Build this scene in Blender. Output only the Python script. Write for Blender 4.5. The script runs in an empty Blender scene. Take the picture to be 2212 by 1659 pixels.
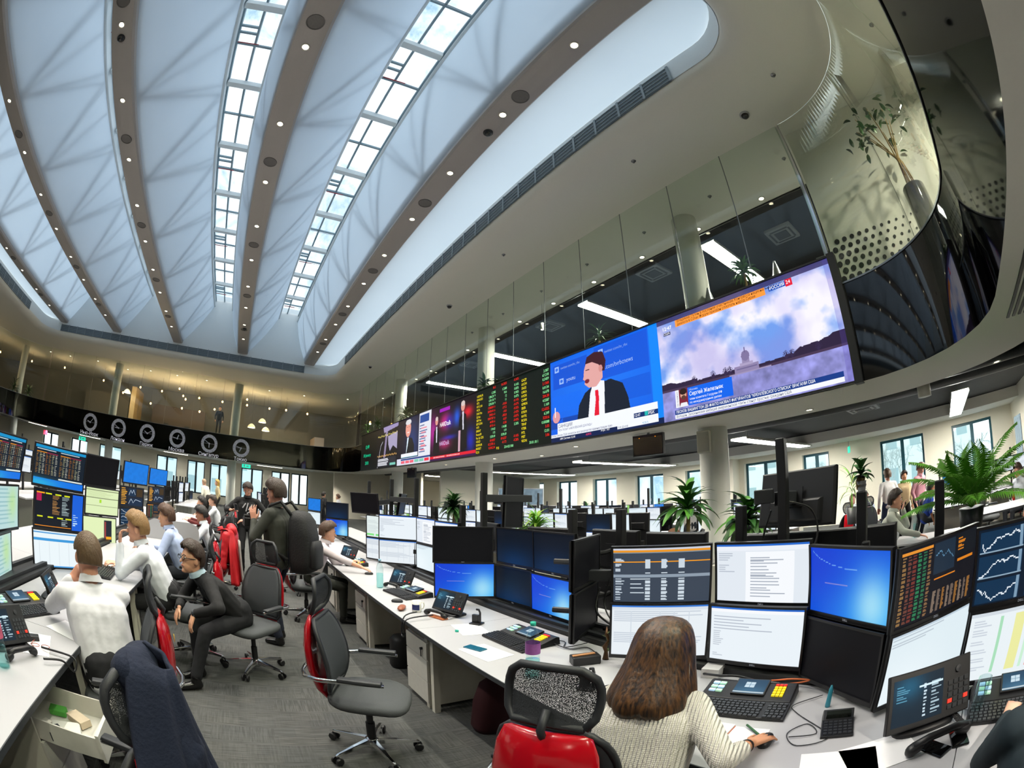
import bpy, bmesh, math, random
import numpy as np
from mathutils import Vector, Matrix
random.seed(7)
rng = np.random.default_rng(7)
PI = math.pi
R = math.radians
SC = bpy.context.scene
COL = SC.collection

# ------------------------------------------------------------------ camera
cam = bpy.data.cameras.new('camera')
camo = bpy.data.objects.new('camera', cam)
COL.objects.link(camo)
cam.type = 'PANO'
cam.sensor_width = 36.0
cam.lens = 16.05
cam.clip_start = 0.02
cam.clip_end = 400
cam.panorama_type = 'FISHEYE_EQUISOLID'
cam.fisheye_lens = 16.051
cam.fisheye_fov = R(220)
_p, _r, _y = 0.253647, 0.005851, 0.591426
_F = Vector((math.sin(_y)*math.cos(_p), math.cos(_y)*math.cos(_p), math.sin(_p)))
_R = Vector((math.cos(_y), -math.sin(_y), 0))
_U = _R.cross(_F)
_X = _R*math.cos(_r) + _U*math.sin(_r)
_Y = -_R*math.sin(_r) + _U*math.cos(_r)
camo.matrix_world = Matrix(((_X.x, _Y.x, -_F.x, 0), (_X.y, _Y.y, -_F.y, 0), (_X.z, _Y.z, -_F.z, 1.75), (0, 0, 0, 1)))
SC.camera = camo
# ------------------------------------------------------------------ render look
SC.view_settings.view_transform = 'Standard'
SC.view_settings.look = 'None'
SC.view_settings.gamma = 1
SC.view_settings.exposure = 0.8
SC.view_settings.use_curve_mapping = False
cy = SC.cycles
cy.use_denoising = True
cy.use_adaptive_sampling = True; cy.adaptive_threshold = 0.03
cy.max_bounces = 6; cy.diffuse_bounces = 4; cy.glossy_bounces = 3; cy.transmission_bounces = 4
cy.transparent_max_bounces = 12
cy.sample_clamp_indirect = 3.0
cy.caustics_reflective = False; cy.caustics_refractive = False
# ------------------------------------------------------------------ world
w = bpy.data.worlds.new('sky'); SC.world = w; w.use_nodes = True
nt = w.node_tree; nt.nodes.clear()
N = nt.nodes.new
tc = N('ShaderNodeTexCoord'); nz = N('ShaderNodeTexNoise'); rp = N('ShaderNodeValToRGB'); bg = N('ShaderNodeBackground'); ou = N('ShaderNodeOutputWorld')
nz.inputs['Scale'].default_value = 7.0; nz.inputs['Detail'].default_value = 9; nz.inputs['Roughness'].default_value = 0.62
nz.inputs['Distortion'].default_value = 0.6
rp.color_ramp.elements[0].position = 0.34; rp.color_ramp.elements[0].color = (0.30, 0.46, 0.58, 1)
rp.color_ramp.elements[1].position = 0.50; rp.color_ramp.elements[1].color = (1.0, 1.06, 1.1, 1)
bg.inputs['Strength'].default_value = 1.03
nt.links.new(tc.outputs['Generated'], nz.inputs['Vector']); nt.links.new(nz.outputs['Fac'], rp.inputs['Fac'])
nt.links.new(rp.outputs['Color'], bg.inputs['Color']); nt.links.new(bg.outputs[0], ou.inputs[0])
w.cycles.sampling_method = 'MANUAL'; w.cycles.sample_map_resolution = 256

# ------------------------------------------------------------------ helpers
def srgb(c):
    if isinstance(c, str):
        c = [int(c[i:i+2], 16)/255 for i in (0, 2, 4)]
    return tuple((x/12.92 if x <= 0.04045 else ((x+0.055)/1.055)**2.4) for x in c)
MATS = {}
def mat(name, col='808080', rough=0.5, metal=0.0, var=0.06, nscale=25.0, bump=0.0, bscale=60.0, emit=None, estr=1.0, coat=0.0, spec=0.5, trans=None, stretch=None):
    """principled material whose colour wanders a little with a noise texture"""
    if name in MATS: return MATS[name]
    m = bpy.data.materials.new(name); m.use_nodes = True
    t = m.node_tree; b = t.nodes['Principled BSDF']; c = srgb(col)
    tcn = t.nodes.new('ShaderNodeTexCoord'); n = t.nodes.new('ShaderNodeTexNoise'); n.inputs['Scale'].default_value = nscale
    src = tcn.outputs['Object']
    if stretch:
        mp = t.nodes.new('ShaderNodeMapping'); mp.inputs['Scale'].default_value = stretch
        t.links.new(src, mp.inputs['Vector']); src = mp.outputs[0]
    t.links.new(src, n.inputs['Vector'])
    mx = t.nodes.new('ShaderNodeMix'); mx.data_type = 'RGBA'
    mx.inputs[6].default_value = tuple(max(0, x*(1-var)) for x in c)+(1,)
    mx.inputs[7].default_value = tuple(min(1, x*(1+var)) for x in c)+(1,)
    t.links.new(n.outputs['Fac'], mx.inputs[0]); t.links.new(mx.outputs[2], b.inputs['Base Color'])
    b.inputs['Roughness'].default_value = rough; b.inputs['Metallic'].default_value = metal
    b.inputs['Coat Weight'].default_value = coat; b.inputs['Specular IOR Level'].default_value = spec
    if bump:
        n2 = t.nodes.new('ShaderNodeTexNoise'); n2.inputs['Scale'].default_value = bscale
        t.links.new(src, n2.inputs['Vector'])
        bp = t.nodes.new('ShaderNodeBump'); bp.inputs['Strength'].default_value = bump; bp.inputs['Distance'].default_value = 0.01
        t.links.new(n2.outputs['Fac'], bp.inputs['Height']); t.links.new(bp.outputs[0], b.inputs['Normal'])
    if emit is not None:
        b.inputs['Emission Color'].default_value = srgb(emit)+(1,); b.inputs['Emission Strength'].default_value = estr
    MATS[name] = m
    return m
def glass_mat(name, tint=(0.93, 0.97, 0.95), ior=1.5, gl=1.0):
    m = bpy.data.materials.new(name); m.use_nodes = True; t = m.node_tree; t.nodes.clear()
    tr = t.nodes.new('ShaderNodeBsdfTransparent'); tr.inputs[0].default_value = tint+(1,)
    g = t.nodes.new('ShaderNodeBsdfGlossy'); g.inputs['Roughness'].default_value = 0.01; g.inputs[0].default_value = (gl, gl, gl, 1)
    f = t.nodes.new('ShaderNodeLayerWeight'); f.inputs[0].default_value = .5
    p = t.nodes.new('ShaderNodeMath'); p.operation = 'POWER'; p.inputs[1].default_value = 5
    q = t.nodes.new('ShaderNodeMath'); q.operation = 'MULTIPLY_ADD'; q.inputs[1].default_value = .62; q.inputs[2].default_value = .035
    mx = t.nodes.new('ShaderNodeMixShader'); o = t.nodes.new('ShaderNodeOutputMaterial')
    t.links.new(f.outputs['Facing'], p.inputs[0]); t.links.new(p.outputs[0], q.inputs[0])
    t.links.new(q.outputs[0], mx.inputs[0]); t.links.new(tr.outputs[0], mx.inputs[1]); t.links.new(g.outputs[0], mx.inputs[2]); t.links.new(mx.outputs[0], o.inputs[0])
    MATS[name] = m
    return m
def emis_mat(name, col, s):
    m = bpy.data.materials.new(name); m.use_nodes = True; t = m.node_tree; t.nodes.clear()
    e = t.nodes.new('ShaderNodeEmission'); e.inputs[0].default_value = srgb(col)+(1,); e.inputs[1].default_value = s
    o = t.nodes.new('ShaderNodeOutputMaterial'); t.links.new(e.outputs[0], o.inputs[0])
    MATS[name] = m
    return m
def screen_mat():
    m = bpy.data.materials.new('lit_screen'); m.use_nodes = True; t = m.node_tree; b = t.nodes['Principled BSDF']
    a = t.nodes.new('ShaderNodeAttribute'); a.attribute_name = 'Col'
    b.inputs['Base Color'].default_value = (0.006, 0.006, 0.008, 1); b.inputs['Roughness'].default_value = 0.45; b.inputs['Specular IOR Level'].default_value = .15
    t.links.new(a.outputs['Color'], b.inputs['Emission Color']); b.inputs['Emission Strength'].default_value = 0.60
    MATS['screen'] = m
    return m

class MB:
    """collects shapes, then links them as one mesh object"""
    def __init__(s): s.v = []; s.f = []; s.m = []; s.M = Matrix.Identity(4); s.k = 0
    def add(s, vs, fs, M=None):
        n = len(s.v); T = s.M @ M if M is not None else s.M
        s.v += [tuple(T @ Vector(p)) for p in vs]
        s.f += [tuple(i+n for i in f) for f in fs]; s.m += [s.k]*len(fs); return s
    def box(s, x0, x1, y0, y1, z0, z1, M=None):
        return s.add([(x0,y0,z0),(x1,y0,z0),(x1,y1,z0),(x0,y1,z0),(x0,y0,z1),(x1,y0,z1),(x1,y1,z1),(x0,y1,z1)],
            [(0,3,2,1),(4,5,6,7),(0,1,5,4),(1,2,6,5),(2,3,7,6),(3,0,4,7)], M)
    def rings(s, rs, closed=True, cap=True, M=None):
        n = len(rs[0]); vs = [p for r_ in rs for p in r_]; fs = []
        for i in range(len(rs)-1):
            for j in range(n if closed else n-1):
                a, b = i*n+j, i*n+(j+1) % n
                fs.append((a, b, b+n, a+n))
        if cap and closed: fs.append(tuple(range(n-1, -1, -1))); fs.append(tuple(range((len(rs)-1)*n, len(rs)*n)))
        return s.add(vs, fs, M)
    def lathe(s, prof, n=16, M=None, cap=True):
        return s.rings([[(r_*math.cos(2*PI*j/n), r_*math.sin(2*PI*j/n), z) for j in range(n)] for r_, z in prof], True, cap, M)
    def tube(s, pts, r_, n=8, cap=True):
        pts = [Vector(p) for p in pts]; rs = []
        rr = r_ if isinstance(r_, (list, tuple)) else [r_]*len(pts)
        up = None
        for i, p in enumerate(pts):
            d = (pts[min(i+1, len(pts)-1)]-pts[max(i-1, 0)])
            if d.length < 1e-9: d = Vector((0, 0, 1))
            d.normalize()
            if up is None: up = Vector((0, 0, 1)) if abs(d.z) < 0.9 else Vector((1, 0, 0))
            a = d.cross(up).normalized(); up = a.cross(d).normalized()
            rs.append([tuple(p + a*math.cos(2*PI*j/n)*rr[i] + up*math.sin(2*PI*j/n)*rr[i]) for j in range(n)])
        return s.rings(rs, True, cap)
    def bar(s, a, b, wx, wz=None, up=(0, 0, 1)):
        """square bar from a to b"""
        a, b = Vector(a), Vector(b); d = (b-a); L = d.length; d.normalize(); up = Vector(up)
        if abs(d.dot(up)) > 0.98: up = Vector((0, 1, 0))
        x = d.cross(up).normalized(); z = x.cross(d); wz = wz or wx
        vs = [tuple(p + x*sx*wx/2 + z*sz*wz/2) for p in (a, b) for sx, sz in ((-1,-1),(1,-1),(1,1),(-1,1))]
        return s.add(vs, [(3,2,1,0),(4,5,6,7),(0,1,5,4),(1,2,6,5),(2,3,7,6),(3,0,4,7)])
    def grid(s, fn, nu, nv, M=None):
        vs = [tuple(fn(i/nu, j/nv)) for j in range(nv+1) for i in range(nu+1)]
        return s.add(vs, [(j*(nu+1)+i, j*(nu+1)+i+1, (j+1)*(nu+1)+i+1, (j+1)*(nu+1)+i) for j in range(nv) for i in range(nu)], M)
    def ell(s, c, r_, n=12, m=8, M=None):
        rs = [[(c[0]+r_[0]*math.sin(PI*(i+.5)/m)*math.cos(2*PI*j/n), c[1]+r_[1]*math.sin(PI*(i+.5)/m)*math.sin(2*PI*j/n), c[2]-r_[2]*math.cos(PI*(i+.5)/m)) for j in range(n)] for i in range(m)]
        return s.rings(rs, True, True, M)
    def build(s, name, mats, parent=None, smooth=False, bevel=0, solid=0, subd=0, kind=None):
        me = bpy.data.meshes.new(name); me.from_pydata(s.v, [], s.f)
        mats = mats if isinstance(mats, (list, tuple)) else [mats]
        for m in mats: me.materials.append(m)
        if len(mats) > 1: me.polygons.foreach_set('material_index', s.m)
        if smooth: me.polygons.foreach_set('use_smooth', [True]*len(me.polygons))
        me.validate()
        o = bpy.data.objects.new(name, me); COL.objects.link(o)
        if parent: o.parent = parent
        if bevel:
            b = o.modifiers.new('b', 'BEVEL'); b.width = bevel; b.segments = 2; b.limit_method = 'ANGLE'; b.angle_limit = R(40)
        if solid:
            b = o.modifiers.new('s', 'SOLIDIFY'); b.thickness = solid; b.offset = 0
        if subd:
            b = o.modifiers.new('d', 'SUBSURF'); b.levels = subd; b.render_levels = subd
        if smooth == 'auto' or (smooth and bevel):
            pass
        if kind: o['kind'] = kind
        return o
def rot(rz=0, loc=(0, 0, 0), rx=0, ry=0):
    return Matrix.Translation(loc) @ Matrix.Rotation(rz, 4, 'Z') @ Matrix.Rotation(rx, 4, 'X') @ Matrix.Rotation(ry, 4, 'Y')
def tag(o, label, cat, group=None):
    o['label'] = label; o['category'] = cat
    if group: o['group'] = group
    return o
def thing(name, label, cat, loc=(0, 0, 0), rz=0, group=None):
    o = bpy.data.objects.new(name, None); COL.objects.link(o); o.empty_display_size = .1
    o.location = loc; o.rotation_euler = (0, 0, rz)
    return tag(o, label, cat, group)
def dup(root, loc, rz, label=None, group=None, parent=None, rot3=None, scale=None):
    r_ = root.copy(); COL.objects.link(r_); r_.location = loc; r_.rotation_euler = rot3 or (0, 0, rz)
    if scale: r_.scale = (scale,)*3
    if label: r_['label'] = label
    if group: r_['group'] = group
    if parent: r_.parent = parent
    for ch in list(root.children):
        c = ch.copy(); COL.objects.link(c); c.parent = r_
        for g in list(ch.children):
            d = g.copy(); COL.objects.link(d); d.parent = c
    return r_
def inst(me, name, parent, loc=(0, 0, 0), rot3=(0, 0, 0), sc=1, mtx=None):
    o = bpy.data.objects.new(name, me); COL.objects.link(o); o.parent = parent
    if mtx is not None: o.matrix_basis = mtx
    else: o.location = loc; o.rotation_euler = rot3; o.scale = (sc,)*3 if not isinstance(sc, tuple) else sc
    return o
def struct(o): o['kind'] = 'structure'; return o
def text(body, size, mtx, m, parent=None, name='lettering', align='LEFT', ext=0.0, sx=1.0, ls=1.0):
    c = bpy.data.curves.new(name, 'FONT'); c.body = body; c.size = size; c.align_x = align; c.extrude = ext; c.space_line = ls
    c.resolution_u = 2
    c.materials.append(m)
    o = bpy.data.objects.new(name, c); COL.objects.link(o)
    if parent: o.parent = parent
    o.matrix_basis = mtx @ Matrix.Diagonal((sx, 1, 1, 1))
    return o

# ------------------------------------------------------------------ materials
M_white = mat('white_plaster', 'e6e3d8', .75, var=.02)
M_cream = mat('cream_soffit', 'c9c4b2', .7, var=.02)
M_wall = mat('cream_wall', 'ece6d4', .8, var=.02)
M_beam = mat('grey_beam', 'a7a19d', .38, var=.03)
M_well = mat('cool_white_plaster', 'e2e8ea', .55, var=.02)
M_black = mat('matt_black', '0c0c0e', .55)
M_darkceil = mat('dark_ceiling', '191b1e', .8, var=.2, nscale=3)
M_gband = mat('black_glass', '020203', .04, var=.1, spec=.8)
M_bplast = mat('black_plastic', '141417', .42)
M_dplast = mat('charcoal_plastic', '26282c', .5, bump=.1, bscale=300)
M_desk = mat('white_laminate', 'b0b0b4', .35, var=.015)
M_deskedge = mat('dark_desk_edge', '34373b', .5)
M_metal = mat('painted_metal', 'cfccbf', .4, var=.03)
M_chrome = mat('chrome', 'dcdcdc', .12, metal=1, var=.03)
M_steel = mat('brushed_steel', '8b8d90', .35, metal=1)
M_red = mat('red_shell', 'b00818', .18, coat=.6, var=.05)
M_fab = mat('grey_mesh_fabric', '3d4146', .85, bump=.3, bscale=500, var=.2, nscale=300)
M_fabl = mat('grey_seat_fabric', '4a4d50', .9, bump=.3, bscale=400, var=.2, nscale=200)
M_glass = glass_mat('balustrade_glass', (.90, .94, .90))
M_pane = glass_mat('window_glass', (.92, .98, .98))
M_skyp = glass_mat('skylight_glass', (.92, .95, .97))
M_teal = mat('teal_frame', '0c4a58', .4)
M_frame = mat('grey_steel_frame', '7f97a3', .4, var=.05)
M_vent = mat('vent_grille', '5f6c75', .6, var=.15, nscale=8)
def holes(m, sc):
    t = m.node_tree; b = t.nodes['Principled BSDF']; o = t.nodes['Material Output']; v = t.nodes.new('ShaderNodeTexVoronoi'); v.inputs['Scale'].default_value = sc
    tc_ = t.nodes.new('ShaderNodeTexCoord'); t.links.new(tc_.outputs['Object'], v.inputs['Vector']); l = t.nodes.new('ShaderNodeMath'); l.operation = 'LESS_THAN'; l.inputs[1].default_value = .34
    tr = t.nodes.new('ShaderNodeBsdfTransparent'); mx = t.nodes.new('ShaderNodeMixShader'); t.links.new(v.outputs['Distance'], l.inputs[0]); t.links.new(l.outputs[0], mx.inputs[0]); t.links.new(b.outputs[0], mx.inputs[1]); t.links.new(tr.outputs[0], mx.inputs[2]); t.links.new(mx.outputs[0], o.inputs[0])
M_net = mat('open_net', '2a2d31', .7); holes(M_net, 420)
M_screen = screen_mat()
M_led = emis_mat('led_panel', 'fffdf4', 38)
M_spot = emis_mat('downlight_lens', 'fff2cf', 9.0)
M_bulb = emis_mat('warm_bulb', 'ffb866', 14.0)
M_paper = mat('paper', 'e9e9ec', .8, var=.02)
# ------------------------------------------------------------------ the building
def rrect(x0, x1, y0, y1, rad, off=0, n=8):
    """rounded rectangle, corners given near-right, far-right, far-left, near-left"""
    x0 -= off; x1 += off; y0 -= off; y1 += off
    P = []
    for (cx, cy_, a0, r_) in ((x1, y0, -90, rad[0]), (x1, y1, 0, rad[1]), (x0, y1, 90, rad[2]), (x0, y0, 180, rad[3])):
        r_ = r_+off
        ox = cx - r_ if cx == x1 else cx + r_; oy = cy_ - r_ if cy_ == y1 else cy_ + r_
        for i in range(n+1):
            a = R(a0 + 90*i/n); P.append((ox+r_*math.cos(a), oy+r_*math.sin(a)))
    return P
ATR = lambda off=0, n=8: rrect(-19, 6.5, -0.9, 28.3, (2.1, 2.6, 4, 2), off, n)
OPN = lambda off=0, n=8: rrect(-14.3, 4.65, 0.65, 25.05, (.9, 1.2, 1.2, .9), off, n)
OUT = lambda n=8: rrect(-26, 19, -8, 36, (.1, .1, .1, .1), 0, n)
lift = lambda P, z: [(x, y, z) for x, y in P]

# floor
def carpet():
    m = bpy.data.materials.new('carpet_tiles'); m.use_nodes = True; t = m.node_tree; b = t.nodes['Principled BSDF']; n = t.nodes.new
    tcn = n('ShaderNodeTexCoord'); mp = n('ShaderNodeMapping'); mp.inputs['Rotation'].default_value = (0, 0, R(2))
    t.links.new(tcn.outputs['Object'], mp.inputs[0])
    ck = n('ShaderNodeTexBrick'); ck.inputs['Scale'].default_value = 1.0; ck.offset = .5; ck.inputs['Mortar Size'].default_value = .004
    ck.inputs['Brick Width'].default_value = .26; ck.inputs['Row Height'].default_value = .13
    ck.inputs['Color1'].default_value = srgb('4c4e4e')+(1,); ck.inputs['Color2'].default_value = srgb('545553')+(1,); ck.inputs['Mortar'].default_value = srgb('4c4d4d')+(1,)
    t.links.new(mp.outputs[0], ck.inputs['Vector'])
    def lines(sx, sy, lo, hi):
        q = n('ShaderNodeMapping'); q.inputs['Scale'].default_value = (sx, sy, 1); t.links.new(mp.outputs[0], q.inputs[0])
        z = n('ShaderNodeTexNoise'); z.inputs['Scale'].default_value = 1; z.inputs['Detail'].default_value = 3; t.links.new(q.outputs[0], z.inputs['Vector'])
        r_ = n('ShaderNodeValToRGB'); r_.color_ramp.elements[0].position = lo; r_.color_ramp.elements[1].position = hi
        t.links.new(z.outputs['Fac'], r_.inputs[0]); return r_.outputs[0]
    a = lines(5, 80, .38, .62); c = lines(80, 5, .38, .62)
    sel = n('ShaderNodeTexBrick'); sel.offset = .5; sel.inputs['Scale'].default_value = 1; sel.inputs['Brick Width'].default_value = .5; sel.inputs['Row Height'].default_value = .25
    sel.inputs['Color1'].default_value = (0, 0, 0, 1); sel.inputs['Color2'].default_value = (1, 1, 1, 1); t.links.new(mp.outputs[0], sel.inputs['Vector'])
    mx = n('ShaderNodeMix'); mx.data_type = 'RGBA'; t.links.new(sel.outputs[0], mx.inputs[0]); t.links.new(a, mx.inputs[6]); t.links.new(c, mx.inputs[7])
    ml = n('ShaderNodeMix'); ml.data_type = 'RGBA'; ml.blend_type = 'MULTIPLY'; ml.inputs[0].default_value = .45
    t.links.new(ck.outputs[0], ml.inputs[6]); t.links.new(mx.outputs[2], ml.inputs[7]); t.links.new(ml.outputs[2], b.inputs['Base Color'])
    b.inputs['Roughness'].default_value = .95
    bp = n('ShaderNodeBump'); bp.inputs['Strength'].default_value = .4; bp.inputs['Distance'].default_value = .004; t.links.new(mx.outputs[2], bp.inputs['Height']); t.links.new(bp.outputs[0], b.inputs['Normal'])
    return m
b = MB(); b.box(-26, 19, -8, 36, -.1, 0); struct(b.build('floor', carpet()))

# atrium ceiling: well wall, coving and gallery soffit in one sweep
b = MB(); prof = [(0, 8.66), (0, 8.08), (.03, 7.99), (.1, 7.91), (.22, 7.84), (.38, 7.805), (.55, 7.8)]
b.rings([lift(OPN(o_), z) for o_, z in prof] + [lift(rrect(-26, 8.65, -8, 36, (.1,)*4), 7.8), lift(rrect(-26, 8.65, -8, 36, (.1,)*4), 8.0)], True, False)
ceil = struct(b.build('ceiling', M_white, smooth=True)); ceil.data.polygons.foreach_set('use_smooth', [True]*len(ceil.data.polygons))
m_ = ceil.modifiers.new('e', 'EDGE_SPLIT'); m_.split_angle = R(35)
# the cool white plaster of the well shows above the coving
b = MB(); b.rings([lift(OPN(-.01), 8.64), lift(OPN(-.01), 8.12)], True, False); b.build('well_lining', M_well, ceil, smooth=True)

b = MB(); b.box(-14.4, 4.7, 25.0, 25.12, 8.5, 11.7); b.build('end_wall', M_well, ceil)
b = MB(); b.box(-14.4, 4.7, .6, .72, 8.5, 11.7); b.build('end_wall', M_well, ceil)
Y0, Y1 = .72, 25.0
BX = [3.17, -.83, -4.85, -8.95, -13.0]
M_fabw = bpy.data.materials.new('stretched_fabric'); M_fabw.use_nodes = True
t = M_fabw.node_tree; t.nodes.clear(); n = t.nodes.new
df = n('ShaderNodeBsdfDiffuse'); tl = n('ShaderNodeBsdfTranslucent'); mx = n('ShaderNodeMixShader'); o_ = n('ShaderNodeOutputMaterial'); nz = n('ShaderNodeTexNoise'); cr = n('ShaderNodeValToRGB')
nz.inputs['Scale'].default_value = .5; cr.color_ramp.elements[0].color = (.42, .53, .64, 1); cr.color_ramp.elements[1].color = (.50, .61, .72, 1)
tcn = n('ShaderNodeTexCoord'); t.links.new(tcn.outputs['Object'], nz.inputs[0]); t.links.new(nz.outputs[0], cr.inputs[0]); t.links.new(cr.outputs[0], tl.inputs[0])
df.inputs[0].default_value = (.8, .84, .88, 1); mx.inputs[0].default_value = .55
t.links.new(df.outputs[0], mx.inputs[1]); t.links.new(tl.outputs[0], mx.inputs[2]); t.links.new(mx.outputs[0], o_.inputs[0])
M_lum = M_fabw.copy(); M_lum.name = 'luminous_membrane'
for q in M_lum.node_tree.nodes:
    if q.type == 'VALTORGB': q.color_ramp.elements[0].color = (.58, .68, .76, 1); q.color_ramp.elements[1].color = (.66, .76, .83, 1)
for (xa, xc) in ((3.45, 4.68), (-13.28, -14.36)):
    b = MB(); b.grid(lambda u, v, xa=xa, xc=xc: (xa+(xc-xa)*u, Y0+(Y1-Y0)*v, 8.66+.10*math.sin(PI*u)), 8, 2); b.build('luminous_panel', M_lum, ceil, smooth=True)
M_truss = mat('roof_truss_steel', '8d949c', .6)
for i, xb in enumerate(BX):
    b = MB(); pr = [(-.31, 8.95), (-.31, 8.66), (-.27, 8.61), (-.12, 8.6), (.12, 8.6), (.27, 8.61), (.31, 8.66), (.31, 8.95)]
    b.rings([[(xb+x, y, z) for x, z in pr] for y in (Y0-.05, Y1+.05)], True, True); b.build('beam', M_beam, ceil)
    for k in range(6):
        y = 4.5 + 4.07*k
        if y > 24.6: break
        b = MB(); b.lathe([(.17, 8.6), (.17, 8.585), (.15, 8.58), (.15, 8.592), (0.01, 8.592)], 20, rot(0, (xb, y, 0))); 
        b.build('ceiling_speaker_grille', mat('speaker_grille', '6d6a68', .7, var=.1), ceil)
for i in range(4):
    xr, xl = BX[i]-.31, BX[i+1]+.31       # gap between two beams
    sl, sr = BX[i+1]+1.78, BX[i+1]+2.94  # skylight edges
    ZT = 11.0
    for side, (xa, xs, d) in enumerate(((xl, sl, 1), (xr, sr, -1))):
        b = MB()
        def fn(u, v, xa=xa, xs=xs): 
            s = v; return (xa+(xs-xa)*s + .10*math.sin(PI*s)*(1 if xs > xa else -1), Y0+(Y1-Y0)*u, 8.75+(ZT-8.75)*s)
        b.grid(fn, 2, 8); b.build('fabric_panel', M_fabw, ceil, smooth=True)
        b = MB(); b.tube([(xs, Y0, ZT+.03), (xs, Y1, ZT+.03)], .06, 8); b.build('edge_roll', M_well, ceil, smooth=True)
        b = MB(); b.box(min(xs, xs-d*.04), max(xs, xs-d*.04), Y0, Y1, ZT, 11.42); b.build('curb', M_well, ceil)
        # trusses standing right behind the fabric
        b = MB(); 
        def P(y, s, xa=xa, xs=xs, d=d):
            return (xa+(xs-xa)*s + .10*math.sin(PI*s)*d - d*.085, y, 8.75+(ZT-8.75)*s + .05)
        k = 0; y = Y0 + (.9 if side else .2)
        while y < Y1:
            yn = min(y+3.2, Y1)
            for (ya, sa, yb, sb) in ((y, .02, y-.2, .98), (y, .02, y+1.7, .98), (y, .02, y+1.35, .98), (y+3.2, .02, y+1.7, .98), (y+3.2, .02, y+1.9, .98)):
                if yb < Y0 or ya > Y1 or yb > Y1: continue
                b.tube([P(ya, sa), P((ya+yb)/2, (sa+sb)/2), P(yb, sb)], .03, 5, False)
            y += 3.2
        b.build('truss', M_truss, ceil, kind='stuff')
    # skylight frame and panes
    wn = MB(); nb = 9; L = (Y1-Y0)/nb
    wn.box(sl, sl+.05, Y0, Y1, 11.35, 11.43)
    win = struct(wn.build('window_%d' % (10+i), M_frame))
    b = MB(); b.box(sr-.05, sr, Y0, Y1, 11.35, 11.43); b.build('window_rail', M_frame, win)
    xm = sl+.45 if i % 2 == 0 else sl+.55
    b = MB(); b.box(xm-.03, xm+.03, Y0, Y1, 11.36, 11.45); b.build('mullion', M_frame, win)
    for k in range(nb):
        y = Y0+k*L
        b = MB(); b.box(sl+.05, sr-.05, y-.09, y+.09, 11.2, 11.36); b.build('cross_beam', M_well, win)
        b = MB(); b.box(sl+.05, sr-.05, y+.1, y+.17, 11.37, 11.44); b.build('transom', M_frame, win)
        b = MB(); b.box(sl+.05, sr-.05, y+L/2-.03, y+L/2+.03, 11.37, 11.43); b.build('transom', M_frame, win)
        if k % 2 == 0:
            b = MB(); b.box(sl+.05, xm-.03, y+L*.28-.03, y+L*.28+.03, 11.37, 11.43); b.box(sl+.05, xm-.03, y+L*.36-.03, y+L*.36+.03, 11.37, 11.43); b.build('transom', M_frame, win)
            b = MB(); b.tube([(sl+.1, y+L/2-.18, 11.2), (sl+.7, y+L/2-.2, 11.2)], .014, 6); b.build('sprinkler_pipe', mat('red_pipe', 'a01828', .4), win)
        b = MB(); b.tube([(sl+.1, y+L/2-.12, 11.25), (sr-.1, y+L/2-.12, 11.25)], .008, 5); b.build('conduit', M_steel, win)
        for (a, c) in ((sl+.05, xm-.03), (xm+.03, sr-.05)):
            b = MB(); b.box(a, c, y+.15, y+L-.08, 11.40, 11.41); b.build('pane', M_skyp, win)
# vent slots high on the well wall
def vent(a, b_, nrm):
    a, b_ = Vector(a), Vector(b_); d = (b_-a); L = d.length; d.normalize(); n_ = Vector(nrm)
    m = MB(); m.bar(a+n_*.01+Vector((0, 0, .21)), b_+n_*.01+Vector((0, 0, .21)), .02, .42); v = m.build('vent', M_vent, ceil)
    m = MB(); k = 0
    nn = int(L/.62)
    for i in range(nn+1):
        p = a+d*(L*i/nn)+n_*.025; m.bar(p+Vector((0, 0, 0)), p+Vector((0, 0, .42)), .03, .05)
    for q in range(5):
        z = Vector((0, 0, .03+.09*q)); m.bar(a+n_*.025+z, b_+n_*.025+z, .02, .012)
    m.build('louvre', mat('vent_slat', '8b979e', .5), v, kind='stuff')
vent((4.64, 2.2, 8.1), (4.64, 21.9, 8.1), (-1, 0, 0))
vent((-13.15, 25.04, 8.12), (2.9, 25.04, 8.12), (0, -1, 0))
vent((-14.29, 2.2, 8.1), (-14.29, 21.9, 8.1), (1, 0, 0))
# dark ceilings, upper and lower
b = MB(); b.box(8.65, 19, -8, 36, 8.3, 8.4); struct(b.build('ceiling', M_darkceil))
b = MB(); b.box(8.6, 8.66, -8, 36, 7.8, 8.35); struct(b.build('trim_1', M_black))
b = MB(); b.rings([lift(ATR(.0), 3.0), lift(ATR(1.8), 3.0), lift(ATR(1.8), 3.4)], True, False)
SOFFIT = struct(b.build('ceiling', M_white))
b = MB(); b.rings([lift(ATR(1.75), 3.38), lift(OUT(), 3.38)], True, False); struct(b.build('ceiling', M_darkceil))
b = MB(); b.rings([lift(ATR(.1), 3.6), lift(OUT(), 3.6)], True, False); struct(b.build('floor', mat('gallery_carpet', '4b4d50', .9)))
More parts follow.
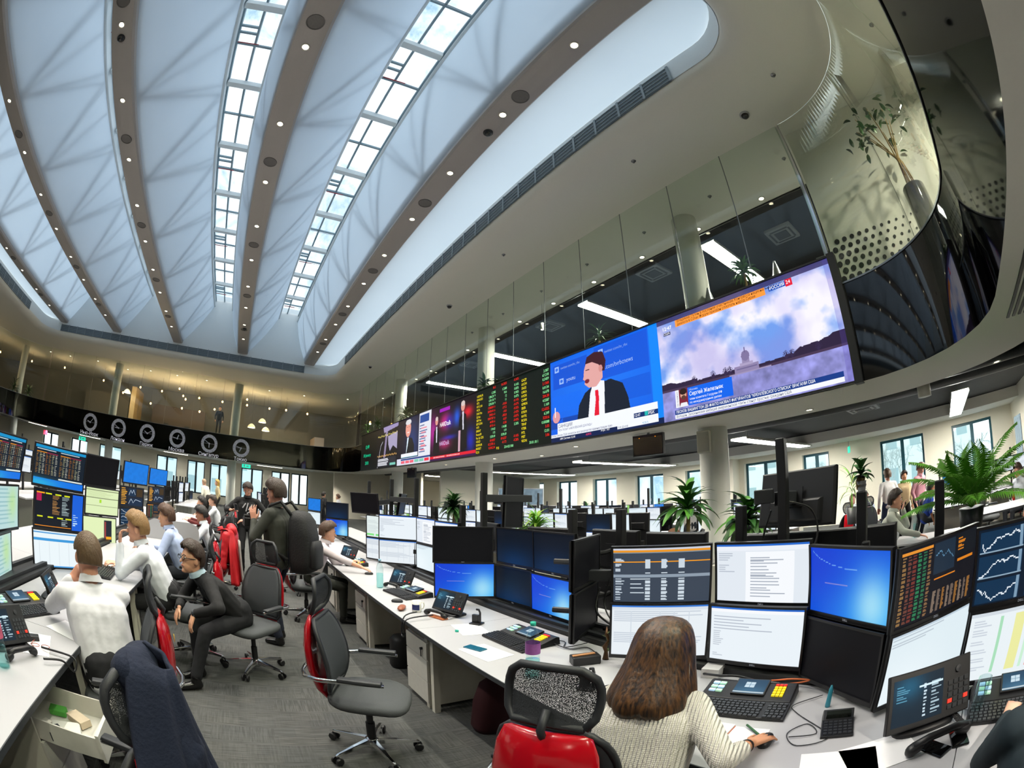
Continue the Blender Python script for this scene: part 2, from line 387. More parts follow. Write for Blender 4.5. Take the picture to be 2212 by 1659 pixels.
# ducts and white bulkheads under the dark ceiling
for (x0, x1, y0, y1, z0, z1) in ((15.4, 17.6, -8, 34, 3.04, 3.36), (-26, 17.6, 31.9, 33.6, 3.06, 3.36)):
    b = MB(); b.box(x0, x1, y0, y1, z0, z1); struct(b.build('trim_2', M_white))
duct = mat('grey_duct', '4c4e50', .5, var=.1)
for (x, z, r_) in ((9.2, 3.28, .1), (9.9, 3.25, .13), (9.1, 8.2, .1), (13.4, 8.16, .14), (14.6, 8.2, .1)):
    b = MB(); b.tube([(x, -7.9, z), (x, 35.9 if z > 4 else 31.8, z)], r_, 10); tag(b.build('air_duct', duct, smooth=True), '%s dark pipe from the void under the black %s ceiling' % ({9.2: 'first', 9.9: 'second', 9.1: 'first', 13.4: 'second', 14.6: 'third'}[x], 'upper gallery' if z > 4 else 'ground floor'), 'duct', 'pipes under the %s black ceiling' % ('upper' if z > 4 else 'lower'))
# outer walls
def wall_with_windows(name, fixed, spans, lo, hi, z0, z1, W, axis, n0, zs=.55, zh=2.82, fm=None, glassm=None):
    """wall on a plane with window openings; spans = list of (a, b)"""
    b = MB(); a0 = lo
    def bx(a, c, zz0, zz1):
        if axis == 'x': b.box(fixed, fixed+.35, a, c, zz0, zz1)
        else: b.box(a, c, fixed, fixed+.35, zz0, zz1)
    for (a, c) in sorted(spans):
        bx(a0, a, z0, z1); bx(a, c, z0, zs); bx(a, c, zh, z1); a0 = c
    bx(a0, hi, z0, z1)
    wl = struct(b.build(name, M_wall))
    for k, (a, c) in enumerate(sorted(spans)):
        t_ = .09; f = MB(); q = fixed+.2
        def fb(m, p, r_, zz0, zz1, th=.06):
            if axis == 'x': m.box(q, q+th, p, r_, zz0, zz1)
            else: m.box(p, r_, q, q+th, zz0, zz1)
        mid = (a+c)/2
        fb(f, a, a+t_, zs, zh); wdw = struct(f.build('window_%d' % (n0+k), fm))
        for (p, r_, zz0, zz1) in ((c-t_, c, zs, zh), (a+t_, c-t_, zs, zs+t_), (a+t_, c-t_, zh-t_, zh), (mid-t_*.8, mid+t_*.8, zs+t_, zh-t_)):
            f = MB(); fb(f, p, r_, zz0, zz1); f.build('frame', fm, wdw)
        for (p, r_) in ((a+t_, mid-t_*.8), (mid+t_*.8, c-t_)):
            f = MB(); q = fixed+.22; fb(f, p, r_, zs+t_, zh-t_, .01); q = fixed+.2; f.build('pane', glassm or M_pane, wdw)
        if axis == 'x':
            f = MB(); f.box(fixed+.17, fixed+.2, mid-.02, mid+.02, 1.5, 1.64); f.build('handle', M_chrome, wdw)
    return wl
wys = [(.8, 2.68), (-2.25, -.45), (4.9, 6.1), (6.95, 8.85), (10.2, 12.0), (13.3, 15.1), (16.4, 18.2), (19.5, 21.3), (22.6, 24.4)]
wall_with_windows('wall_right', 17.6, wys, -8, 36, 0, 3.4, 0, 'x', 20, fm=M_teal)
b = MB(); b.box(19, 19.2, -8, 36, 3.6, 8.4); struct(b.build('wall_right', M_wall))
fxs = [(-17.5, -15.9), (-14.6, -13.0), (-11.9, -9.9), (-6.9, -5.2), (-4.4, -3.0), (-2.6, -1.15), (-.2, 1.45), (2.1, 3.5), (3.6, 4.9), (8.5, 10.2)]
wall_with_windows('wall_far', 33.4, fxs, -26, 17.6, 0, 3.4, 0, 'y', 40, fm=mat('dark_window_frame', '22343a', .4))
b = MB(); b.box(-26, 19, 36, 36.2, 3.4, 8.4); struct(b.build('wall_far', mat('gallery_back_wall', '7f7f7e', .8)))
b = MB(); b.box(-26.2, -26, -8, 36, 0, 8.4); struct(b.build('wall_left', M_wall))
b = MB(); b.box(-26, 19, -8.2, -8, 0, 8.4); struct(b.build('wall_near', M_wall))
b = MB(); b.box(10.5, 17.6, -3.35, -3.2, 0, 3.4); pw = struct(b.build('wall_partition', M_wall))
b = MB(); b.box(6.2, 10.2, 30.2, 30.35, 0, 3.4); struct(b.build('wall_partition', M_wall))
b = MB(); b.box(10.6, 10.75, 25.5, 33.4, 0, 3.4); struct(b.build('wall_partition', M_wall))
b = MB(); b.box(17.0, 17.6, 9.1, 10.0, 0, 3.05); struct(b.build('column', M_wall))
# white perforated wall at the near right corner of the gallery
perf = MB(); perf.box(6.9, 7.05, -6, 1.24, 3.6, 7.8); pw2 = struct(perf.build('wall_gallery', M_white))
dots = MB(); k = 0
for iz in range(8):
    for iy in range(17):
        y = 1.14-iy*.15-(iz % 2)*.075; z = 4.42+iz*.13; r_ = .058*(1-.055*iy-.02*iz)
        if iy+iz*.5 > 15: continue
        if r_ > .006: dots.add([(6.893, y+r_*math.cos(2*PI*j/14), z+r_*math.sin(2*PI*j/14)) for j in range(14)], [tuple(range(13, -1, -1))])
dots.build('perforation_dots', M_black, pw2, kind='stuff')
b = MB(); b.box(6.1, 6.9, -2.0, -1.5, 7.45, 7.8); struct(b.build('trim_3', M_white))
# columns
for (x, y) in ((7.85, -4.1), (7.85, 4.62), (7.85, 13.35), (7.85, 22.05), (-.85, 29.4), (-9.7, 29.4), (-18.4, 29.4), (-21, 20), (-21, 11)):
    b = MB(); b.lathe([(.3, 0), (.3, 7.8)], 28, rot(0, (x, y, 0))); struct(b.build('column', mat('column_paint', 'cfd0c8', .55, var=.02), smooth=True)).modifiers.new('e', 'EDGE_SPLIT').split_angle = R(40)
# black glass band and the balustrade panes round the void
b = MB()
b.rings([lift(ATR(0, 28), 3.0), lift(ATR(0, 28), 4.45), lift(ATR(.04, 28), 4.45), lift(ATR(.04, 28), 3.0)], True, False)
band = struct(b.build('trim_4', M_gband, smooth=True)); band.modifiers.new('e', 'EDGE_SPLIT').split_angle = R(35)
b = MB(); b.rings([lift(ATR(-.015, 28), 4.45), lift(ATR(-.015, 28), 4.475), lift(ATR(.05, 28), 4.475), lift(ATR(.05, 28), 4.45)], True, False); b.build('rail', M_steel, band)
# pane by pane
bal = struct(MB().box(6.52, 6.58, -8, -7.9, 4.4, 4.41).build('window_1', M_steel))
def seg_panes(P):
    pts = [Vector((x, y, 0)) for x, y in P]; 
    for i in range(len(pts)-1):
        a, c = pts[i], pts[i+1]
        m = MB(); d = (c-a).normalized(); g = .004
        m.bar(a+d*g+Vector((0, 0, 6.13)), c-d*g+Vector((0, 0, 6.13)), .012, 3.32); m.build('pane', M_glass, bal)
        m = MB(); m.bar(c+Vector((0, 0, 4.47)), c+Vector((0, 0, 7.8)), .008, .016); m.build('joint', M_steel, bal)
arc = lambda cx, cy_, r_, a0, a1, n: [(cx+r_*math.cos(R(a0+(a1-a0)*i/n)), cy_+r_*math.sin(R(a0+(a1-a0)*i/n))) for i in range(n+1)]
seg_panes([(6.53, 1.27+1.4*k) for k in range(18)])
for (a0, a1) in ((6.53, 0),):
    for (s0, s1) in ((0, 1), (1, 2)):
        m = MB(); A = arc(4.4, 1.22, 2.13, 0, -90, 48)[s0*24:s1*24+1]
        m.rings([lift(A, 4.47), lift(A, 7.8)], False, False); m.build('pane', M_glass, bal, smooth=True, solid=.012)
        m = MB(); m.box(A[0][0]-.004, A[0][0]+.004, A[0][1]-.004, A[0][1]+.004, 4.47, 7.8); m.build('joint', M_black, bal)
for k in range(16):
    m = MB(); m.box(4.4-1.4*(k+1)+.004, 4.4-1.4*k-.004, -.92, -.908, 4.47, 7.8); m.build('pane', M_glass, bal)
m = MB(); A = arc(3.9, 25.7, 2.63, 0, 90, 30); m.rings([lift(A, 4.47), lift(A, 7.8)], False, False); m.build('pane', M_glass, bal, smooth=True, solid=.012)
seg_panes([(3.9-1.9*k, 28.33) for k in range(11)])
m = MB(); A = arc(-15, 24.3, 4.03, 93, 180, 36); m.rings([lift(A, 4.47), lift(A, 7.8)], False, False); m.build('pane', M_glass, bal, smooth=True, solid=.012)
seg_panes([(-19.03, 24.3-2*k) for k in range(9)])
m = MB(); m.box(6.56, 6.62, 1.22, 1.30, 4.47, 7.8); m.build('post', M_chrome, bal)

# ------------------------------------------------------------------ light fittings
def lamp(kind, loc, power, parent=None, color=(1, .93, .8), size=.1, spot=R(100), blend=.8, rx=0, sy=None):
    l = bpy.data.lights.new('lamp', kind); l.energy = power; l.color = color
    if kind == 'SPOT': l.spot_size = spot; l.spot_blend = blend; l.shadow_soft_size = size
    elif kind == 'AREA':
        l.size = size
        if sy: l.shape = 'RECTANGLE'; l.size_y = sy
    else: l.shadow_soft_size = size
    o = bpy.data.objects.new('lamp', l); COL.objects.link(o); o.location = loc
    if parent: o.parent = parent
    return o
def ring_mesh(r0, r1, h, n=20):
    b = MB(); b.lathe([(r1, 0), (r1, -h), (r0, -h), (r0, 0)], n, None, False); return b
root = thing('ceiling_downlight', 'round warm downlight in the grey ceiling beam', 'ceiling light', group='downlights in the grey beams')
ring_mesh(.062, .088, .012).build('trim_ring', mat('satin_ring', 'c9c4bb', .3, metal=.5), root, smooth=True)
b = MB(); b.lathe([(.062, -.004), (.001, -.001)], 20, None, False); b.build('lens', M_spot, root)
first = True; ORD = ['first', 'second', 'third', 'fourth', 'fifth', 'sixth', 'seventh', 'eighth', 'ninth', 'tenth', 'eleventh', 'twelfth', 'thirteenth', 'fourteenth', 'fifteenth', 'sixteenth', 'seventeenth', 'eighteenth']
NAMEB = ['over the video wall aisle', 'right of the centre aisle', 'left of the centre aisle', 'over the left desk rows', 'nearest the left gallery']
for i, xb in enumerate(BX):
    for k in range(11):
        y = .8+2.145*k
        if y < 1.2: continue
        lab = '%s downlight from the far wall in the grey beam %s' % (ORD[10-k], NAMEB[i])
        if first: o = root; o.location = (xb, y, 8.6); o['label'] = lab; first = False
        else: o = dup(root, (xb, y, 8.6), 0, lab)
        o['group'] = 'downlights in the beam ' + NAMEB[i]
        lamp('SPOT', (0, 0, -.03), 230, o, size=.08, spot=R(110))
for k in range(16):
    o = dup(root, (8.4, 2.7+1.87*k-3.74, 7.8), 0, '%s downlight from the near end of the row behind the upper gallery glass' % ORD[k], 'downlights along the upper gallery edge')
    lamp('SPOT', (0, 0, -.03), 200, o, size=.08, spot=R(140))
for k, (x, y) in enumerate(((7.88, 2.5), (7.2, 5.9), (7.2, 8.0), (7.88, 10.2), (7.3, 11.8), (7.3, 15.2), (7.3, 18.8), (7.86, -1.3), (3.5, -1.9), (.5, -1.9), (-2.5, -1.9), (-6, -1.9))):
    o = dup(root, (x, y, 3.0), 0, ('%s round downlight in the white soffit under the video wall, counted from the near end' % ORD[k] if y > 0 else '%s round downlight in the white soffit under the near gallery' % ORD[k-7]), 'downlights under the %s' % ('near gallery' if y < 0 else 'video wall'))
    lamp('SPOT', (0, 0, -.03), 130, o, size=.08, spot=R(150))
for k in range(9):
    o = dup(root, (-15+2.6*k, 29.2, 3.0), 0, '%s downlight from the left in the white soffit under the clock wall' % ORD[k], 'downlights under the clock wall')
for k, (x, y) in enumerate([(x, y) for y in (-2.2, -4.6) for x in (.6, 2.8, 5.0, 7.6)]):
    o = dup(root, (x, y, 7.8), 0, '%s downlight in the ceiling of the near gallery behind the curved panes' % ORD[k], 'downlights of the near gallery')
    lamp('SPOT', (0, 0, -.03), 420, o, (1, .94, .76), .08, R(165))
def strip(x0, x1, y, z, n, name, label, group, along='x', wd=.46, pw=0):
    t_ = thing('light_panel', label, 'ceiling light', ((x0+x1)/2, y, z), 0 if along == 'x' else PI/2, group); L = (x1-x0)
    b = MB()
    for (a, c, d, e) in ((-L/2, L/2, -wd/2-.02, -wd/2), (-L/2, L/2, wd/2, wd/2+.02)): b.box(a, c, d, e, 0, .06)
    b.box(-L/2, L/2, -wd/2-.02, wd/2+.02, .05, .07); b.build('tray', M_metal, t_)
    for k in range(n):
        a = -L/2+L*k/n+.02; c = -L/2+L*(k+1)/n-.02
        b = MB(); b.box(a, c, -wd/2, wd/2, .01, .02); b.build('diffuser', M_led, t_)
    for s in (-1, 1):
        b = MB(); b.tube([(s*L*.4, 0, .07), (s*L*.4, 0, .36)], .006, 5); b.build('hanger', M_steel, t_)
    return t_
for k, y in enumerate((-.62, 5.35, 11.5, 17.9, 24.2)):
    strip(10.4, 16.0, y, 3.0, 4, 'light_panel', '%s glowing panel light row from the near end, under the black office ceiling' % ORD[k], 'panel lights of the ground floor office')
for k, y in enumerate((4.95, 9.9, 16.1, 22.2)):
    strip(9.4, 12.9, y, 7.95, 2, 'light_panel', '%s bright panel light from the near end under the dark upper gallery ceiling' % ORD[k], 'panel lights of the upper gallery')
for k, (x, y) in enumerate(((-16.2, 29.6), (-11.8, 30.6), (-5.0, 31), (1.8, 31), (-20.8, 24), (-20.8, 16), (-20.8, 8))):
    strip(x-.9, x+.9, y, 2.98 if y < 30.2 else 3.0, 1, 'light_panel', '%s slim warm panel light under the galleries, from the clock wall round to the left' % ORD[k], 'slim panel lights below the clock wall', wd=.2)
# ------------------------------------------------------------------ pixel canvases for every lit screen
class Cv:
    def __init__(s, w_, h_, bgc='000000'):
        s.w, s.h = w_, h_; s.a = np.zeros((h_, w_, 3)); s.a[:] = s.c(bgc)
        yy, xx = np.mgrid[0:h_, 0:w_]; s.X = (xx+.5)/w_; s.Y = (yy+.5)/h_
    def c(s, c): return np.array([int(c[i:i+2], 16)/255 for i in (0, 2, 4)]) if isinstance(c, str) else np.array(c)
    def m(s, mask, c, al=1.0): s.a[mask] = s.a[mask]*(1-al)+s.c(c)*al; return s
    def rect(s, x0, y0, x1, y1, c, al=1.0): return s.m((s.X >= x0) & (s.X < x1) & (s.Y >= y0) & (s.Y < y1), c, al)
    def ell(s, x, y, rx, ry, c, al=1.0): return s.m(((s.X-x)/rx)**2+((s.Y-y)/ry)**2 < 1, c, al)
    def glow(s, x, y, rx, ry, c, k=1.0):
        g = np.exp(-(((s.X-x)/rx)**2+((s.Y-y)/ry)**2))[..., None]*k; s.a = s.a*(1-np.clip(g, 0, 1))+s.c(c)*np.clip(g, 0, 1); return s
    def poly(s, pts, c, al=1.0):
        ins = np.zeros(s.X.shape, bool); n = len(pts)
        for i in range(n):
            x0, y0 = pts[i]; x1, y1 = pts[(i+1) % n]
            if y0 == y1: continue
            cnd = ((s.Y >= min(y0, y1)) & (s.Y < max(y0, y1)) & (s.X < x0+(s.Y-y0)*(x1-x0)/(y1-y0))); ins ^= cnd
        return s.m(ins, c, al)
    def line(s, pts, t_, c, al=1.0):
        ar = s.w/s.h
        for (x0, y0), (x1, y1) in zip(pts[:-1], pts[1:]):
            dx, dy = (x1-x0)*ar, y1-y0; L = dx*dx+dy*dy+1e-9
            u = np.clip((((s.X-x0)*ar)*dx+(s.Y-y0)*dy)/L, 0, 1)
            s.m(np.hypot((s.X-x0)*ar-u*dx, s.Y-y0-u*dy) < t_, c, al)
        return s
    def noise(s, n0, oct_=4, seed=0):
        r_ = np.random.default_rng(seed); out = np.zeros((s.h, s.w)); amp = 1; tot = 0
        for o in range(oct_):
            k = n0*2**o; kx, ky = int(k*s.w/s.h)+2, k+2; g = r_.random((ky+1, kx+1))
            fx = s.X*(kx-1); fy = s.Y*(ky-1); ix = fx.astype(int); iy = fy.astype(int); tx = fx-ix; ty = fy-iy; tx = tx*tx*(3-2*tx); ty = ty*ty*(3-2*ty)
            v = (g[iy, ix]*(1-tx)+g[iy, ix+1]*tx)*(1-ty)+(g[iy+1, ix]*(1-tx)+g[iy+1, ix+1]*tx)*ty
            out += v*amp; tot += amp; amp *= .5
        return out/tot
    def rows(s, x0, y0, x1, y1, n, c, fill=.5, wmin=.3, wmax=1, seed=1, al=1):
        r_ = np.random.default_rng(seed); h = (y1-y0)/n
        for i in range(n): s.rect(x0, y0+i*h, x0+(x1-x0)*r_.uniform(wmin, wmax), y0+(i+fill)*h, c, al)
        return s
    def mesh(s, name, W_, H_, gain=1.0):
        h, w_ = s.h, s.w
        xs = np.linspace(-W_/2, W_/2, w_+1); zs = np.linspace(H_/2, -H_/2, h+1)
        co = np.zeros((h+1, w_+1, 3)); co[..., 0] = xs[None]; co[..., 2] = zs[:, None]
        j, i = np.mgrid[0:h, 0:w_]; q = lambda a, b: a*(w_+1)+b
        f = np.stack([q(j+1, i), q(j+1, i+1), q(j, i+1), q(j, i)], -1).reshape(-1, 4)
        me = bpy.data.meshes.new(name); nf = h*w_
        me.vertices.add((h+1)*(w_+1)); me.vertices.foreach_set('co', co.ravel().astype('f4'))
        me.loops.add(nf*4); me.loops.foreach_set('vertex_index', f.ravel().astype('i4'))
        me.polygons.add(nf); me.polygons.foreach_set('loop_start', np.arange(0, nf*4, 4, dtype='i4'))
        me.update(calc_edges=True)
        lin = np.where(s.a <= .04045, s.a/12.92, ((np.clip(s.a, 0, 1)+.055)/1.055)**2.4)*gain
        col = np.ones((nf, 4, 4), 'f4'); col[..., :3] = lin.reshape(nf, 1, 3)
        at_ = me.color_attributes.new('Col', 'FLOAT_COLOR', 'CORNER'); at_.data.foreach_set('color', col.ravel())
        me.materials.append(M_screen)
        return me
F_TXT = {}
def ink(c, s=1.0):
    k = 'ink_'+c+str(s)
    if k not in MATS: emis_mat(k, c, s*.60)
    return MATS[k]

# ------------------------------------------------------------------ the video wall
vw = thing('video_wall', 'long led video wall of news channels and stock quotes along the gallery edge', 'video wall', (6.47, 12.78, 3.97), -PI/2)
def vx(y): return 12.78-y       # world y -> wall local x
b = MB(); b.box(vx(24.35), vx(1.15), .02, .1, -.97, .97); b.build('frame', M_black, vw)
for (z0, z1) in ((-.975, -.945), (.945, .975)):
    b = MB(); b.box(vx(24.35), vx(1.15), -.035, .02, z0, z1); b.build('bezel', M_black, vw)
b = MB(); b.box(vx(1.25), vx(1.12), -.06, .1, -.99, .99); b.build('bezel', M_black, vw)
def panel(cv, ya, yb, gain=1.0):
    o = inst(cv.mesh('screen_panel', ya-yb, 1.89, gain), 'screen_panel', vw, ((vx(ya)+vx(yb))/2, 0, 0)); return o
def vtext(body, size, ya, yb, u, v, c, s=1.0, align='LEFT', sx=1.0, ls=1.0, name='lettering', rz=0):
    """u from the left edge, v from the top edge of the panel that spans ya..yb"""
    x = vx(ya)+u*(ya-yb); z = .945-v*1.89
    return text(body, size, Matrix.Translation((x, -.012, z)) @ Matrix.Rotation(PI/2, 4, 'X') @ Matrix.Rotation(rz, 4, 'Z'), ink(c, s), vw, name, align, 0, sx, ls)
# channel with lake, clouds and domed building
cv = Cv(356, 190); n1 = cv.noise(3, 5, 3); n2 = cv.noise(2, 5, 9); k = np.clip((n1-.33)*4.4, 0, 1)[..., None]; kk = np.clip((n2-.4)*3, 0, 1)[..., None]
sky = cv.c('6f9be8')*(1-k)+cv.c('f2effc')*k; sky = sky*(1-kk*.45)+cv.c('8f86cf')*kk*.45; cv.a = sky
cv.rect(0, 0, 1, .045, '2a2150', .75)
hz = .70+.02*np.sin(cv.X*9)
cv.m(cv.Y > .715, '8f8fd0'); wn_ = cv.noise(14, 3, 5)
cv.a = np.where((cv.Y > .715)[..., None], cv.a*(.72+.5*wn_[..., None]), cv.a)
th = .70-.05*cv.noise(10, 3, 8)-np.where(cv.X > .62, .10*np.clip((cv.X-.62)*2.2, 0, 1), 0)-np.where(cv.X < .22, .02, 0)
cv.m((cv.Y > th) & (cv.Y < .722), '2c1f3c'); cv.m((cv.Y > .70) & (cv.Y < .722), '463450')
for q in (.20, .31, .38, .405, .70, .73, .86):
    for a_ in np.linspace(-1.1, 1.1, 9): cv.line([(q, .70), (q+.02*math.sin(a_), .70-.07*math.cos(a_))], .0022, '33264a')
cv.rect(.43, .655, .56, .715, '8d80a8'); cv.rect(.46, .63, .53, .66, 'a89cc0'); cv.rect(.475, .575, .515, .635, '9387ae'); cv.ell(.495, .575, .022, .045, '7d719c'); cv.rect(.4915, .50, .4985, .55, '6c6190')
cv.rect(.44, .675, .55, .682, '6f6490'); cv.rect(.40, .708, .62, .720, '9c90b4')
cv.poly([(.12, .045), (.655, .045), (.655, .115), (.12, .115)], 'ff9a3c'); cv.rect(.675, .055, .765, .10, '1d4fb0'); cv.rect(.765, .045, .80, .108, 'e01838')
cv.rect(.04, .135, .085, .17, '232a5c')
cv.rect(.155, .72, .41, .885, '0a63e8'); cv.rect(.10, .72, .155, .885, '7c2036'); cv.ell(.128, .775, .018, .045, 'd9a58c'); cv.ell(.128, .745, .021, .03, '2a1a16'); cv.ell(.128, .80, .014, .02, '5a3a30'); cv.poly([(.10, .885), (.112, .845), (.145, .845), (.155, .885)], 'e8e8ee'); cv.rect(.08, .72, .10, .885, 'eceef4')
cv.rect(.07, .905, .955, .947, '163a86'); cv.rect(.07, .947, .955, .985, 'eef0f6')
cv.rect(.97, 0, 1, 1, '5a4cb0', .25)
panel(cv, 4.81, 1.25, 1.05)
A_ = (4.81, 1.25)
vtext('Владимир Путин в послании участникам Конгресса национального', .072, *A_, .135, .075, '3a1d08', 1, sx=.86)
vtext('диалога в Сочи: Форум призван сплотить народ Сирии', .072, *A_, .135, .108, '3a1d08', 1, sx=.86)
vtext('РОССИЯ', .083, *A_, .680, .094, 'ffffff', 1.2, sx=.82); vtext('24', .085, *A_, .769, .092, 'ffffff', 1.2)
vtext('12:47', .10, *A_, .035, .118, 'ffffff', 1.2); vtext('США', .06, *A_, .043, .164, 'ffffff', 1.1)
vtext('Москва', .05, *A_, .165, .755, 'c8dcff', 1); vtext('Сергей Железняк', .095, *A_, .165, .80, 'ffffff', 1.2, sx=.85)
vtext('член комитета Госдумы РФ\nпо международным делам', .055, *A_, .165, .84, 'ffffff', 1, sx=.9, ls=1.1)
vtext('ПО ТЕЛЕФОНУ', .036, *A_, .097, .875, '26335c', 1, rz=PI/2)
vtext('ПЕСКОВ: ВАШИНГТОН ДЕ-ФАКТО НАЗВАЛ ФИГУРАНТОВ "КРЕМЛЁВСКОГО СПИСКА" ВРАГАМИ США', .066, *A_, .08, .937, 'ffffff', 1.2, sx=.80)
vtext('Володин: Заложниками амбиций американской элиты станут простые граждане США', .066, *A_, .08, .977, '1a2a5c', 1, sx=.80)
# studio channel with a man in a dark suit and a red tie
cv = Cv(322, 190, '0a5be0'); cv.glow(.5, .4, .6, .5, '1a78f4', .8); cv.rect(.93, 0, 1, 1, '0884f4')
for (x, y, ww, hh, c) in ((.03, .06, .36, .30, '0a4ccc'), (.46, .02, .46, .38, '0a50d4'), (.02, .45, .3, .2, '0c6af0'), (.6, .47, .32, .22, '0b58d8'), (.0, .72, .3, .12, '083c9c')): cv.rect(x, y, x+ww, y+hh, c, .8)
for (x, y) in ((.05, .08), (.10, .24), (.50, .06)): cv.rect(x, y, x+.045, y+.07, 'c8dcff', .75); cv.ell(x+.022, y+.035, .014, .02, '2a6ae0')
cv.poly([(.27, .86), (.30, .62), (.36, .50), (.44, .44), (.60, .42), (.70, .50), (.74, .66), (.76, .86)], '121c2c')
cv.poly([(.38, .86), (.41, .52), (.45, .38), (.545, .42), (.54, .62), (.535, .86)], 'eef0fa'); cv.poly([(.435, .86), (.46, .60), (.455, .50), (.485, .50), (.49, .58), (.485, .86)], 'e01030')
cv.ell(.43, .29, .075, .165, 'dfa4a0'); cv.poly([(.36, .28), (.345, .34), (.365, .355), (.36, .40), (.40, .45), (.47, .46), (.53, .38), (.53, .22), (.38, .15)], 'dfa4a0')
cv.poly([(.37, .17), (.39, .09), (.46, .06), (.54, .09), (.565, .20), (.55, .31), (.52, .30), (.50, .22), (.44, .17)], '3c1622'); cv.ell(.515, .27, .018, .04, 'cf8c86'); cv.rect(.372, .235, .41, .25, '4a2428'); cv.ell(.385, .37, .022, .025, '7a2030')
cv.ell(.06, .70, .04, .07, 'd898a0'); cv.rect(.045, .58, .052, .70, 'f4f4fa')
cv.rect(.07, .78, .96, .905, 'eef2fb'); cv.poly([(.07, .78), (.13, .72), (.13, .78)], '0a5be0'); cv.rect(.0, .905, .96, .94, 'ecf0fa'); cv.rect(.775, .845, .96, .895, '0c2f6a'); cv.rect(.86, .85, .885, .89, '20b4b0')
cv.rect(0, .94, 1, 1, '0b1f4c'); cv.rect(.64, .935, .96, .975, 'eef2fb')
panel(cv, 8.02, 4.81, 1.05); A_ = (8.02, 4.81)
vtext('САНКЦИИ', .105, *A_, .085, .835, '14224a', 1, sx=.9); vtext('ЧЕМ ГРОЗИТ «КРЕМЛЁВСКИЙ ДОКЛАД»?', .062, *A_, .085, .875, '2a3a66', 1, sx=.85)
vtext('вском списке» США оказалось всё руководство администрации през', .066, *A_, .005, .933, '14224a', 1, sx=.85)
vtext('12:47', .075, *A_, .783, .885, 'ffffff', 1.1, sx=.9); vtext('РБК', .085, *A_, .89, .887, 'ffffff', 1.1, sx=.9)
vtext('АФК Система 12.245', .062, *A_, .10, .978, 'ffffff', 1.1, sx=.85); vtext('-0,041%', .062, *A_, .36, .978, 'ff4a7a', 1.1, sx=.85); vtext('Аэрофлот', .062, *A_, .50, .965, 'ffffff', 1.1, sx=.85); vtext('EUR ЦБ 69,85', .055, *A_, .65, .968, '14224a', 1, sx=.8); vtext('+0,351%', .055, *A_, .84, .968, '2aa0c0', 1, sx=.8)
vtext('twitter.com/tv_rbc', .085, *A_, .12, .13, 'a8c8ff', .8); vtext('youtu', .13, *A_, .18, .30, 'c8dcff', .9); vtext('.com/tvrbcnews', .14, *A_, .56, .30, 'b4d0ff', .9, sx=.85); vtext('twitter.com/tv_rbc', .085, *A_, .56, .12, '9cc0ff', .8)
# quote board
cv = Cv(174, 95, '07120a'); cv.a *= (.8+.4*cv.noise(30, 1, 4)[..., None]); cv.m((np.floor(cv.X*174) % 3 == 0), '0a160c', .5)
panel(cv, 11.5, 8.02); A_ = (11.5, 8.02)
LS = 1.89/18.4; SZ = .094
def colm(lines, u, align, c, s=1.15, sx=.92):
    for i, tx in enumerate(lines):
        if tx: vtext(tx, SZ, *A_, u, (i+1)*LS/1.89, c, s, align, sx)
Yl, Gr, Rd = 'ffe92a', '9dffb0', 'ff2a22'
colm(['', 'USD/RUR', 'EUR/USD', 'RTS', 'RTS 3.18', 'MCX', 'DAX Fut', 'DJ Fut', 'S&P Fut', 'BITCOIN', 'WTI', 'BRENT', 'Russia30', 'Rus 5y CDS', 'GOLD', 'EUR/RUR', 'BASKET', 'EQ $'], .01, 'LEFT', Yl)
n1_ = ['56.2', '1.2385', '1286.20 ↑', '1291.30 ↑', '2295.08 ↑', '13288.00 ↓', '26430.40 ↓', '2843.6 ↓', '10847.87 ↓', '64.98 ↓', '69.16 ↓', '114.63', '115', '1339.49', '69.6837', '62.2378 ↓', '8.508.214']
n2_ = ['56.2025', '1.2388', '10.6', '12', '11', '-19.00', '-177.2', '-10.0', '-383.8', '-0.57', '-0.30', '114.88', '119', '1339.69', '69.6237', '-0.173', '']
n3_ = ['-0.36%', '0.16%', '0.83%', '0.96%', '0.47%', '-0.14%', '-0.67%', '-0.35%', '-3.42%', '-0.87%', '-0.43%', '5.30%', '', '', '-0.16%', '-0.28%', '']
cc = 'RGGGGRRRRRRGGGRRR'
for arr, u in ((n1_, .31), (n2_, .47), (n3_, .63)):
    for i, tx in enumerate(arr):
        if tx: vtext(tx, SZ, *A_, u, (i+1)*LS/1.89 if i == 0 else (i+1.35 if u > .3 else i+1)*LS/1.89, Rd if cc[i] == 'R' else Gr, 1.15, 'RIGHT', .9)
colm(['', 'GAZP', 'LKOH', 'SNGS', 'URKA', 'HYDR', 'CHMF', 'GMKN', 'SBER', 'RTKM', 'NVTK', 'ROSN', 'TRNF', 'VTBR', 'MTL', 'MBT', 'VEON'], .665, 'LEFT', Yl)
for i, (tx, c) in enumerate(zip(['2.587', '67.218', '0.5459', '2.1368', '0.0134', '16.678', '204.38', '4.5587', '1.169', '12.6555', '6.249', '3250.6', '0.00088', '5.05', '12.01', '3.86'], 'GGGRGGRGGRGRGRGR')):
    vtext(tx, SZ, *A_, .985, (i+1.6)*LS/1.89, Rd if c == 'R' else Gr, 1.15, 'RIGHT', .95)
vtext('FI $', SZ, *A_, .33, 17.7*LS/1.89, Yl, 1.15, sx=.92); vtext('224.425.908', SZ, *A_, .44, 17.7*LS/1.89, Gr, 1.15, sx=.92); vtext('30.01.18 1', SZ, *A_, .76, 17.7*LS/1.89, Gr, 1.15, sx=.92)
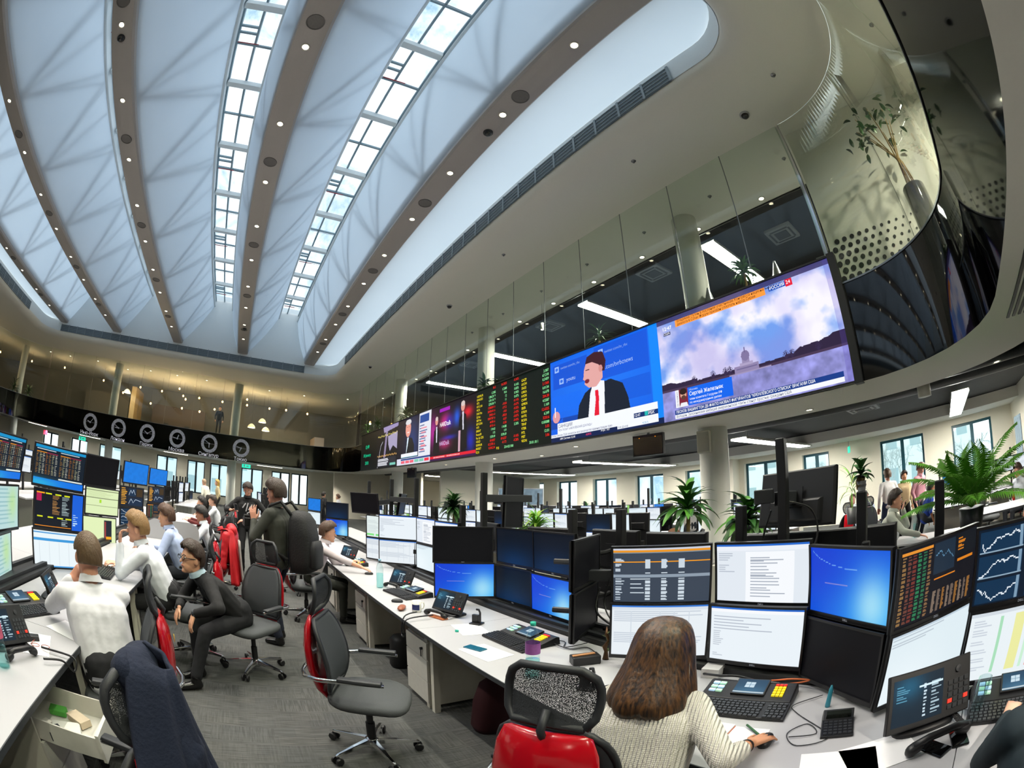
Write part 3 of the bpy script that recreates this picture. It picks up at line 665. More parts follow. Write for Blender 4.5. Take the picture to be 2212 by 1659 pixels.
# talk show channel, two men in suits
cv = Cv(220, 126, '120812'); cv.glow(.06, .45, .1, .3, 'c020a0', .9); cv.glow(.36, .32, .13, .16, 'e01880', .95); cv.glow(.46, .34, .1, .12, '1c2cd0', .7); cv.glow(.62, .3, .07, .16, '1860e8', .95); cv.glow(.84, .27, .1, .1, 'f01830', .95); cv.glow(.45, .62, .16, .04, '1030c8', .9); cv.glow(.36, .72, .14, .1, 'd01878', .8); cv.glow(.9, .75, .08, .2, '1828c0', .9); cv.rect(.22, .06, .46, .13, 'a010b8')
for (x, y, q) in ((.15, .27, 1), (.74, .15, 1.15)):
    cv.poly([(x-.07*q, .86), (x-.06*q, y+.18), (x, y+.10), (x+.06*q, y+.16), (x+.08*q, .86)], '0c0a12'); cv.ell(x, y, .035*q, .075*q, 'e09a8c'); cv.ell(x, y-.045, .034*q, .04*q, 'd8c8c4'); cv.poly([(x-.012, y+.1), (x+.02, y+.1), (x+.022, y+.4), (x+.002, y+.4)], 'e0e0f0')
cv.rect(.66, .55, .70, .9, 'd0a8b8'); cv.rect(0, .91, 1, .96, 'e01430'); cv.rect(0, .96, 1, 1, '3a1048')
panel(cv, 14.8, 11.5); A_ = (14.8, 11.5)
vtext('HARDtalk', .22, *A_, .24, .40, 'ffffff', 1.2, sx=.9); vtext('HARDtalk', .2, *A_, .24, .74, 'e8d0ff', .9, sx=.9)
vtext('NEWS  RUSSIA AND THE WORLD    •    BBC POINTED ON RUSSIA ON AIR', .06, *A_, .1, .95, 'ffffff', 1.1)
# business channel, older man smiling, table of rates
cv = Cv(150, 90, '141020'); cv.glow(.5, .5, .2, .5, '28407c', .9); cv.poly([(.27, .86), (.30, .5), (.36, .42), (.48, .45), (.55, .6), (.56, .86)], '10141e'); cv.poly([(.3, .8), (.33, .42), (.38, .42), (.35, .6)], 'd8ecf8'); cv.ell(.35, .24, .085, .17, 'eaa090'); cv.ell(.35, .09, .09, .06, 'dcdce0'); cv.rect(.32, .30, .39, .32, 'f4f0f0'); cv.rect(.31, .19, .335, .2, '4a2c2c'); cv.rect(.37, .19, .395, .2, '4a2c2c')
cv.rect(.68, .0, 1, .86, 'e4e6f0'); cv.rect(.70, .05, .95, .2, '1c4a9c'); cv.rows(.70, .25, .93, .82, 11, '5a6a9c', .4, .5, 1, 3); cv.rows(.74, .3, .9, .82, 6, 'f08090', .3, .5, 1, 4)
cv.rect(.14, .76, .66, .83, 'f0f2f8'); cv.rect(.14, .83, .66, .85, '1a8cb0'); cv.rect(0, .86, 1, 1, 'dcdcec'); cv.rect(.14, .87, 1, .90, '1c3c84')
for i in range(6): cv.rect(.15+.14*i, .91, .27+.14*i, .97, ('f06478', 'f06478', 'f06478', '7cc8b0', '7cc8b0', 'f03048')[i])
panel(cv, 18.3, 14.8)
cv = Cv(130, 90, '0e0c12')
cv.poly([(.35, .86), (.45, .0), (.55, .0), (.43, .86)], '8c80a0'); cv.poly([(.55, .25), (.98, .2), (.98, .6), (.8, .5), (.66, .62), (.58, .45)], 'a8a0c0'); cv.line([(.05, 1), (.2, .45), (.3, .35)], .012, 'b8b8c4')
for i in range(16): cv.ell(.05+.06*i, .2+.01*(i % 3), .012, .02, 'fff080'); cv.ell(.05+.06*i, .7+.01*(i % 2), .012, .02, 'ffc870')
cv.poly([(.3, 0), (1, 0), (1, .08), (.35, .14)], '9c90bc'); cv.rect(.04, .76, .95, .97, '2a2a34'); cv.rows(.08, .78, .62, .96, 5, 'e4e4ec', .6, .8, 1, 7); cv.rect(.68, .90, .93, .96, '7cc8b8')
panel(cv, 21.3, 18.3)
cv = Cv(60, 40, '060808'); panel(cv, 24.3, 21.3); A_ = (24.3, 21.3)
vtext('12:49', .26, *A_, .42, .42, '18e0a0', 1.1, 'CENTER', 1.3); vtext('30 January', .22, *A_, .42, .64, '18e0a0', 1.1, 'CENTER', 1.5); vtext('2018', .24, *A_, .42, .86, '18e0a0', 1.1, 'CENTER', 1.3)

# ------------------------------------------------------------------ city clocks on the black band of the far gallery
M_dial = mat('clock_ring_paint', 'd6d3dc', .5); M_ctext = mat('clock_lettering', 'dad8e0', .5, emit='dad8e0', estr=.25)
CK = [(-10.94, 'Нью-Йорк', 290, 40), (-8.73, 'Лондон', 270, 300), (-6.62, 'Париж', 300, 60), (-4.52, 'Москва', 20, 280), (-2.37, 'Сингапур', 180, 300), (-.28, 'Токио', 205, 285)]
for i, (x, city, ha, ma) in enumerate(CK):
    t_ = thing('wall_clock', 'white ring wall clock of %s, %s from the left on the black band' % (('New York', 'London', 'Paris', 'Moscow', 'Singapore', 'Tokyo')[i], ORD[i]), 'clock', (x, 28.26, 3.77), 0, 'city clocks on the black band')
    b = MB(); n = 40; b.rings([[(r_*math.cos(2*PI*j/n), y, r_*math.sin(2*PI*j/n)) for j in range(n)] for r_, y in ((.36, 0), (.36, -.045), (.54, -.045), (.54, 0))], True, False); b.build('dial_ring', M_dial, t_)
    for k in range(12):
        a = k*PI/6; b = MB(); b.bar((.46*math.sin(a), -.05, .46*math.cos(a)), (.53*math.sin(a), -.05, .53*math.cos(a)), .02, .006, (0, 1, 0)); b.build('hour_mark', M_black, t_)
    for nm, ang, L, wd in (('hour_hand', ha, .24, .05), ('minute_hand', ma, .33, .035)):
        a = R(ang); b = MB(); b.bar((-.05*math.sin(a), -.04, -.05*math.cos(a)), (L*math.sin(a), -.04, L*math.cos(a)), wd, .01, (0, 1, 0)); b.build(nm, M_dial, t_)
    b = MB(); b.bar((-.36, -.03, 0), (.36, -.03, 0), .015, .01); b.build('cross_wire', M_dial, t_); b = MB(); b.lathe([(.05, -.0), (.05, .05), (.001, .055)], 14, rot(0, (0, 0, 0), PI/2)); b.build('hub', M_dial, t_)
    text(city, .29, Matrix.Translation((0, -.02, -.75)) @ Matrix.Rotation(PI/2, 4, 'X'), M_ctext, t_, 'lettering', 'CENTER')
# ------------------------------------------------------------------ office chair
def rr_ring(cx, cy_, z, w_, d, n=20, e=3.0, bend=0.0, tiltf=None):
    P = []
    for j in range(n):
        a = 2*PI*j/n; c, s_ = math.cos(a), math.sin(a)
        x = w_*math.copysign(abs(c)**(2/e), c); y = d*math.copysign(abs(s_)**(2/e), s_)
        P.append((cx+x, cy_+y+bend*x*x, z))
    return P
def make_chair():
    t_ = thing('office_chair', 'x', 'chair')
    b = MB(); b.lathe([(.045, .055), (.05, .07), (.045, .12), (.03, .13)], 16); b.build('hub', M_chrome, t_, smooth=True)
    lg = MB(); lg.rings([[(sx*w_, r_, z+sz*h_) for sx, sz in ((-1, -1), (1, -1), (.7, 1), (-.7, 1))] for r_, w_, h_, z in ((.03, .026, .022, .10), (.16, .02, .016, .092), (.29, .014, .01, .078), (.31, .01, .006, .074))])
    cs = MB()
    for sx in (-1, 1): cs.lathe([(.008, 0), (.03, .001), (.031, .012), (.026, .018), (.008, .018)], 14, Matrix.Translation((sx*.014, .3, .031)) @ Matrix.Rotation(sx*PI/2, 4, 'Y'))
    cs.tube([(0, .3, .03), (0, .3, .074)], .008, 6)
    first = None
    for k in range(5):
        rz = 2*PI*k/5+.3
        if k == 0:
            first = lg.build('base_leg', M_chrome, t_, bevel=.004); fc = cs.build('caster', M_bplast, t_, smooth=True)
            first.rotation_euler = fc.rotation_euler = (0, 0, rz); fc.modifiers.new('e', 'EDGE_SPLIT').split_angle = R(40)
        else:
            for q in (first, fc):
                o = q.copy(); COL.objects.link(o); o.parent = t_; o.rotation_euler = (0, 0, rz)
    b = MB(); b.lathe([(.03, .12), (.03, .25), (.022, .25), (.022, .40)], 14); b.build('gas_column', M_bplast, t_, smooth=True).modifiers.new('e', 'EDGE_SPLIT').split_angle = R(40)
    b = MB(); b.rings([rr_ring(0, -.02+q, z, w_, d) for z, w_, d, q in ((.37, .09, .12, 0), (.39, .14, .17, 0), (.43, .17, .19, 0))]); b.build('mechanism', M_bplast, t_, smooth=True)
    b = MB()
    S = [(.425, .20, .20), (.432, .235, .235), (.45, .25, .25), (.475, .252, .252), (.492, .235, .235), (.498, .18, .18), (.499, .06, .06)]
    b.rings([[(x, y+.02, z-max(0, (y-.1))*.18-.015*(x/.25)**2*0) for x, y, z in rr_ring(0, 0, z, w_, d, 28, 3.2)] for z, w_, d in S]); b.build('seat', M_fabl, t_, smooth=True)
    # back pad: fabric stretched in a rim
    prof = [(.52, .17, -.20), (.56, .21, -.195), (.64, .225, -.185), (.74, .225, -.195), (.84, .215, -.22), (.93, .19, -.25), (.985, .14, -.272)]
    bk = lambda z: np.interp(z, [p_[0] for p_ in prof], [p_[2] for p_ in prof])
    wd = lambda z: np.interp(z, [p_[0] for p_ in prof], [p_[1] for p_ in prof])
    b = MB(); b.grid(lambda u, v: ((u*2-1)*wd(.52+.465*v)*.95, bk(.52+.465*v)+.35*((u*2-1)*wd(.52+.465*v))**2*1.2, .52+.465*v), 10, 12); b.build('back_mesh', M_fab, t_, smooth=True, solid=.018)
    rim = []
    zs = np.linspace(.52, .985, 12)
    for z in zs: rim.append((wd(z), bk(z)+.42*wd(z)**2, z))
    for z in zs[::-1]: rim.append((-wd(z), bk(z)+.42*wd(z)**2, z))
    rim.append(rim[0]); b = MB(); b.tube(rim, .014, 6); b.build('back_rim', M_dplast, t_, smooth=True)
    # glossy shell behind
    b = MB()
    sh = [(.37, .05, -.17, .02), (.42, .09, -.22, .03), (.52, .15, -.285, .035), (.66, .185, -.325, .035), (.80, .19, -.335, .034), (.92, .175, -.325, .03), (.985, .15, -.31, .02), (1.0, .12, -.305, .008)]
    b.rings([rr_ring(0, y, z, w_, d, 24, 2.6, bend=1.2) for z, w_, y, d in sh]); b.build('back_shell', M_red, t_, smooth=True)
    b = MB(); b.tube([(0, -.1, .40), (0, -.2, .42), (0, -.27, .50)], .03, 8); b.build('back_bracket', M_bplast, t_, smooth=True)
    # headrest
    hp = [(1.02, .12, -.30), (1.05, .145, -.29), (1.11, .155, -.275), (1.17, .15, -.27), (1.21, .13, -.275), (1.225, .10, -.28)]
    hy = lambda z: np.interp(z, [p_[0] for p_ in hp], [p_[2] for p_ in hp]); hw = lambda z: np.interp(z, [p_[0] for p_ in hp], [p_[1] for p_ in hp])
    b = MB(); b.grid(lambda u, v: ((u*2-1)*hw(1.02+.205*v)*.95, hy(1.02+.205*v)+1.3*((u*2-1)*hw(1.02+.205*v))**2, 1.02+.205*v), 8, 8); b.build('headrest_mesh', M_net, t_, smooth=True)
    rim = [(hw(z), hy(z)+1.3*hw(z)**2, z) for z in np.linspace(1.02, 1.225, 7)]+[(-hw(z), hy(z)+1.3*hw(z)**2, z) for z in np.linspace(1.225, 1.02, 7)]; rim.append(rim[0])
    b = MB(); b.tube(rim, .015, 8); b.build('headrest_frame', M_dplast, t_, smooth=True)
    b = MB(); b.tube([(0, -.31, .96), (0, -.335, 1.02), (0, -.29, 1.08)], .014, 6); b.build('headrest_stem', M_dplast, t_, smooth=True)
    # chrome arm loop round the shell
    half = [(.275, .16, .665), (.285, .05, .67), (.285, -.10, .665), (.27, -.22, .65), (.21, -.32, .635), (.10, -.375, .625)]
    path = half+[(0, -.39, .62)]+[(-x, y, z) for x, y, z in half[::-1]]
    b = MB(); b.tube(path, [.012, .014, .016, .016, .014, .013, .013, .013, .014, .016, .016, .014, .012], 8); b.build('arm_loop', M_chrome, t_, smooth=True)
    for s_ in (-1, 1):
        b = MB(); b.rings([[(s_*.285+x, y, z) for x, z in ((-.028, .668), (.028, .668), (.03, .685), (.02, .695), (-.02, .695), (-.03, .685))] for y in (-.10, .15)]); b.build('arm_pad', M_dplast, t_, smooth=True, bevel=.008)
    return t_
chair0 = make_chair(); ch_used = [False]
def chair(x, y, deg, label, group='office chairs with red backs', sc=1.0, h=0):
    if not ch_used[0]: o = chair0; o.location = (x, y, h); o.rotation_euler = (0, 0, R(deg)); o['label'] = label; o['group'] = group; ch_used[0] = True; return o
    return dup(chair0, (x, y, h), R(deg), label, group)
chair(.70, 2.59, -118, 'empty red-backed grey office chair in the middle of the aisle, at the right desk row')
chair(.05, 4.12, 140, 'grey office chair under the man in black sweater and glasses')
chair(.86, 6.08, -88, 'red-backed office chair of the man in a white shirt at the right desk row')
chA = chair(-.80, 2.36, 104, 'red-backed office chair of the man in white seen from behind, yellow sticker on it')
b = MB(); b.lathe([(.022, 0), (.022, .002)], 16, Matrix.Translation((-.06, -.372, .88)) @ Matrix.Rotation(PI/2, 4, 'X')); b.build('sticker', mat('yellow_sticker', 'f0dc20', .6), chA)
chair(-.62, 1.24, 76, 'office chair at the left desk with a navy jacket hung over its back')
chair(1.07, 1.15, -62, 'office chair of the woman in the knitted sweater')
chair(1.02, -.56, -88, 'office chair at the bottom right corner under the person in dark sweater')
chair(-.56, 4.32, 92, 'office chair of the man in white shirt resting his chin on his hand')
chair(-.66, 5.72, 92, 'office chair of the man in the light blue shirt')
chair(-.52, 6.45, 95, 'red office chair under the bright red hooded jacket')
chair(-.42, 7.55, 92, 'red-backed chair of the bearded man, beside the red jacket')
chair(-.66, 10.3, 95, 'red-backed chair of the man in maroon')
chair(-.5, 11.95, 95, 'red-backed chair farthest down the left desk row')
chair(1.0, 7.6, -70, 'red-backed chair behind the man with the black backpack')
chair(6.9, 1.1, 178, 'grey office chair back beside the man in the grey shirt')
chair(9.6, 2.5, -20, 'red-backed chair in front of the two people sitting by the window')
chair(10.6, 1.9, 120, 'red-backed chair with dark grey headrest beside the standing men')
chair(10.3, -2.0, -110, 'red-backed chair of the headset man by the right wall')
chair(9.9, -1.1, 160, 'grey mesh chair between the headset man and the palm')
chair(11.4, 4.6, 170, 'red-backed chair standing behind the hanging ivy post')
chair(5.4, 3.7, 40, 'office chair of the young person in the cream jacket')
chair(7.3, 11.0, 180, 'grey chair by the person in pink shirt')
chair(7.6, 6.4, 150, 'grey chair draped with a long black coat')
# ------------------------------------------------------------------ benches
M_rail = mat('black_rail', '101113', .5)
def desk(x0, x1, y0, y1, label, group, front):
    t_ = thing('desk', label, 'desk', ((x0+x1)/2, (y0+y1)/2, 0), 0, group); a, c = -(x1-x0)/2, (x1-x0)/2; d, e = -(y1-y0)/2, (y1-y0)/2
    b = MB(); b.box(a+.004, c-.004, d+.002, e-.002, .716, .741); b.build('desk_top', M_desk, t_, bevel=.002)
    f = a if front < 0 else c
    b = MB(); b.box(min(f, f-front*.006), max(f, f-front*.006), d, e, .713, .742); b.build('edge_band', M_deskedge, t_)
    for yy in (d+.05, e-.05):
        for xx in (a+.12, c-.08):
            b = MB(); b.box(xx-.025, xx+.025, yy-.025, yy+.025, 0, .716); b.build('leg', M_metal, t_)
    b = MB(); b.box(a+.1, c-.05, d+.03, d+.07, .68, .716); b.build('frame_bar', M_metal, t_)
    return t_
BY = [3.1+1.67*k for k in range(-4, 7)]
for k in range(len(BY)-1):
    desk(1.25, 2.1, BY[k], BY[k+1], '%s white desk from the near end of the right aisle row' % ORD[k], 'desks of the right row, aisle side', -1)
    if k > 0: desk(2.42, 3.25, BY[k], BY[k+1], '%s white desk from the near end, back side of the right row' % ORD[k-1], 'desks of the right row, far side', 1)
LY = [-.9+1.67*k for k in range(0, 9)]
for k in range(len(LY)-1):
    desk(-1.86, -1.02, LY[k], LY[k+1], '%s white desk from the near end of the left aisle row' % ORD[k], 'desks of the left row, aisle side', 1)
    desk(-3.1, -2.2, LY[k], LY[k+1], '%s white desk from the near end, back side of the left row' % ORD[k], 'desks of the left row, far side', -1)
def spine(x, y0, y1, label, w_=.16):
    t_ = thing('cable_rail', label, 'cable rail', (x, (y0+y1)/2, 0)); L = (y1-y0)/2
    b = MB(); b.box(-w_, w_, -L, L, .66, .775); b.build('tray', M_rail, t_, bevel=.006)
    for s_ in (-1, 1):
        b = MB(); b.box(s_*w_*.55-.02, s_*w_*.55+.02, -L, L, .775, .80); b.build('rail', M_dplast, t_)
    for k in range(int((y1-y0)/1.67)+1):
        b = MB(); b.box(-.08, .08, -L+1.67*k, -L+1.67*k+.06, 0, .66); b.build('leg', M_metal, t_)
    return t_
spine(2.26, BY[0], BY[-1], 'black cable rail between the two sides of the right desk row')
spine(-2.03, LY[0], LY[-1], 'black cable rail between the two sides of the left desk row')
def pole(x, y, z1, label, z0=.8, s_=.055):
    t_ = thing('monitor_pole', label, 'pole', (x, y, z0), 0, 'black monitor poles')
    b = MB(); b.box(-s_/2, s_/2, -s_/2, s_/2, 0, z1-z0); b.build('post', M_bplast, t_, bevel=.006)
    b = MB(); b.box(-.09, .09, -.07, .07, 0, .02); b.build('foot_plate', M_bplast, t_)
    for zc in (.5, .17):
        b = MB(); b.box(-s_*.75, s_*.75, -s_*.75, s_*.75, zc, zc+.06); b.build('clamp', M_bplast, t_, bevel=.006)
    return t_
PL = {}
for k, (y, z1) in enumerate(((.93, 2.0), (1.2, 1.66), (.47, 1.67), (.03, 1.66), (2.63, 1.67), (2.13, 1.67), (8.08, 2.0), (6.8, 2.01), (5.76, 2.01), (3.96, 2.02), (4.41, 1.68))):
    PL[y] = pole(2.33, y, z1, '%s black pole of the right desk row, %s m high' % (('tall' if z1 > 1.9 else 'short'), ('%.2f at %.1f' % (z1, y))) if 0 else
        ['tall black pole in front of the big monitor seen from behind', 'short black pole with square cap beside the column', 'short black pole topped by the hanging ivy', 'short black pole in front of the palm', 'short black pole left of the wide monitor back', 'short black pole in front of the wide monitor backs', 'tall black pole behind the tilted black monitor', 'tall black pole with crossbar above the white screens', 'third tall black pole, right of the crossbar', 'tall black pole carrying the monitor turned edge on', 'short black pole left of the edge-on monitor'][k])
# ------------------------------------------------------------------ monitors
MW, MH = .555, .345
def casing_mb():
    b = MB(); w_, h = MW/2, MH/2
    b.box(-w_, w_, -.012, .012, -h, -h+.022); b.box(-w_, w_, -.012, .012, h-.012, h); b.box(-w_, -w_+.012, -.012, .012, -h+.022, h-.012); b.box(w_-.012, w_, -.012, .012, -h+.022, h-.012)
    b.rings([[(sx*a, y, sz*c+o_) for sx, sz in ((-1, -1), (1, -1), (1, 1), (-1, 1))] for a, c, y, o_ in ((w_, h, -.004, 0), (w_, h, .014, 0), (w_*.985, h*.975, .026, 0), (w_*.95, h*.93, .032, 0))], True, True)
    b.rings([[(sx*a, y, z) for sx, z in ((-1, z0), (1, z0), (1, z1), (-1, z1))] for a, z0, z1, y in ((w_*.72, -h*.86, -h*.05, .030), (w_*.66, -h*.80, -h*.10, .050), (w_*.62, -h*.78, -h*.16, .056))])
    return b
_c = casing_mb().build('tmp', M_bplast); CAS = _c.data; bpy.data.objects.remove(_c)
b = MB(); b.box(-.06, .06, .055, .064, -.06, .06); b.tube([(0, .06, 0), (0, .12, -.01), (.0, .17, -.01), (0, .24, -.01)], .022, 8); _c = b.build('tmp', M_bplast); BRK = _c.data; bpy.data.objects.remove(_c)
b = MB(); b.box(-MW*.3, MW*.3, .0313, .0318, MH*.36, MH*.372); _c = b.build('tmp', M_black); VNT = _c.data; bpy.data.objects.remove(_c)
SCN = {}
def screen(kind, seed=0):
    k_ = (kind, seed)
    if k_ in SCN: return SCN[k_]
    cv = Cv(96, 54); g = 1.0; r_ = np.random.default_rng(seed+11)
    if kind == 'off': cv = Cv(2, 2, '060608')
    elif kind == 'offblue': cv = Cv(24, 14, '07101c'); cv.glow(.5, 1.0, .6, .5, '0c3868', .7)
    elif kind == 'blue':
        cv.a[:] = cv.c('1048d8'); cv.glow(.95, .9, .7, .7, '28a8f8', .9); cv.glow(.8, .75, .22, .45, 'b8ecf8', .85); cv.glow(.05, .2, .5, .6, '1438d0', .6)
        cv.line([(.02, .05), (.12, .16), (.28, .24), (.45, .28), (.7, .3)], .006, '7fb4f4', .7); cv.rect(.2, .52, .5, .535, 'd8a8d0', .5); g = .95
    elif kind == 'flatblue': cv.a[:] = cv.c('1478dc'); cv.a *= (.95+.1*cv.noise(6, 2, 1)[..., None]); cv.rect(.86, .9, .88, .94, 'c0e0f8')
    elif kind == 'doc':
        cv.a[:] = cv.c('dfe6ee'); cv.rect(0, 0, 1, .035, '2a68c8'); cv.rect(0, .035, 1, .12, 'e8ecf4'); cv.rect(.32, .13, .84, 1, 'f2f5f9'); cv.rows(.38, .2, .78, .95, 26, 'a8b0bc', .4, .3, 1, seed+2); cv.rows(.02, .15, .2, .5, 10, 'b8c0cc', .4, .4, 1, seed+5)
    elif kind == 'sheet':
        cv.a[:] = cv.c('e4ebf0'); cv.rect(0, 0, 1, .04, '3a78d0'); cv.rect(0, .04, 1, .10, 'd4dce6'); cv.rows(.02, .12, .96, .9, 22, 'c2cbd6', .25, .4, 1, seed+3)
        for u in (.2, .35, .5, .65, .8): cv.rect(u, .12, u+.008, .92, 'cdd6e0')
    elif kind == 'mail':
        cv.a[:] = cv.c('e6eef4'); cv.rect(0, 0, 1, .04, '2868c8'); cv.rect(0, .04, 1, .09, 'f2f4f8'); cv.rows(.03, .14, .98, .42, 10, 'b4bcc8', .3, .3, 1, seed+4); cv.rows(.03, .45, .15, .95, 14, 'c0c8d2', .4, .4, 1, 6)
    elif kind == 'plain': cv.a[:] = cv.c('dceaf0'); cv.rect(0, 0, 1, .04, 'b8c8d6'); cv.rows(.02, .06, .7, .18, 4, 'b6c2cc', .3, .4, 1, 5); cv.glow(.2, .8, .5, .5, 'eef6fa', .6)
    elif kind == 'list':
        cv.a[:] = cv.c('3c4654'); cv.rect(0, 0, 1, .03, 'c8ccd8'); cv.rect(0, .035, 1, .065, 'e89420'); cv.rect(0, .065, 1, .085, '7e8c94'); cv.rect(0, .24, 1, .262, 'f09a20'); cv.rect(0, .49, 1, .53, '8c9aa8')
        for (a, c) in ((.14, .46), (.56, .97)):
            for u, s_ in ((.33, 1), (.5, 2), (.68, 3)): cv.rows(u, a, u+.06, c, 16, 'c8d4de', .7, .9, 1, s_)
            cv.rows(.02, a, .12, c, 14, 'b8c4d0', .5, .4, 1, 8)
        cv.rows(.18, .56, .34, .9, 4, 'c8d4de', .15, .6, 1, 9)
    elif kind == 'term':
        cv.a[:] = cv.c('14151c')
        for i, c in enumerate(('8a6a40', '6a4034', '70342c', '2c7a50', '2c6a48', '806040')): cv.rows(.02+.06*i, .1, .065+.06*i, .98, 30, c, .6, .7, 1, i+seed)
        cv.rect(.0, .04, .38, .07, 'e09030'); cv.rect(.4, .03, .68, .45, '1c2c3c'); cv.line([(.42, .2), (.48, .15), (.52, .24), (.58, .18), (.66, .3)], .006, '5a88a8')
        cv.rect(.7, .02, 1, .3, '161a20'); cv.rows(.72, .05, .84, .28, 8, 'c87820', .5, .4, 1, 3)
        for i in range(9): cv.rows(.42+.06*i, .55, .46+.06*i, .98, 24, ('7a6a5c', '685a50', '8a6030')[i % 3], .55, .6, 1, i+20)
        cv.rect(.42, .5, .7, .52, 'd88020'); cv.rect(.72, .36, .95, .38, 'd88020')
    elif kind == 'charts':
        cv.a[:] = cv.c('0c1a2a')
        for i in range(2):
            for j in range(3):
                x0, y0 = .02+.5*i, .03+.33*j; cv.rect(x0, y0, x0+.44, y0+.29, '10304c'); v = r_.normal(0, .035, 18).cumsum(); v = (v-v.min())/(v.max()-v.min()+1e-6)
                cv.line([(x0+.02+.4*q/17, y0+.26-.2*v[q]) for q in range(18)], .009, 'dfe8f0'); cv.rect(x0+.4, y0, x0+.43, y0+.29, '7a98b0'); cv.rect(x0, y0+.27, x0+.44, y0+.28, '8aa4b8')
    elif kind == 'colsheet':
        cv.a[:] = cv.c('e6eef2'); cv.rect(0, 0, 1, .06, 'd0d8e0')
        for u, c in ((.3, 'a8dcb8'), (.46, 'e8e8a0'), (.60, 'c8ecd0'), (.68, 'e89a98'), (.74, 'a8e0bc'), (.9, 'd8e0ea')): cv.rect(u, .1, u+(.10 if u == .46 else .035), .9, c)
        cv.rows(.04, .12, .24, .9, 24, 'c8d0da', .3, .5, 1, 3)
    elif kind == 'table':
        cv.a[:] = cv.c('14202c'); cv.rect(0, 0, 1, .07, '1890c8'); cv.rect(0, .84, 1, 1, '1470e0'); cv.glow(.1, .95, .4, .12, '30b8d8', .8)
        for u0 in (.03, .50):
            cv.rect(u0, .09, u0+.38, .12, 'c8dce8'); cv.rect(u0, .16, u0+.2, .19, 'e89020'); cv.rect(u0+.2, .17, u0+.42, .19, 'a02848')
            for i in range(7): cv.rows(u0+.062*i, .2, u0+.05+.062*i, .74, 16, ('7a5a30', '8a8a70', '9a9a90', '805028')[i % 4], .5, .5, 1, i+seed)
        cv.rect(.5, .78, .98, .82, 'dce4e0')
    elif kind == 'mix':
        cv.a[:] = cv.c('10161f'); cv.rect(.78, 0, 1, 1, '1860d8'); cv.rect(.03, .1, .14, .3, 'b01850'); cv.rect(.03, .05, .2, .09, 'f0a020')
        for x in (.22, .42, .60): cv.rect(x, .06, x+.12, .10, 'd8e020')
        for x, c in ((.36, '9a7040'), (.56, '8fa0a4')): cv.rows(x, .12, x+.16, .62, 16, c, .55, .5, 1, 5)
        for x in (.05, .27, .47, .65): cv.rect(x, .68, x+.12, .72, 'd8e020')
        cv.rect(0, .94, .76, .97, 'f09020'); cv.rows(.56, .74, .7, .92, 6, '9aa8a8', .5, .5, 1, 7); cv.rows(.8, .55, .95, .9, 6, 'b8d8f0', .4, .2, .7, 8)
    elif kind == 'green':
        cv.a[:] = cv.c('dcecb8'); 
        for y in (.06, .36, .66): cv.rect(0, y, 1, y+.03, '8a9470'); cv.rows(.04, y+.06, .9, y+.28, 6, 'c8d8a4', .3, .6, 1, 3)
        cv.rect(.42, .42, .48, .56, 'a8dc30')
    elif kind == 'green2': cv.a[:] = cv.c('dfeeb8'); cv.rect(.64, .1, .88, .96, '1c2430'); cv.rect(.66, .14, .7, .8, 'a04040'); cv.rect(.7, .74, .86, .86, 'f0a820')
    elif kind == 'bluetop': cv.a[:] = cv.c('e8f2f6'); cv.rect(0, .04, 1, .08, '5aa0d8'); cv.rect(0, .2, 1, .27, '3c98d8'); cv.rect(0, .97, 1, 1, '50a0e0'); [cv.rect(u, .3, u+.004, .95, 'd4dee4') for u in np.linspace(.05, .95, 14)]
    elif kind == 'orange': cv.a[:] = cv.c('18202c'); cv.rows(.03, .05, .3, .95, 10, 'e0a030', .5, .6, 1, 3); cv.rect(.34, .06, .66, .46, '16304a'); cv.line([(.36, .4), (.44, .15), (.5, .3), (.56, .12), (.64, .35)], .012, 'c8d8e8'); cv.rect(.34, .55, .96, .95, '142a44'); cv.line([(.36, .85), (.46, .6), (.56, .8), (.66, .62), (.9, .7)], .012, 'c8d8e8'); cv.rect(.7, .06, .97, .46, '403018')
    elif kind == 'split': cv.a[:] = cv.c('dfeae8'); cv.rows(.04, .2, .56, .8, 10, 'c4ccd0', .3, .5, 1, 3); cv.rect(0, .86, .26, .94, '80e080'); cv.rect(.32, .86, .6, .94, '80e080'); cv.rect(.62, 0, 1, 1, '1c3034'); cv.rows(.65, .08, .95, .9, 12, '5aa080', .4, .6, 1, 4)
    elif kind == 'teal': cv.a[:] = cv.c('b8d8d8'); cv.rows(.02, .05, .98, .95, 9, '98c0c4', .35, .6, 1, 3); cv.glow(.8, .4, .15, .4, 'b8e080', .6)
    elif kind == 'greenside': cv.a[:] = cv.c('cfe0e0'); cv.rows(.05, .1, .5, .9, 9, 'b0c4c8', .4, .5, 1, 3); cv.rect(.72, 0, 1, 1, '90d060')
    me = cv.mesh('screen', MW-.024, MH-.034, g); SCN[k_] = me; return me
SIDE_MON = []
def monitor(x, y, z, yaw, content, label, tilt=0, group=None, logo=False, far=False):
    """x, y, z is the middle of the screen; yaw 0 looks towards -Y"""
    t_ = thing('monitor', label, 'monitor', (x, y, z), 0, group); t_.rotation_euler = (R(tilt), 0, R(yaw))
    inst(CAS, 'casing', t_)
    inst(screen(*content) if isinstance(content, tuple) else screen(content), 'screen', t_, (0, -.0062, .005))
    if not far: inst(BRK, 'bracket', t_); inst(VNT, 'vent_slit', t_)
    if logo: text('DELL', .015, Matrix.Translation((0, -.0125, -MH/2+.006)) @ Matrix.Rotation(PI/2, 4, 'X'), ink('b8bcc4', .6), t_, 'logo', 'CENTER')
    return t_
GR = 'monitors on the right desk row'; GL = 'monitors on the left desk row'
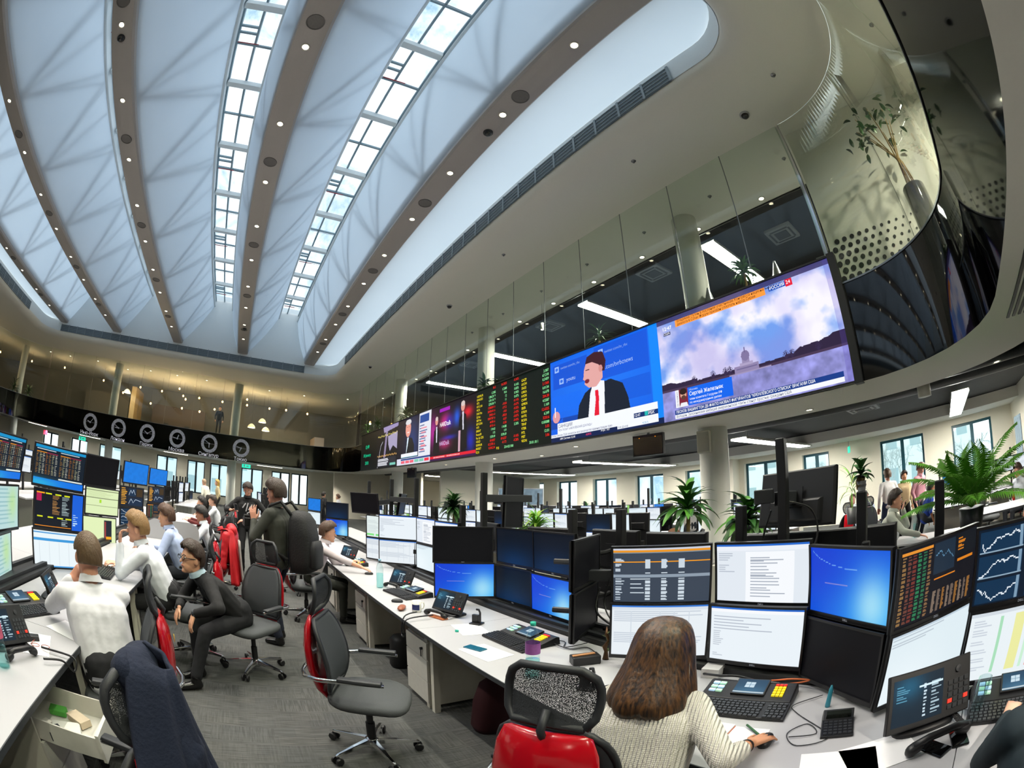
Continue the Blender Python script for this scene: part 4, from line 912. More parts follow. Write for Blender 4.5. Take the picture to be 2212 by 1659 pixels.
for a in ((1.97, 1.50, 1.31, -60, 'list', 'monitor with dark list and orange bars, above the woman\'s left screen', 5),
    (1.97, 1.50, .985, -60, ('sheet', 1), 'monitor with white spreadsheet half hidden behind the woman\'s head', 4),
    (2.14, .97, 1.31, -88, 'doc', 'monitor with a white text page, upper middle in front of the woman', 5),
    (2.09, .96, .985, -88, 'mail', 'monitor with a white mail window, lower middle in front of the woman', 4),
    (1.99, .455, 1.285, -121, 'blue', 'monitor with bright blue desktop, upper right of the woman', 4),
    (1.98, .455, .94, -121, 'off', 'switched-off black monitor right of the woman', 3),
    (2.0, .01, 1.28, -43, 'term', 'monitor with dark orange and green quote columns above a white screen', 1),
    (2.0, .01, .94, -43, 'plain', 'monitor with an almost empty white window above the black desk phone', 1),
    (2.03, -.44, 1.28, -88, ('charts', 2), 'monitor with six dark blue line charts at the frame edge', 1),
    (2.03, -.45, .935, -88, 'colsheet', 'monitor with coloured spreadsheet columns at the frame edge', 2),
    (1.96, 3.70, 1.32, -25, 'off', 'black monitor directly above a bright blue one, by the touch-screen phone', 1),
    (1.96, 3.67, .985, -25, 'blue', 'monitor with bright blue desktop behind the touch-screen phone', 1),
    (2.27, 3.32, 1.32, -88, 'offblue', 'dark monitor, upper left of the block of four behind the water bottle', 2),
    (2.25, 2.76, 1.32, -93, 'offblue', 'dark monitor, upper right of the block of four behind the water bottle', 2),
    (2.27, 3.34, .965, -88, 'offblue', 'dark monitor, lower left of the block of four behind the water bottle', 2),
    (2.24, 2.77, .965, -93, 'blue', 'blue desktop monitor, lower right of the block of four behind the bottle', 2),
    (2.02, 7.25, 1.60, -52, 'off', 'black monitor tilted above the seated man\'s screens', 11),
    (2.05, 6.45, 1.27, -57, 'split', 'monitor with white page and dark green table, left of two white screens', 2),
    (2.07, 6.52, .93, -57, ('sheet', 3), 'white monitor below the one with the dark green table', 1),
    (2.10, 5.84, 1.32, -38, 'mail', 'upper of the two large white screens beside the seated man', 1),
    (2.12, 5.88, .975, -36, 'sheet', 'lower of the two large white screens beside the seated man', 1),
    (2.27, 5.26, 1.32, -87, ('doc', 4), 'white monitor turned away, upper, left of the black monitor', 1),
    (2.27, 5.26, .975, -87, 'plain', 'white monitor turned away, lower, left of the black monitor', 1),
    (2.27, 4.68, 1.31, -87, ('doc', 5), 'narrow sliver of white monitor above the black one', 1),
    (2.02, 9.42, 1.36, -44, 'offblue', 'dark monitor behind the head of the seated man in white', 1),
    (1.99, 9.28, 1.02, -45, 'blue', 'blue monitor lit behind the face of the seated man in white', 1),
    (2.0, 12.3, 1.36, -60, 'flatblue', 'small blue monitor seen right of the black backpack', 1),
    (2.0, 12.3, 1.0, -60, 'plain', 'small white monitor seen right of the black backpack', 1)):
    x, y, z, yaw, c, lab, tl = a; monitor(x, y, z, yaw, c, lab, tl, GR, logo=(y < 4.2))
for a in ((-1.72, 3.69, 1.60, 42, 'table', 'monitor with two brown number tables and cyan bars, top of the left stack', 12),
    (-1.78, 3.83, 1.245, 44, 'mix', 'monitor with yellow tabs and a blue right edge, middle of the left stack', 8),
    (-1.83, 3.87, .905, 44, 'bluetop', 'white monitor with a blue stripe, bottom of the left stack', 5),
    (-1.80, 5.15, 1.61, 50, 'off', 'black monitor on top of two pale green screens', 10),
    (-1.96, 5.75, 1.235, 46, 'green', 'pale green monitor with windows, below the black one', 5),
    (-1.99, 5.72, .885, 46, 'green2', 'pale green monitor with a dark column, lowest', 3),
    (-1.9, 7.45, 1.63, 50, 'flatblue', 'plain blue monitor right of the black one, larger', 6),
    (-2.05, 7.8, 1.23, 50, 'orange', 'monitor with orange list and small line charts', 2),
    (-2.05, 7.8, .885, 50, ('charts', 6), 'dark monitor under the orange list, behind the men', 1),
    (-1.97, 9.9, 1.60, 52, ('flatblue', 2), 'plain blue monitor right of the black one, smaller', 5),
    (-1.97, 9.75, 1.23, 60, ('orange', 2), 'small dark monitor with orange blocks under the smaller blue one', 2),
    (-2.0, 9.75, .885, 60, ('term', 3), 'small dark monitor with brown lines, lowest under the smaller blue one', 2),
    (-2.03, 3.18, 1.60, 88, ('table', 4), 'monitor cut by the frame, dark tables with blue edge, top', 10),
    (-2.09, 3.22, 1.23, 90, 'teal', 'pale teal monitor cut by the frame, middle', 2),
    (-2.03, 3.0, .90, 97, ('teal', 2), 'pale teal monitor cut by the frame, bottom', 4)):
    x, y, z, yaw, c, lab, tl = a; monitor(x, y, z, yaw, c, lab, tl, GL)
monitor(-1.75, 2.42, 1.52, 128, 'off', 'monitor edge at the left frame border, tall dark slab', 5, GL)
monitor(-1.72, 2.38, 1.12, 128, 'off', 'lower monitor edge at the left frame border', 5, GL)
for k, (x, y, z1) in enumerate([(2.2, 1.6, 1.44), (2.36, 1.0, 1.44), (2.2, .42, 1.44), (2.24, -.08, 1.3), (2.3, -.46, 1.3), (2.2, 3.86, 1.44), (2.44, 3.34, 1.44), (2.44, 2.78, 1.44), (2.25, 6.62, 1.44), (2.28, 6.02, 1.44), (2.44, 5.26, 1.44), (2.44, 4.68, 1.44)]+[(2.2, 9.38, 1.5), (2.2, 12.4, 1.5)]+[(-2.03, q, 1.72) for q in (3.98, 5.9, 8.0, 9.92)]):
    o_ = pole(x, y, z1, '%s slim black pole carrying stacked monitors on the %s desk row' % (ORD[k if x > 0 else k-14], 'right' if x > 0 else 'left'), .775, .04); o_['group'] = 'poles behind the monitor stacks'
# monitors whose backs are seen, on the far side of the right row
for (x, y, z, yaw, lab, tl) in ((2.72, .98, 1.66, 82, 'large monitor back on the tall pole with cables, right of the column', 12),
    (2.78, .60, 1.28, 88, 'monitor back below the large one, right of the tall pole', 0), (2.78, 1.13, 1.28, 88, 'monitor back below the large one, left of the tall pole', 0),
    (2.78, 1.98, 1.30, 90, 'wide monitor back between the short poles, right one', 0), (2.78, 2.6, 1.31, 86, 'wide monitor back between the short poles, left one', 0),
    (2.78, 1.98, .95, 90, 'lower monitor back behind the woman\'s list screen', 0), (2.78, 2.6, .95, 90, 'lower monitor back behind the block of four', 0), (2.8, 3.5, 1.3, 100, 'monitor back showing above the block of four', 0),
    (2.55, 6.9, 1.62, 60, 'purple-sheened monitor back beside the tilted black one', 8), (2.8, 4.6, 1.3, 80, 'monitor back behind the black monitor over the blue one', 0)):
    monitor(x, y, z, yaw, 'offblue', lab, tl, 'monitors facing away behind the right row')
monitor(2.17, 2.30, 1.31, 28, 'off', 'upper monitor turned edge-on right of the block of four', 0, GR)
monitor(2.14, 2.27, .96, 30, 'off', 'lower monitor turned edge-on right of the block of four', 0, GR)
t_ = monitor(2.75, 4.05, 1.72, 22, 'off', 'tall rotated monitor hanging edge-on from its pole arm', 0, GR); t_.rotation_euler = (0, R(93), R(22))
def arm(a, c, pl, r_=.03):
    o_ = Vector(PL[pl].location); b = MB(); b.bar(Vector(a)-o_, Vector(c)-o_, r_*2, r_*2.6); return b.build('support_arm', M_dplast, PL[pl], bevel=.006)
arm((2.33, 3.96, 1.76), (2.95, 4.02, 1.76), 3.96)
arm((2.36, .97, 1.68), (2.68, 1.0, 1.67), .93)
arm((2.28, 1.09, 1.70), (2.33, .99, 1.70), .93)
arm((2.33, 5.76, 1.70), (2.33, 6.8, 1.70), 5.76)
arm((2.33, 6.8, 1.66), (2.25, 7.2, 1.62), 6.8)
arm((2.36, 2.13, 1.31), (2.74, 2.05, 1.31), 2.13)
arm((2.33, 2.2, 1.2), (2.2, 2.35, 1.2), 2.13)
def cable(pts, label, r_=.004, m=None, cat='cable', group=None):
    P_ = [Vector(p) for p in pts]; out = []
    for i in range(len(P_)-1):
        p0 = P_[max(i-1, 0)]; p1, p2 = P_[i], P_[i+1]; p3 = P_[min(i+2, len(P_)-1)]
        for k in range(6):
            u = k/6; out.append(.5*((2*p1)+(-p0+p2)*u+(2*p0-5*p1+4*p2-p3)*u*u+(-p0+3*p1-3*p2+p3)*u**3))
    out.append(P_[-1]); b = MB(); b.tube(out, r_, 6); return tag(b.build('cable', m or M_bplast, smooth=True), label, cat, group)
cable([(2.36, 1.02, 1.62), (2.42, 1.1, 1.45), (2.44, 1.12, 1.2), (2.4, 1.1, .9)], 'black cable hanging left of the tall pole', .006)
cable([(2.4, .93, 1.66), (2.5, .82, 1.6), (2.5, .78, 1.45), (2.42, .84, 1.3)], 'black cable looping right of the tall pole', .006)
cable([(2.3, 2.2, 1.2), (2.25, 2.2, 1.0), (2.2, 2.05, .9), (2.22, 1.9, 1.0), (2.3, 1.85, 1.25)], 'black cable looped beside the edge-on monitor', .006)
cable([(2.3, 2.3, 1.1), (2.22, 2.25, .95), (2.2, 2.1, .88), (2.26, 2.0, .82)], 'black cable bunch hanging by the edge-on monitor', .008)

# ------------------------------------------------------------------ people
SKIN = {}
def skin(c):
    if c not in SKIN:
        m = mat('skin_'+c, c, .5, var=.08, nscale=14); m.node_tree.nodes['Principled BSDF'].inputs['Subsurface Weight'].default_value = .08; m.node_tree.nodes['Principled BSDF'].inputs['Subsurface Radius'].default_value = (.02, .008, .004); SKIN[c] = m
    return SKIN[c]
def cap(b, p0, r0, p1, r1, n=12):
    """round cone from p0 to p1"""
    p0, p1 = Vector(p0), Vector(p1); d = p1-p0; L = d.length
    if L < 1e-6: return b.ell(p0, (r0, r0, r0), n, 8)
    q = Vector((0, 0, 1)).rotation_difference(d.normalized()).to_matrix().to_4x4()
    prof = [(r0*math.sin(a), -r0*math.cos(a)) for a in (.25, .7, 1.15, PI/2)]+[(r1*math.sin(a), L-r1*math.cos(a)) for a in (PI/2, 2.0, 2.45, 2.9)]
    return b.lathe(prof, n, Matrix.Translation(p0) @ q)
def blob(b, name, m, parent, vox, sm=4, disp=0.0, dsc=.12, seed=0):
    o = b.build(name, m, parent, smooth=True)
    r_ = o.modifiers.new('r', 'REMESH'); r_.mode = 'VOXEL'; r_.voxel_size = vox; r_.use_smooth_shade = True
    s_ = o.modifiers.new('s', 'SMOOTH'); s_.iterations = sm; s_.factor = .6
    if disp:
        tx = bpy.data.textures.get('folds%g' % dsc) or bpy.data.textures.new('folds%g' % dsc, 'CLOUDS'); tx.noise_scale = dsc; tx.noise_depth = 1
        d = o.modifiers.new('f', 'DISPLACE'); d.texture = tx; d.strength = disp; d.mid_level = .5; d.texture_coords = 'LOCAL'
    return o
def ik(S, W_, a, c, hint):
    S, W_, hint = Vector(S), Vector(W_), Vector(hint); d = W_-S; L = min(d.length, (a+c)*.999); d.normalize(); W2 = S+d*L
    x = (a*a-c*c+L*L)/(2*L); h = math.sqrt(max(0, a*a-x*x)); p = hint-d*hint.dot(d)
    p = p.normalized() if p.length > 1e-5 else Vector((0, 0, -1))
    return S+d*x+p*h, W2
def hand(b, w_, d, nrm, side, curl=.5, sc=1.0, spread=1.0, thumb=.6):
    """w_ wrist, d finger direction, nrm back-of-hand normal"""
    w_, d, nrm = Vector(w_), Vector(d).normalized(), Vector(nrm); nrm = (nrm-d*nrm.dot(d)).normalized(); s_ = d.cross(nrm)*side   # towards thumb
    k = sc
    for q in (-.027, -.009, .009, .027): cap(b, w_+s_*q*.6*k, .015*k, w_+d*.085*k+s_*q*k, .0125*k, 8)
    for i, (q, L) in enumerate(((.031, .072), (.0105, .080), (-.0105, .075), (-.031, .060))):
        p = w_+d*.088*k+s_*q*k; dd = (d+s_*(q*4*spread)).normalized(); ang = curl*.45; r_ = .0092*k
        for j, f in enumerate((.45, .32, .25)):
            dd = (dd*math.cos(ang)-nrm*math.sin(ang)).normalized(); nn = nrm; p2 = p+dd*L*f*k; cap(b, p, r_, p2, r_*.9, 8); p = p2; r_ *= .9; ang = curl*.75*(1+.15*i)
    p = w_+d*.02*k+s_*.025*k; dd = (s_*.8+d*.75-nrm*.35*thumb).normalized()
    for L, r_ in ((.035, .013), (.03, .0105), (.024, .009)): p2 = p+dd*L*k; cap(b, p, r_*k, p2, r_*.92*k, 8); p = p2; dd = (dd+d*.55-s_*.2).normalized()
def person(label, loc, rz, sit=True, H=1.78, lean=10, side=0, headpitch=0, headyaw=0, headroll=0, R_h=None, L_h=None, R_f=None, L_f=None, shirt='e8e8ee', pants='1c1e24', shoes='101010', hair='3a2a20', hairstyle='short',
           skn='d9a68c', vox=.008, det=True, sleeve=1.0, group=None, rn=(0, -.3, 1), ln=(0, -.3, 1), rcurl=.6, lcurl=.6, elbow_r=(.5, -.6, -.6), elbow_l=(-.5, -.6, -.6), hz=None, fat=1.0, fem=False, hip_off=(0, 0), rd=None, ld=None, shirt_m=None, glasses=False, knees=None, collar=None, twist=0, fold=.010, arms=True, legs=True):
    k = H/1.8; t_ = thing('person', label, 'person', loc, R(rz), group); S_ = skin(skn)
    hz = hz or (.56 if sit else .95*k); hip = Vector((hip_off[0], hip_off[1], hz))
    dr = Vector((math.sin(R(side)), math.sin(R(lean))*math.cos(R(side)), math.cos(R(lean))*math.cos(R(side)))).normalized()
    fw = Vector((0, math.cos(R(lean)), -math.sin(R(lean)))); rt = (dr.cross(-fw)).normalized(); rt = Matrix.Rotation(R(twist), 4, dr) @ rt; fw = dr.cross(rt)*1.0
    if fw.y < 0: fw = -fw
    nb = hip+dr*.50*k; ch = hip+dr*.34*k; sw = (.165 if fem else .19)*k
    shR, shL = nb-dr*.05*k+rt*sw, nb-dr*.05*k-rt*sw
    # head frame
    hy_, hp_ = R(headyaw), R(headpitch)
    HM = Matrix.Rotation(-hy_, 4, 'Z') @ Matrix.Rotation(hp_, 4, 'X') @ Matrix.Rotation(R(headroll), 4, 'Y')
    hc = nb+dr*.062*k+Vector((0, .018, .098*k))+HM.to_3x3() @ Vector((0, .01, .0))
    HT = Matrix.Translation(hc) @ HM @ Matrix.Scale(k*1.04, 4)
    wR = Vector(R_h) if R_h else shR+Vector((.08, .05, -.52*k)); wL = Vector(L_h) if L_h else shL+Vector((-.08, .05, -.52*k))
    a_, f_ = .30*k, .265*k
    eR, wR = ik(shR, wR, a_, f_, elbow_r); eL, wL = ik(shL, wL, a_, f_, elbow_l)
    hjR, hjL = hip+Vector((.095*k, 0, -.02)), hip+Vector((-.095*k, 0, -.02))
    if sit: fR = Vector(R_f) if R_f else Vector((.13, .42, .09)); fL = Vector(L_f) if L_f else Vector((-.13, .42, .09)); kh = knees or ((.15, 1, .6), (-.15, 1, .6))
    else: fR = Vector(R_f) if R_f else Vector((.11, 0, .09)); fL = Vector(L_f) if L_f else Vector((-.11, .04, .09)); kh = knees or ((.05, 1, 0), (-.05, 1, 0))
    kR, fR = ik(hjR, fR, .45*k, .43*k, kh[0]); kL, fL = ik(hjL, fL, .45*k, .43*k, kh[1])
    # the body, one continuous surface
    b = MB()
    b.ell((0, 0, .012), (.073, .090, .108), 20, 14, HT); b.ell((0, .030, -.055), (.052, .062, .062), 16, 10, HT); b.ell((0, -.02, .03), (.070, .085, .085), 14, 10, HT)
    T = lambda p: HT @ Vector(p)
    cap(b, T((0, .088, .012)), .008*k, T((0, .106, -.022)), .013*k, 8); cap(b, T((-.03, .080, .028)), .010*k, T((.03, .080, .028)), .010*k, 8); cap(b, T((0, .078, -.098)), .018*k, T((0, .06, -.10)), .02*k, 8)
    cap(b, T((-.018, .085, -.056)), .009*k, T((.018, .085, -.056)), .009*k, 8)
    for s_ in (-1, 1): b.ell((s_*.076, -.005, -.008), (.012, .022, .032), 10, 8, HT)
    cap(b, T((0, -.015, -.06)), .056*k, nb-dr*.02, .06*k); cap(b, T((0, -.02, -.02)), .055*k, nb-dr*.02, .06*k)
    for s_ in (-1, 0, 1): cap(b, hip+rt*s_*.06*k, .085*k*fat, ch+rt*s_*.07*k, .085*k*fat)
    for sh in (shR, shL): cap(b, nb-dr*.06*k, .06*k, sh, .05*k)
    for sh, e, w_ in ((shR, eR, wR), (shL, eL, wL)): cap(b, sh, .046*k, e, .037*k); cap(b, e, .036*k, w_, .025*k)
    dR = Vector(rd) if rd else (wR-eR); dL = Vector(ld) if ld else (wL-eL)
    hand(b, wR, dR, rn, -1, rcurl, k*(.92 if fem else 1)); hand(b, wL, dL, ln, 1, lcurl, k*(.92 if fem else 1))
    if legs:
        for h, kn, ft in ((hjR, kR, fR), (hjL, kL, fL)): cap(b, h, .075*k, kn, .05*k); cap(b, kn, .048*k, ft, .034*k); cap(b, ft+Vector((0, 0, -.04)), .028, ft+Vector((0, .13, -.06)), .024)
    blob(b, 'body', S_, t_, vox, 2)
    # shirt
    M_s = shirt_m or mat('cloth_'+shirt, shirt, .85, var=.05, nscale=30, bump=.25, bscale=14)
    b = MB(); w1, w2 = .112*k*fat, .118*k*fat
    for s_ in (-1, -.4, .4, 1):
        cap(b, hip+rt*s_*.075*k*fat+Vector((0, 0, -.03)), w1*.92, ch+rt*s_*.085*k*fat, w2); cap(b, ch+rt*s_*.085*k*fat, w2, nb-dr*.09*k+rt*s_*.10*k, .085*k)
    for sh in (shR, shL): cap(b, nb-dr*.035*k, .07*k, sh, .066*k)
    cap(b, nb-dr*.04, .07*k, nb+dr*.02*k+Vector((0, .005, .01)), .062*k)
    for sh, e, w_ in ((shR, eR, wR), (shL, eL, wL)):
        cap(b, sh, .068*k, e, .052*k)
        if sleeve > .5: cap(b, e, .052*k, e+(w_-e)*((sleeve-.5)*2*.93), .040*k if sleeve > .9 else .046*k)
    o = blob(b, 'shirt', M_s, t_, max(.010, vox*1.2), 3, fold, .09)
    if collar or det:
        b = MB(); c0 = nb+dr*.035*k+Vector((0, .008, .02)); n = 20; rr = .066*k
        RM = Vector((0, 0, 1)).rotation_difference((dr+Vector((0, .15, 1))).normalized()).to_matrix().to_4x4()
        b.rings([[tuple(Matrix.Translation(c0) @ RM @ Vector((q*math.cos(R(60)+R(300)*0+2*PI*j/n), q*math.sin(R(60)+2*PI*j/n), z))) for j in range(n)] for q, z in ((rr*1.15, -.03), (rr, .015), (rr*1.12, .0), (rr*1.3, -.032))], True, False)
        b.build('collar', mat('cloth_'+(collar or shirt), collar or shirt, .85), t_, smooth=True)
    if legs:
        b = MB()
        for s_ in (-1, 0, 1): cap(b, hip+Vector((s_*.08*k, 0, -.01)), .105*k*fat, hip+Vector((s_*.08*k, 0, .05))+dr*.02, .10*k*fat)
        for h, kn, ft in ((hjR, kR, fR), (hjL, kL, fL)): cap(b, h, .095*k, kn, .068*k); cap(b, kn, .066*k, ft+(kn-ft)*.08, .052*k)
        blob(b, 'trousers', mat('cloth_'+pants, pants, .85, bump=.2, bscale=20), t_, .013, 3, fold, .08)
        for ft in (fR, fL):
            b = MB(); cap(b, ft+Vector((0, -.02, -.045)), .040, ft+Vector((0, .07, -.052)), .036); cap(b, ft+Vector((0, .07, -.052)), .036, ft+Vector((0, .16, -.062)), .03); cap(b, ft+Vector((0, -.01, -.03)), .045, ft+Vector((0, 0, .01)), .045)
            blob(b, 'shoe', mat('leather_'+shoes, shoes, .25), t_, .010, 2)
    # hair
    hm = mat('hair_'+hair, hair, .55, var=.35, nscale=60, bump=.6, bscale=120, stretch=(1, 1, .25))
    if hairstyle in ('short', 'crop', 'long', 'bun'):
        b = MB(); nu, nv = 40, 26; th = .007 if hairstyle == 'crop' else .013
        fs = []; vs = []
        rq = np.random.default_rng(len(label))
        for j in range(nv+1):
            for i in range(nu):
                la = PI*j/nv; lo = 2*PI*i/nu; d = Vector((math.sin(la)*math.sin(lo), math.sin(la)*math.cos(lo), math.cos(la)))
                e = th*(1+.5*max(0, d.z)+.35*rq.random()) + (.012 if (d.z > .5 and d.y > .1 and hairstyle == 'short') else 0)
                vs.append(tuple(HT @ Vector((d.x*(.073+e), d.y*(.090+e)-.006, .012+d.z*(.108+e)+.002))))
        def inc(i, j):
            la = PI*(j+.5)/nv; lo = 2*PI*(i+.5)/nu; x, y, z = math.sin(la)*math.sin(lo), math.sin(la)*math.cos(lo), math.cos(la)
            low = -.42 if hairstyle != 'long' else -.8
            line = .56+.06*math.cos(3*lo) if y > .60 else (.44 if y > .35 else (.20 if y > .10 else (-.18 if y > -.08 else low)))
            return z > line and not (abs(x) > .86 and z < .08 and -.3 < y < .1)
        for j in range(nv):
            for i in range(nu):
                if inc(i, j): fs.append((j*nu+i, (j+1)*nu+i, (j+1)*nu+(i+1) % nu, j*nu+(i+1) % nu))
        b.add(vs, fs); o = b.build('hair', hm, t_, smooth=True, solid=.016 if hairstyle == 'crop' else .022)
        o.modifiers['s'].offset = -1; sm = o.modifiers.new('m', 'SUBSURF'); sm.levels = sm.render_levels = 1
        if hairstyle == 'long':
            b = MB(); cap(b, T((0, -.06, .0)), .075*k, T((0, -.085, -.14)), .055*k); cap(b, T((.05, -.03, 0)), .05*k, T((.055, -.05, -.15)), .035*k); cap(b, T((-.05, -.03, 0)), .05*k, T((-.055, -.05, -.15)), .035*k); blob(b, 'hair_length', hm, t_, .010, 3)
        if hairstyle == 'bun': b = MB(); b.ell((0, -.125, .03), (.035, .035, .035), 10, 8, HT); b.build('hair_bun', hm, t_, smooth=True)
    if det:
        for s_ in (-1, 1):
            b = MB(); b.ell((s_*.031, .0845, .012), (.014, .009, .0075), 10, 6, HT); b.build('eye', mat('eye_white', 'd8d0c8', .3), t_, smooth=True)
            b = MB(); b.ell((s_*.031, .0925, .012), (.006, .003, .0065), 8, 6, HT); b.build('iris', mat('eye_dark', '20140e', .2), t_, smooth=True)
            b = MB(); b.tube([HT @ Vector((s_*.016, .094, .032)), HT @ Vector((s_*.032, .094, .038)), HT @ Vector((s_*.048, .084, .034))], .0035, 5); b.build('eyebrow', hm, t_)
        b = MB(); b.tube([HT @ Vector((-.022, .088, -.057)), HT @ Vector((-.008, .097, -.054)), HT @ Vector((.008, .097, -.054)), HT @ Vector((.022, .088, -.057))], .0045, 6); b.build('lips', mat('lips', 'a8605a', .5), t_, smooth=True)
    if glasses:
        for s_ in (-1, 1):
            b = MB(); pts = [HT @ Vector((s_*.034+.025*math.cos(q), .104, .012+.018*math.sin(q))) for q in np.linspace(0, 2*PI, 15)]; b.tube(pts, .0028, 5); b.tube([HT @ Vector((s_*.059, .104, .016)), HT @ Vector((s_*.082, .0, .012))], .003, 5); b.build('glasses_frame', M_black, t_)
        b = MB(); b.tube([HT @ Vector((-.01, .105, .014)), HT @ Vector((.01, .105, .014))], .0025, 5); b.build('glasses_bridge', M_black, t_)
    t_['_nb'] = tuple(nb); 
    return t_, dict(HT=HT, nb=nb, hip=hip, shR=shR, shL=shL, wR=wR, wL=wL, eR=eR, eL=eL, k=k, dr=dr, rt=rt, fw=fw)
# knitted sweater material: wavy ribs
def knit():
    m = mat('cream_knit', 'dcd8ce', .95, var=.05); t = m.node_tree; bs = t.nodes['Principled BSDF']; n = t.nodes.new
    tcn = n('ShaderNodeTexCoord'); wv = n('ShaderNodeTexWave'); wv.wave_type = 'BANDS'; wv.bands_direction = 'X'; wv.inputs['Scale'].default_value = 22; wv.inputs['Distortion'].default_value = 1.2; wv.inputs['Detail'].default_value = 1; wv.inputs['Detail Scale'].default_value = 1.5
    w2 = n('ShaderNodeTexWave'); w2.bands_direction = 'Z'; w2.inputs['Scale'].default_value = 48; ad = n('ShaderNodeMath'); ad.operation = 'MULTIPLY_ADD'; ad.inputs[1].default_value = .12
    bp = n('ShaderNodeBump'); bp.inputs['Strength'].default_value = .9; bp.inputs['Distance'].default_value = .012
    t.links.new(tcn.outputs['Object'], wv.inputs[0]); t.links.new(tcn.outputs['Object'], w2.inputs[0]); t.links.new(w2.outputs['Fac'], ad.inputs[0]); t.links.new(wv.outputs['Fac'], ad.inputs[2])
    t.links.new(ad.outputs[0], bp.inputs['Height']); t.links.new(bp.outputs[0], bs.inputs['Normal']); return m
def wl(loc, rz, p):
    d = Vector((p[0]-loc[0], p[1]-loc[1], 0)); d.rotate(Matrix.Rotation(-R(rz), 3, 'Z')); return (d.x, d.y, p[2])
def W_(loc, rz, **k):
    return {q: (wl(loc, rz, v) if v else None) for q, v in k.items()}
# woman in the knitted sweater
L = (1.05, .87, 0); Z = -68
wm, J = person('woman with brown bob in a cream knitted sweater, seen from behind', L, Z, H=1.70, lean=30, hz=.60, headpitch=-8, headyaw=12, **W_(L, Z, R_h=(1.42, .60, .785), L_h=(1.72, 1.22, .80)),
    hair='2e1b12', hairstyle='none', skn='c98f6c', vox=.0055, det=False, sleeve=.80, shirt_m=knit(), pants='20242c', fem=True, rcurl=.28, rd=wl((0, 0), Z, (.93, -.28, -.10)), rn=(0, 0, 1), elbow_r=(.8, -.5, -.6), fold=.006, fat=1.06, twist=0)
HT = J['HT']; b = MB(); hmt = bpy.data.materials.new('brown_hair_strands'); hmt.use_nodes = True; t = hmt.node_tree; bs = t.nodes['Principled BSDF']; n = t.nodes.new
tcn = n('ShaderNodeTexCoord'); mp = n('ShaderNodeMapping'); mp.inputs['Scale'].default_value = (1, 1, .09); nz = n('ShaderNodeTexNoise'); nz.inputs['Scale'].default_value = 90; nz.inputs['Detail'].default_value = 4; cr = n('ShaderNodeValToRGB')
cr.color_ramp.elements[0].position = .35; cr.color_ramp.elements[0].color = srgb('1a100b')+(1,); cr.color_ramp.elements[1].position = .72; cr.color_ramp.elements[1].color = srgb('62401f')+(1,)
t.links.new(tcn.outputs['Object'], mp.inputs[0]); t.links.new(mp.outputs[0], nz.inputs[0]); t.links.new(nz.outputs[0], cr.inputs[0]); t.links.new(cr.outputs[0], bs.inputs['Base Color']); bs.inputs['Roughness'].default_value = .42
bp = n('ShaderNodeBump'); bp.inputs['Strength'].default_value = .8; bp.inputs['Distance'].default_value = .004; t.links.new(nz.outputs[0], bp.inputs['Height']); t.links.new(bp.outputs[0], bs.inputs['Normal'])
nu = 56; prof = [(.005, .145, 0), (.055, .140, 0), (.092, .115, 0), (.113, .07, -.004), (.122, .01, -.008), (.131, -.04, -.012), (.146, -.09, -.02), (.160, -.14, -.03), (.168, -.18, -.036), (.160, -.215, -.034), (.135, -.232, -.028), (.10, -.228, -.02)]
vs = []
for jj, (r_, z, yo) in enumerate(prof):
    for i in range(nu):
        a = 2*PI*i/nu; q = 1+.03*math.sin(9*a+jj*.3)+.02*math.sin(23*a+1)
        ey = 1.05 if math.cos(a) < 0 else .95
        zz = z + (.02*math.sin(5*a)+.012*math.sin(17*a+2))*(max(0, jj-7)/4)
        vs.append(tuple(HT @ Vector((r_*math.sin(a)*q*.98, r_*math.cos(a)*q*ey+yo, zz))))
fs = [(j*nu+i, (j+1)*nu+i, (j+1)*nu+(i+1) % nu, j*nu+(i+1) % nu) for j in range(len(prof)-1) for i in range(nu) if not (j > 2 and math.cos(2*PI*(i+.5)/nu) > .70)]
b.add(vs, fs); b.add(vs[:nu], [tuple(range(nu))]); o = b.build('hair', hmt, wm, smooth=True, solid=.012, subd=1)
b = MB()
for k in range(18):
    a = R(rng.uniform(100, 260)); r_ = rng.uniform(.150, .162); p0 = HT @ Vector((r_*.74*math.sin(a), r_*.74*math.cos(a), .02)); p1 = HT @ Vector((r_*.98*math.sin(a), r_*.98*math.cos(a)-.03, -.15)); p2 = HT @ Vector((r_*.92*math.sin(a), r_*.92*math.cos(a)-.03, -.245-rng.uniform(0, .025)))
    b.tube([p0, p1, p2], [.003, .005, .0015], 4)
b.build('hair_lock', hmt, wm, smooth=True, kind='stuff')
b = MB(); c = Vector(J['wR'])-(Vector(J['wR'])-J['eR']).normalized()*.045; q = Vector((0, 0, 1)).rotation_difference((Vector(J['wR'])-J['eR']).normalized()).to_matrix().to_4x4()
b.rings([[tuple(Matrix.Translation(c) @ q @ Vector((.029*math.cos(a)+0, .029*math.sin(a), z))) for a in np.linspace(0, 2*PI, 17)[:-1]] for z in (-.004, .004)], True, False); b.build('wrist_band', M_black, wm, solid=.003)

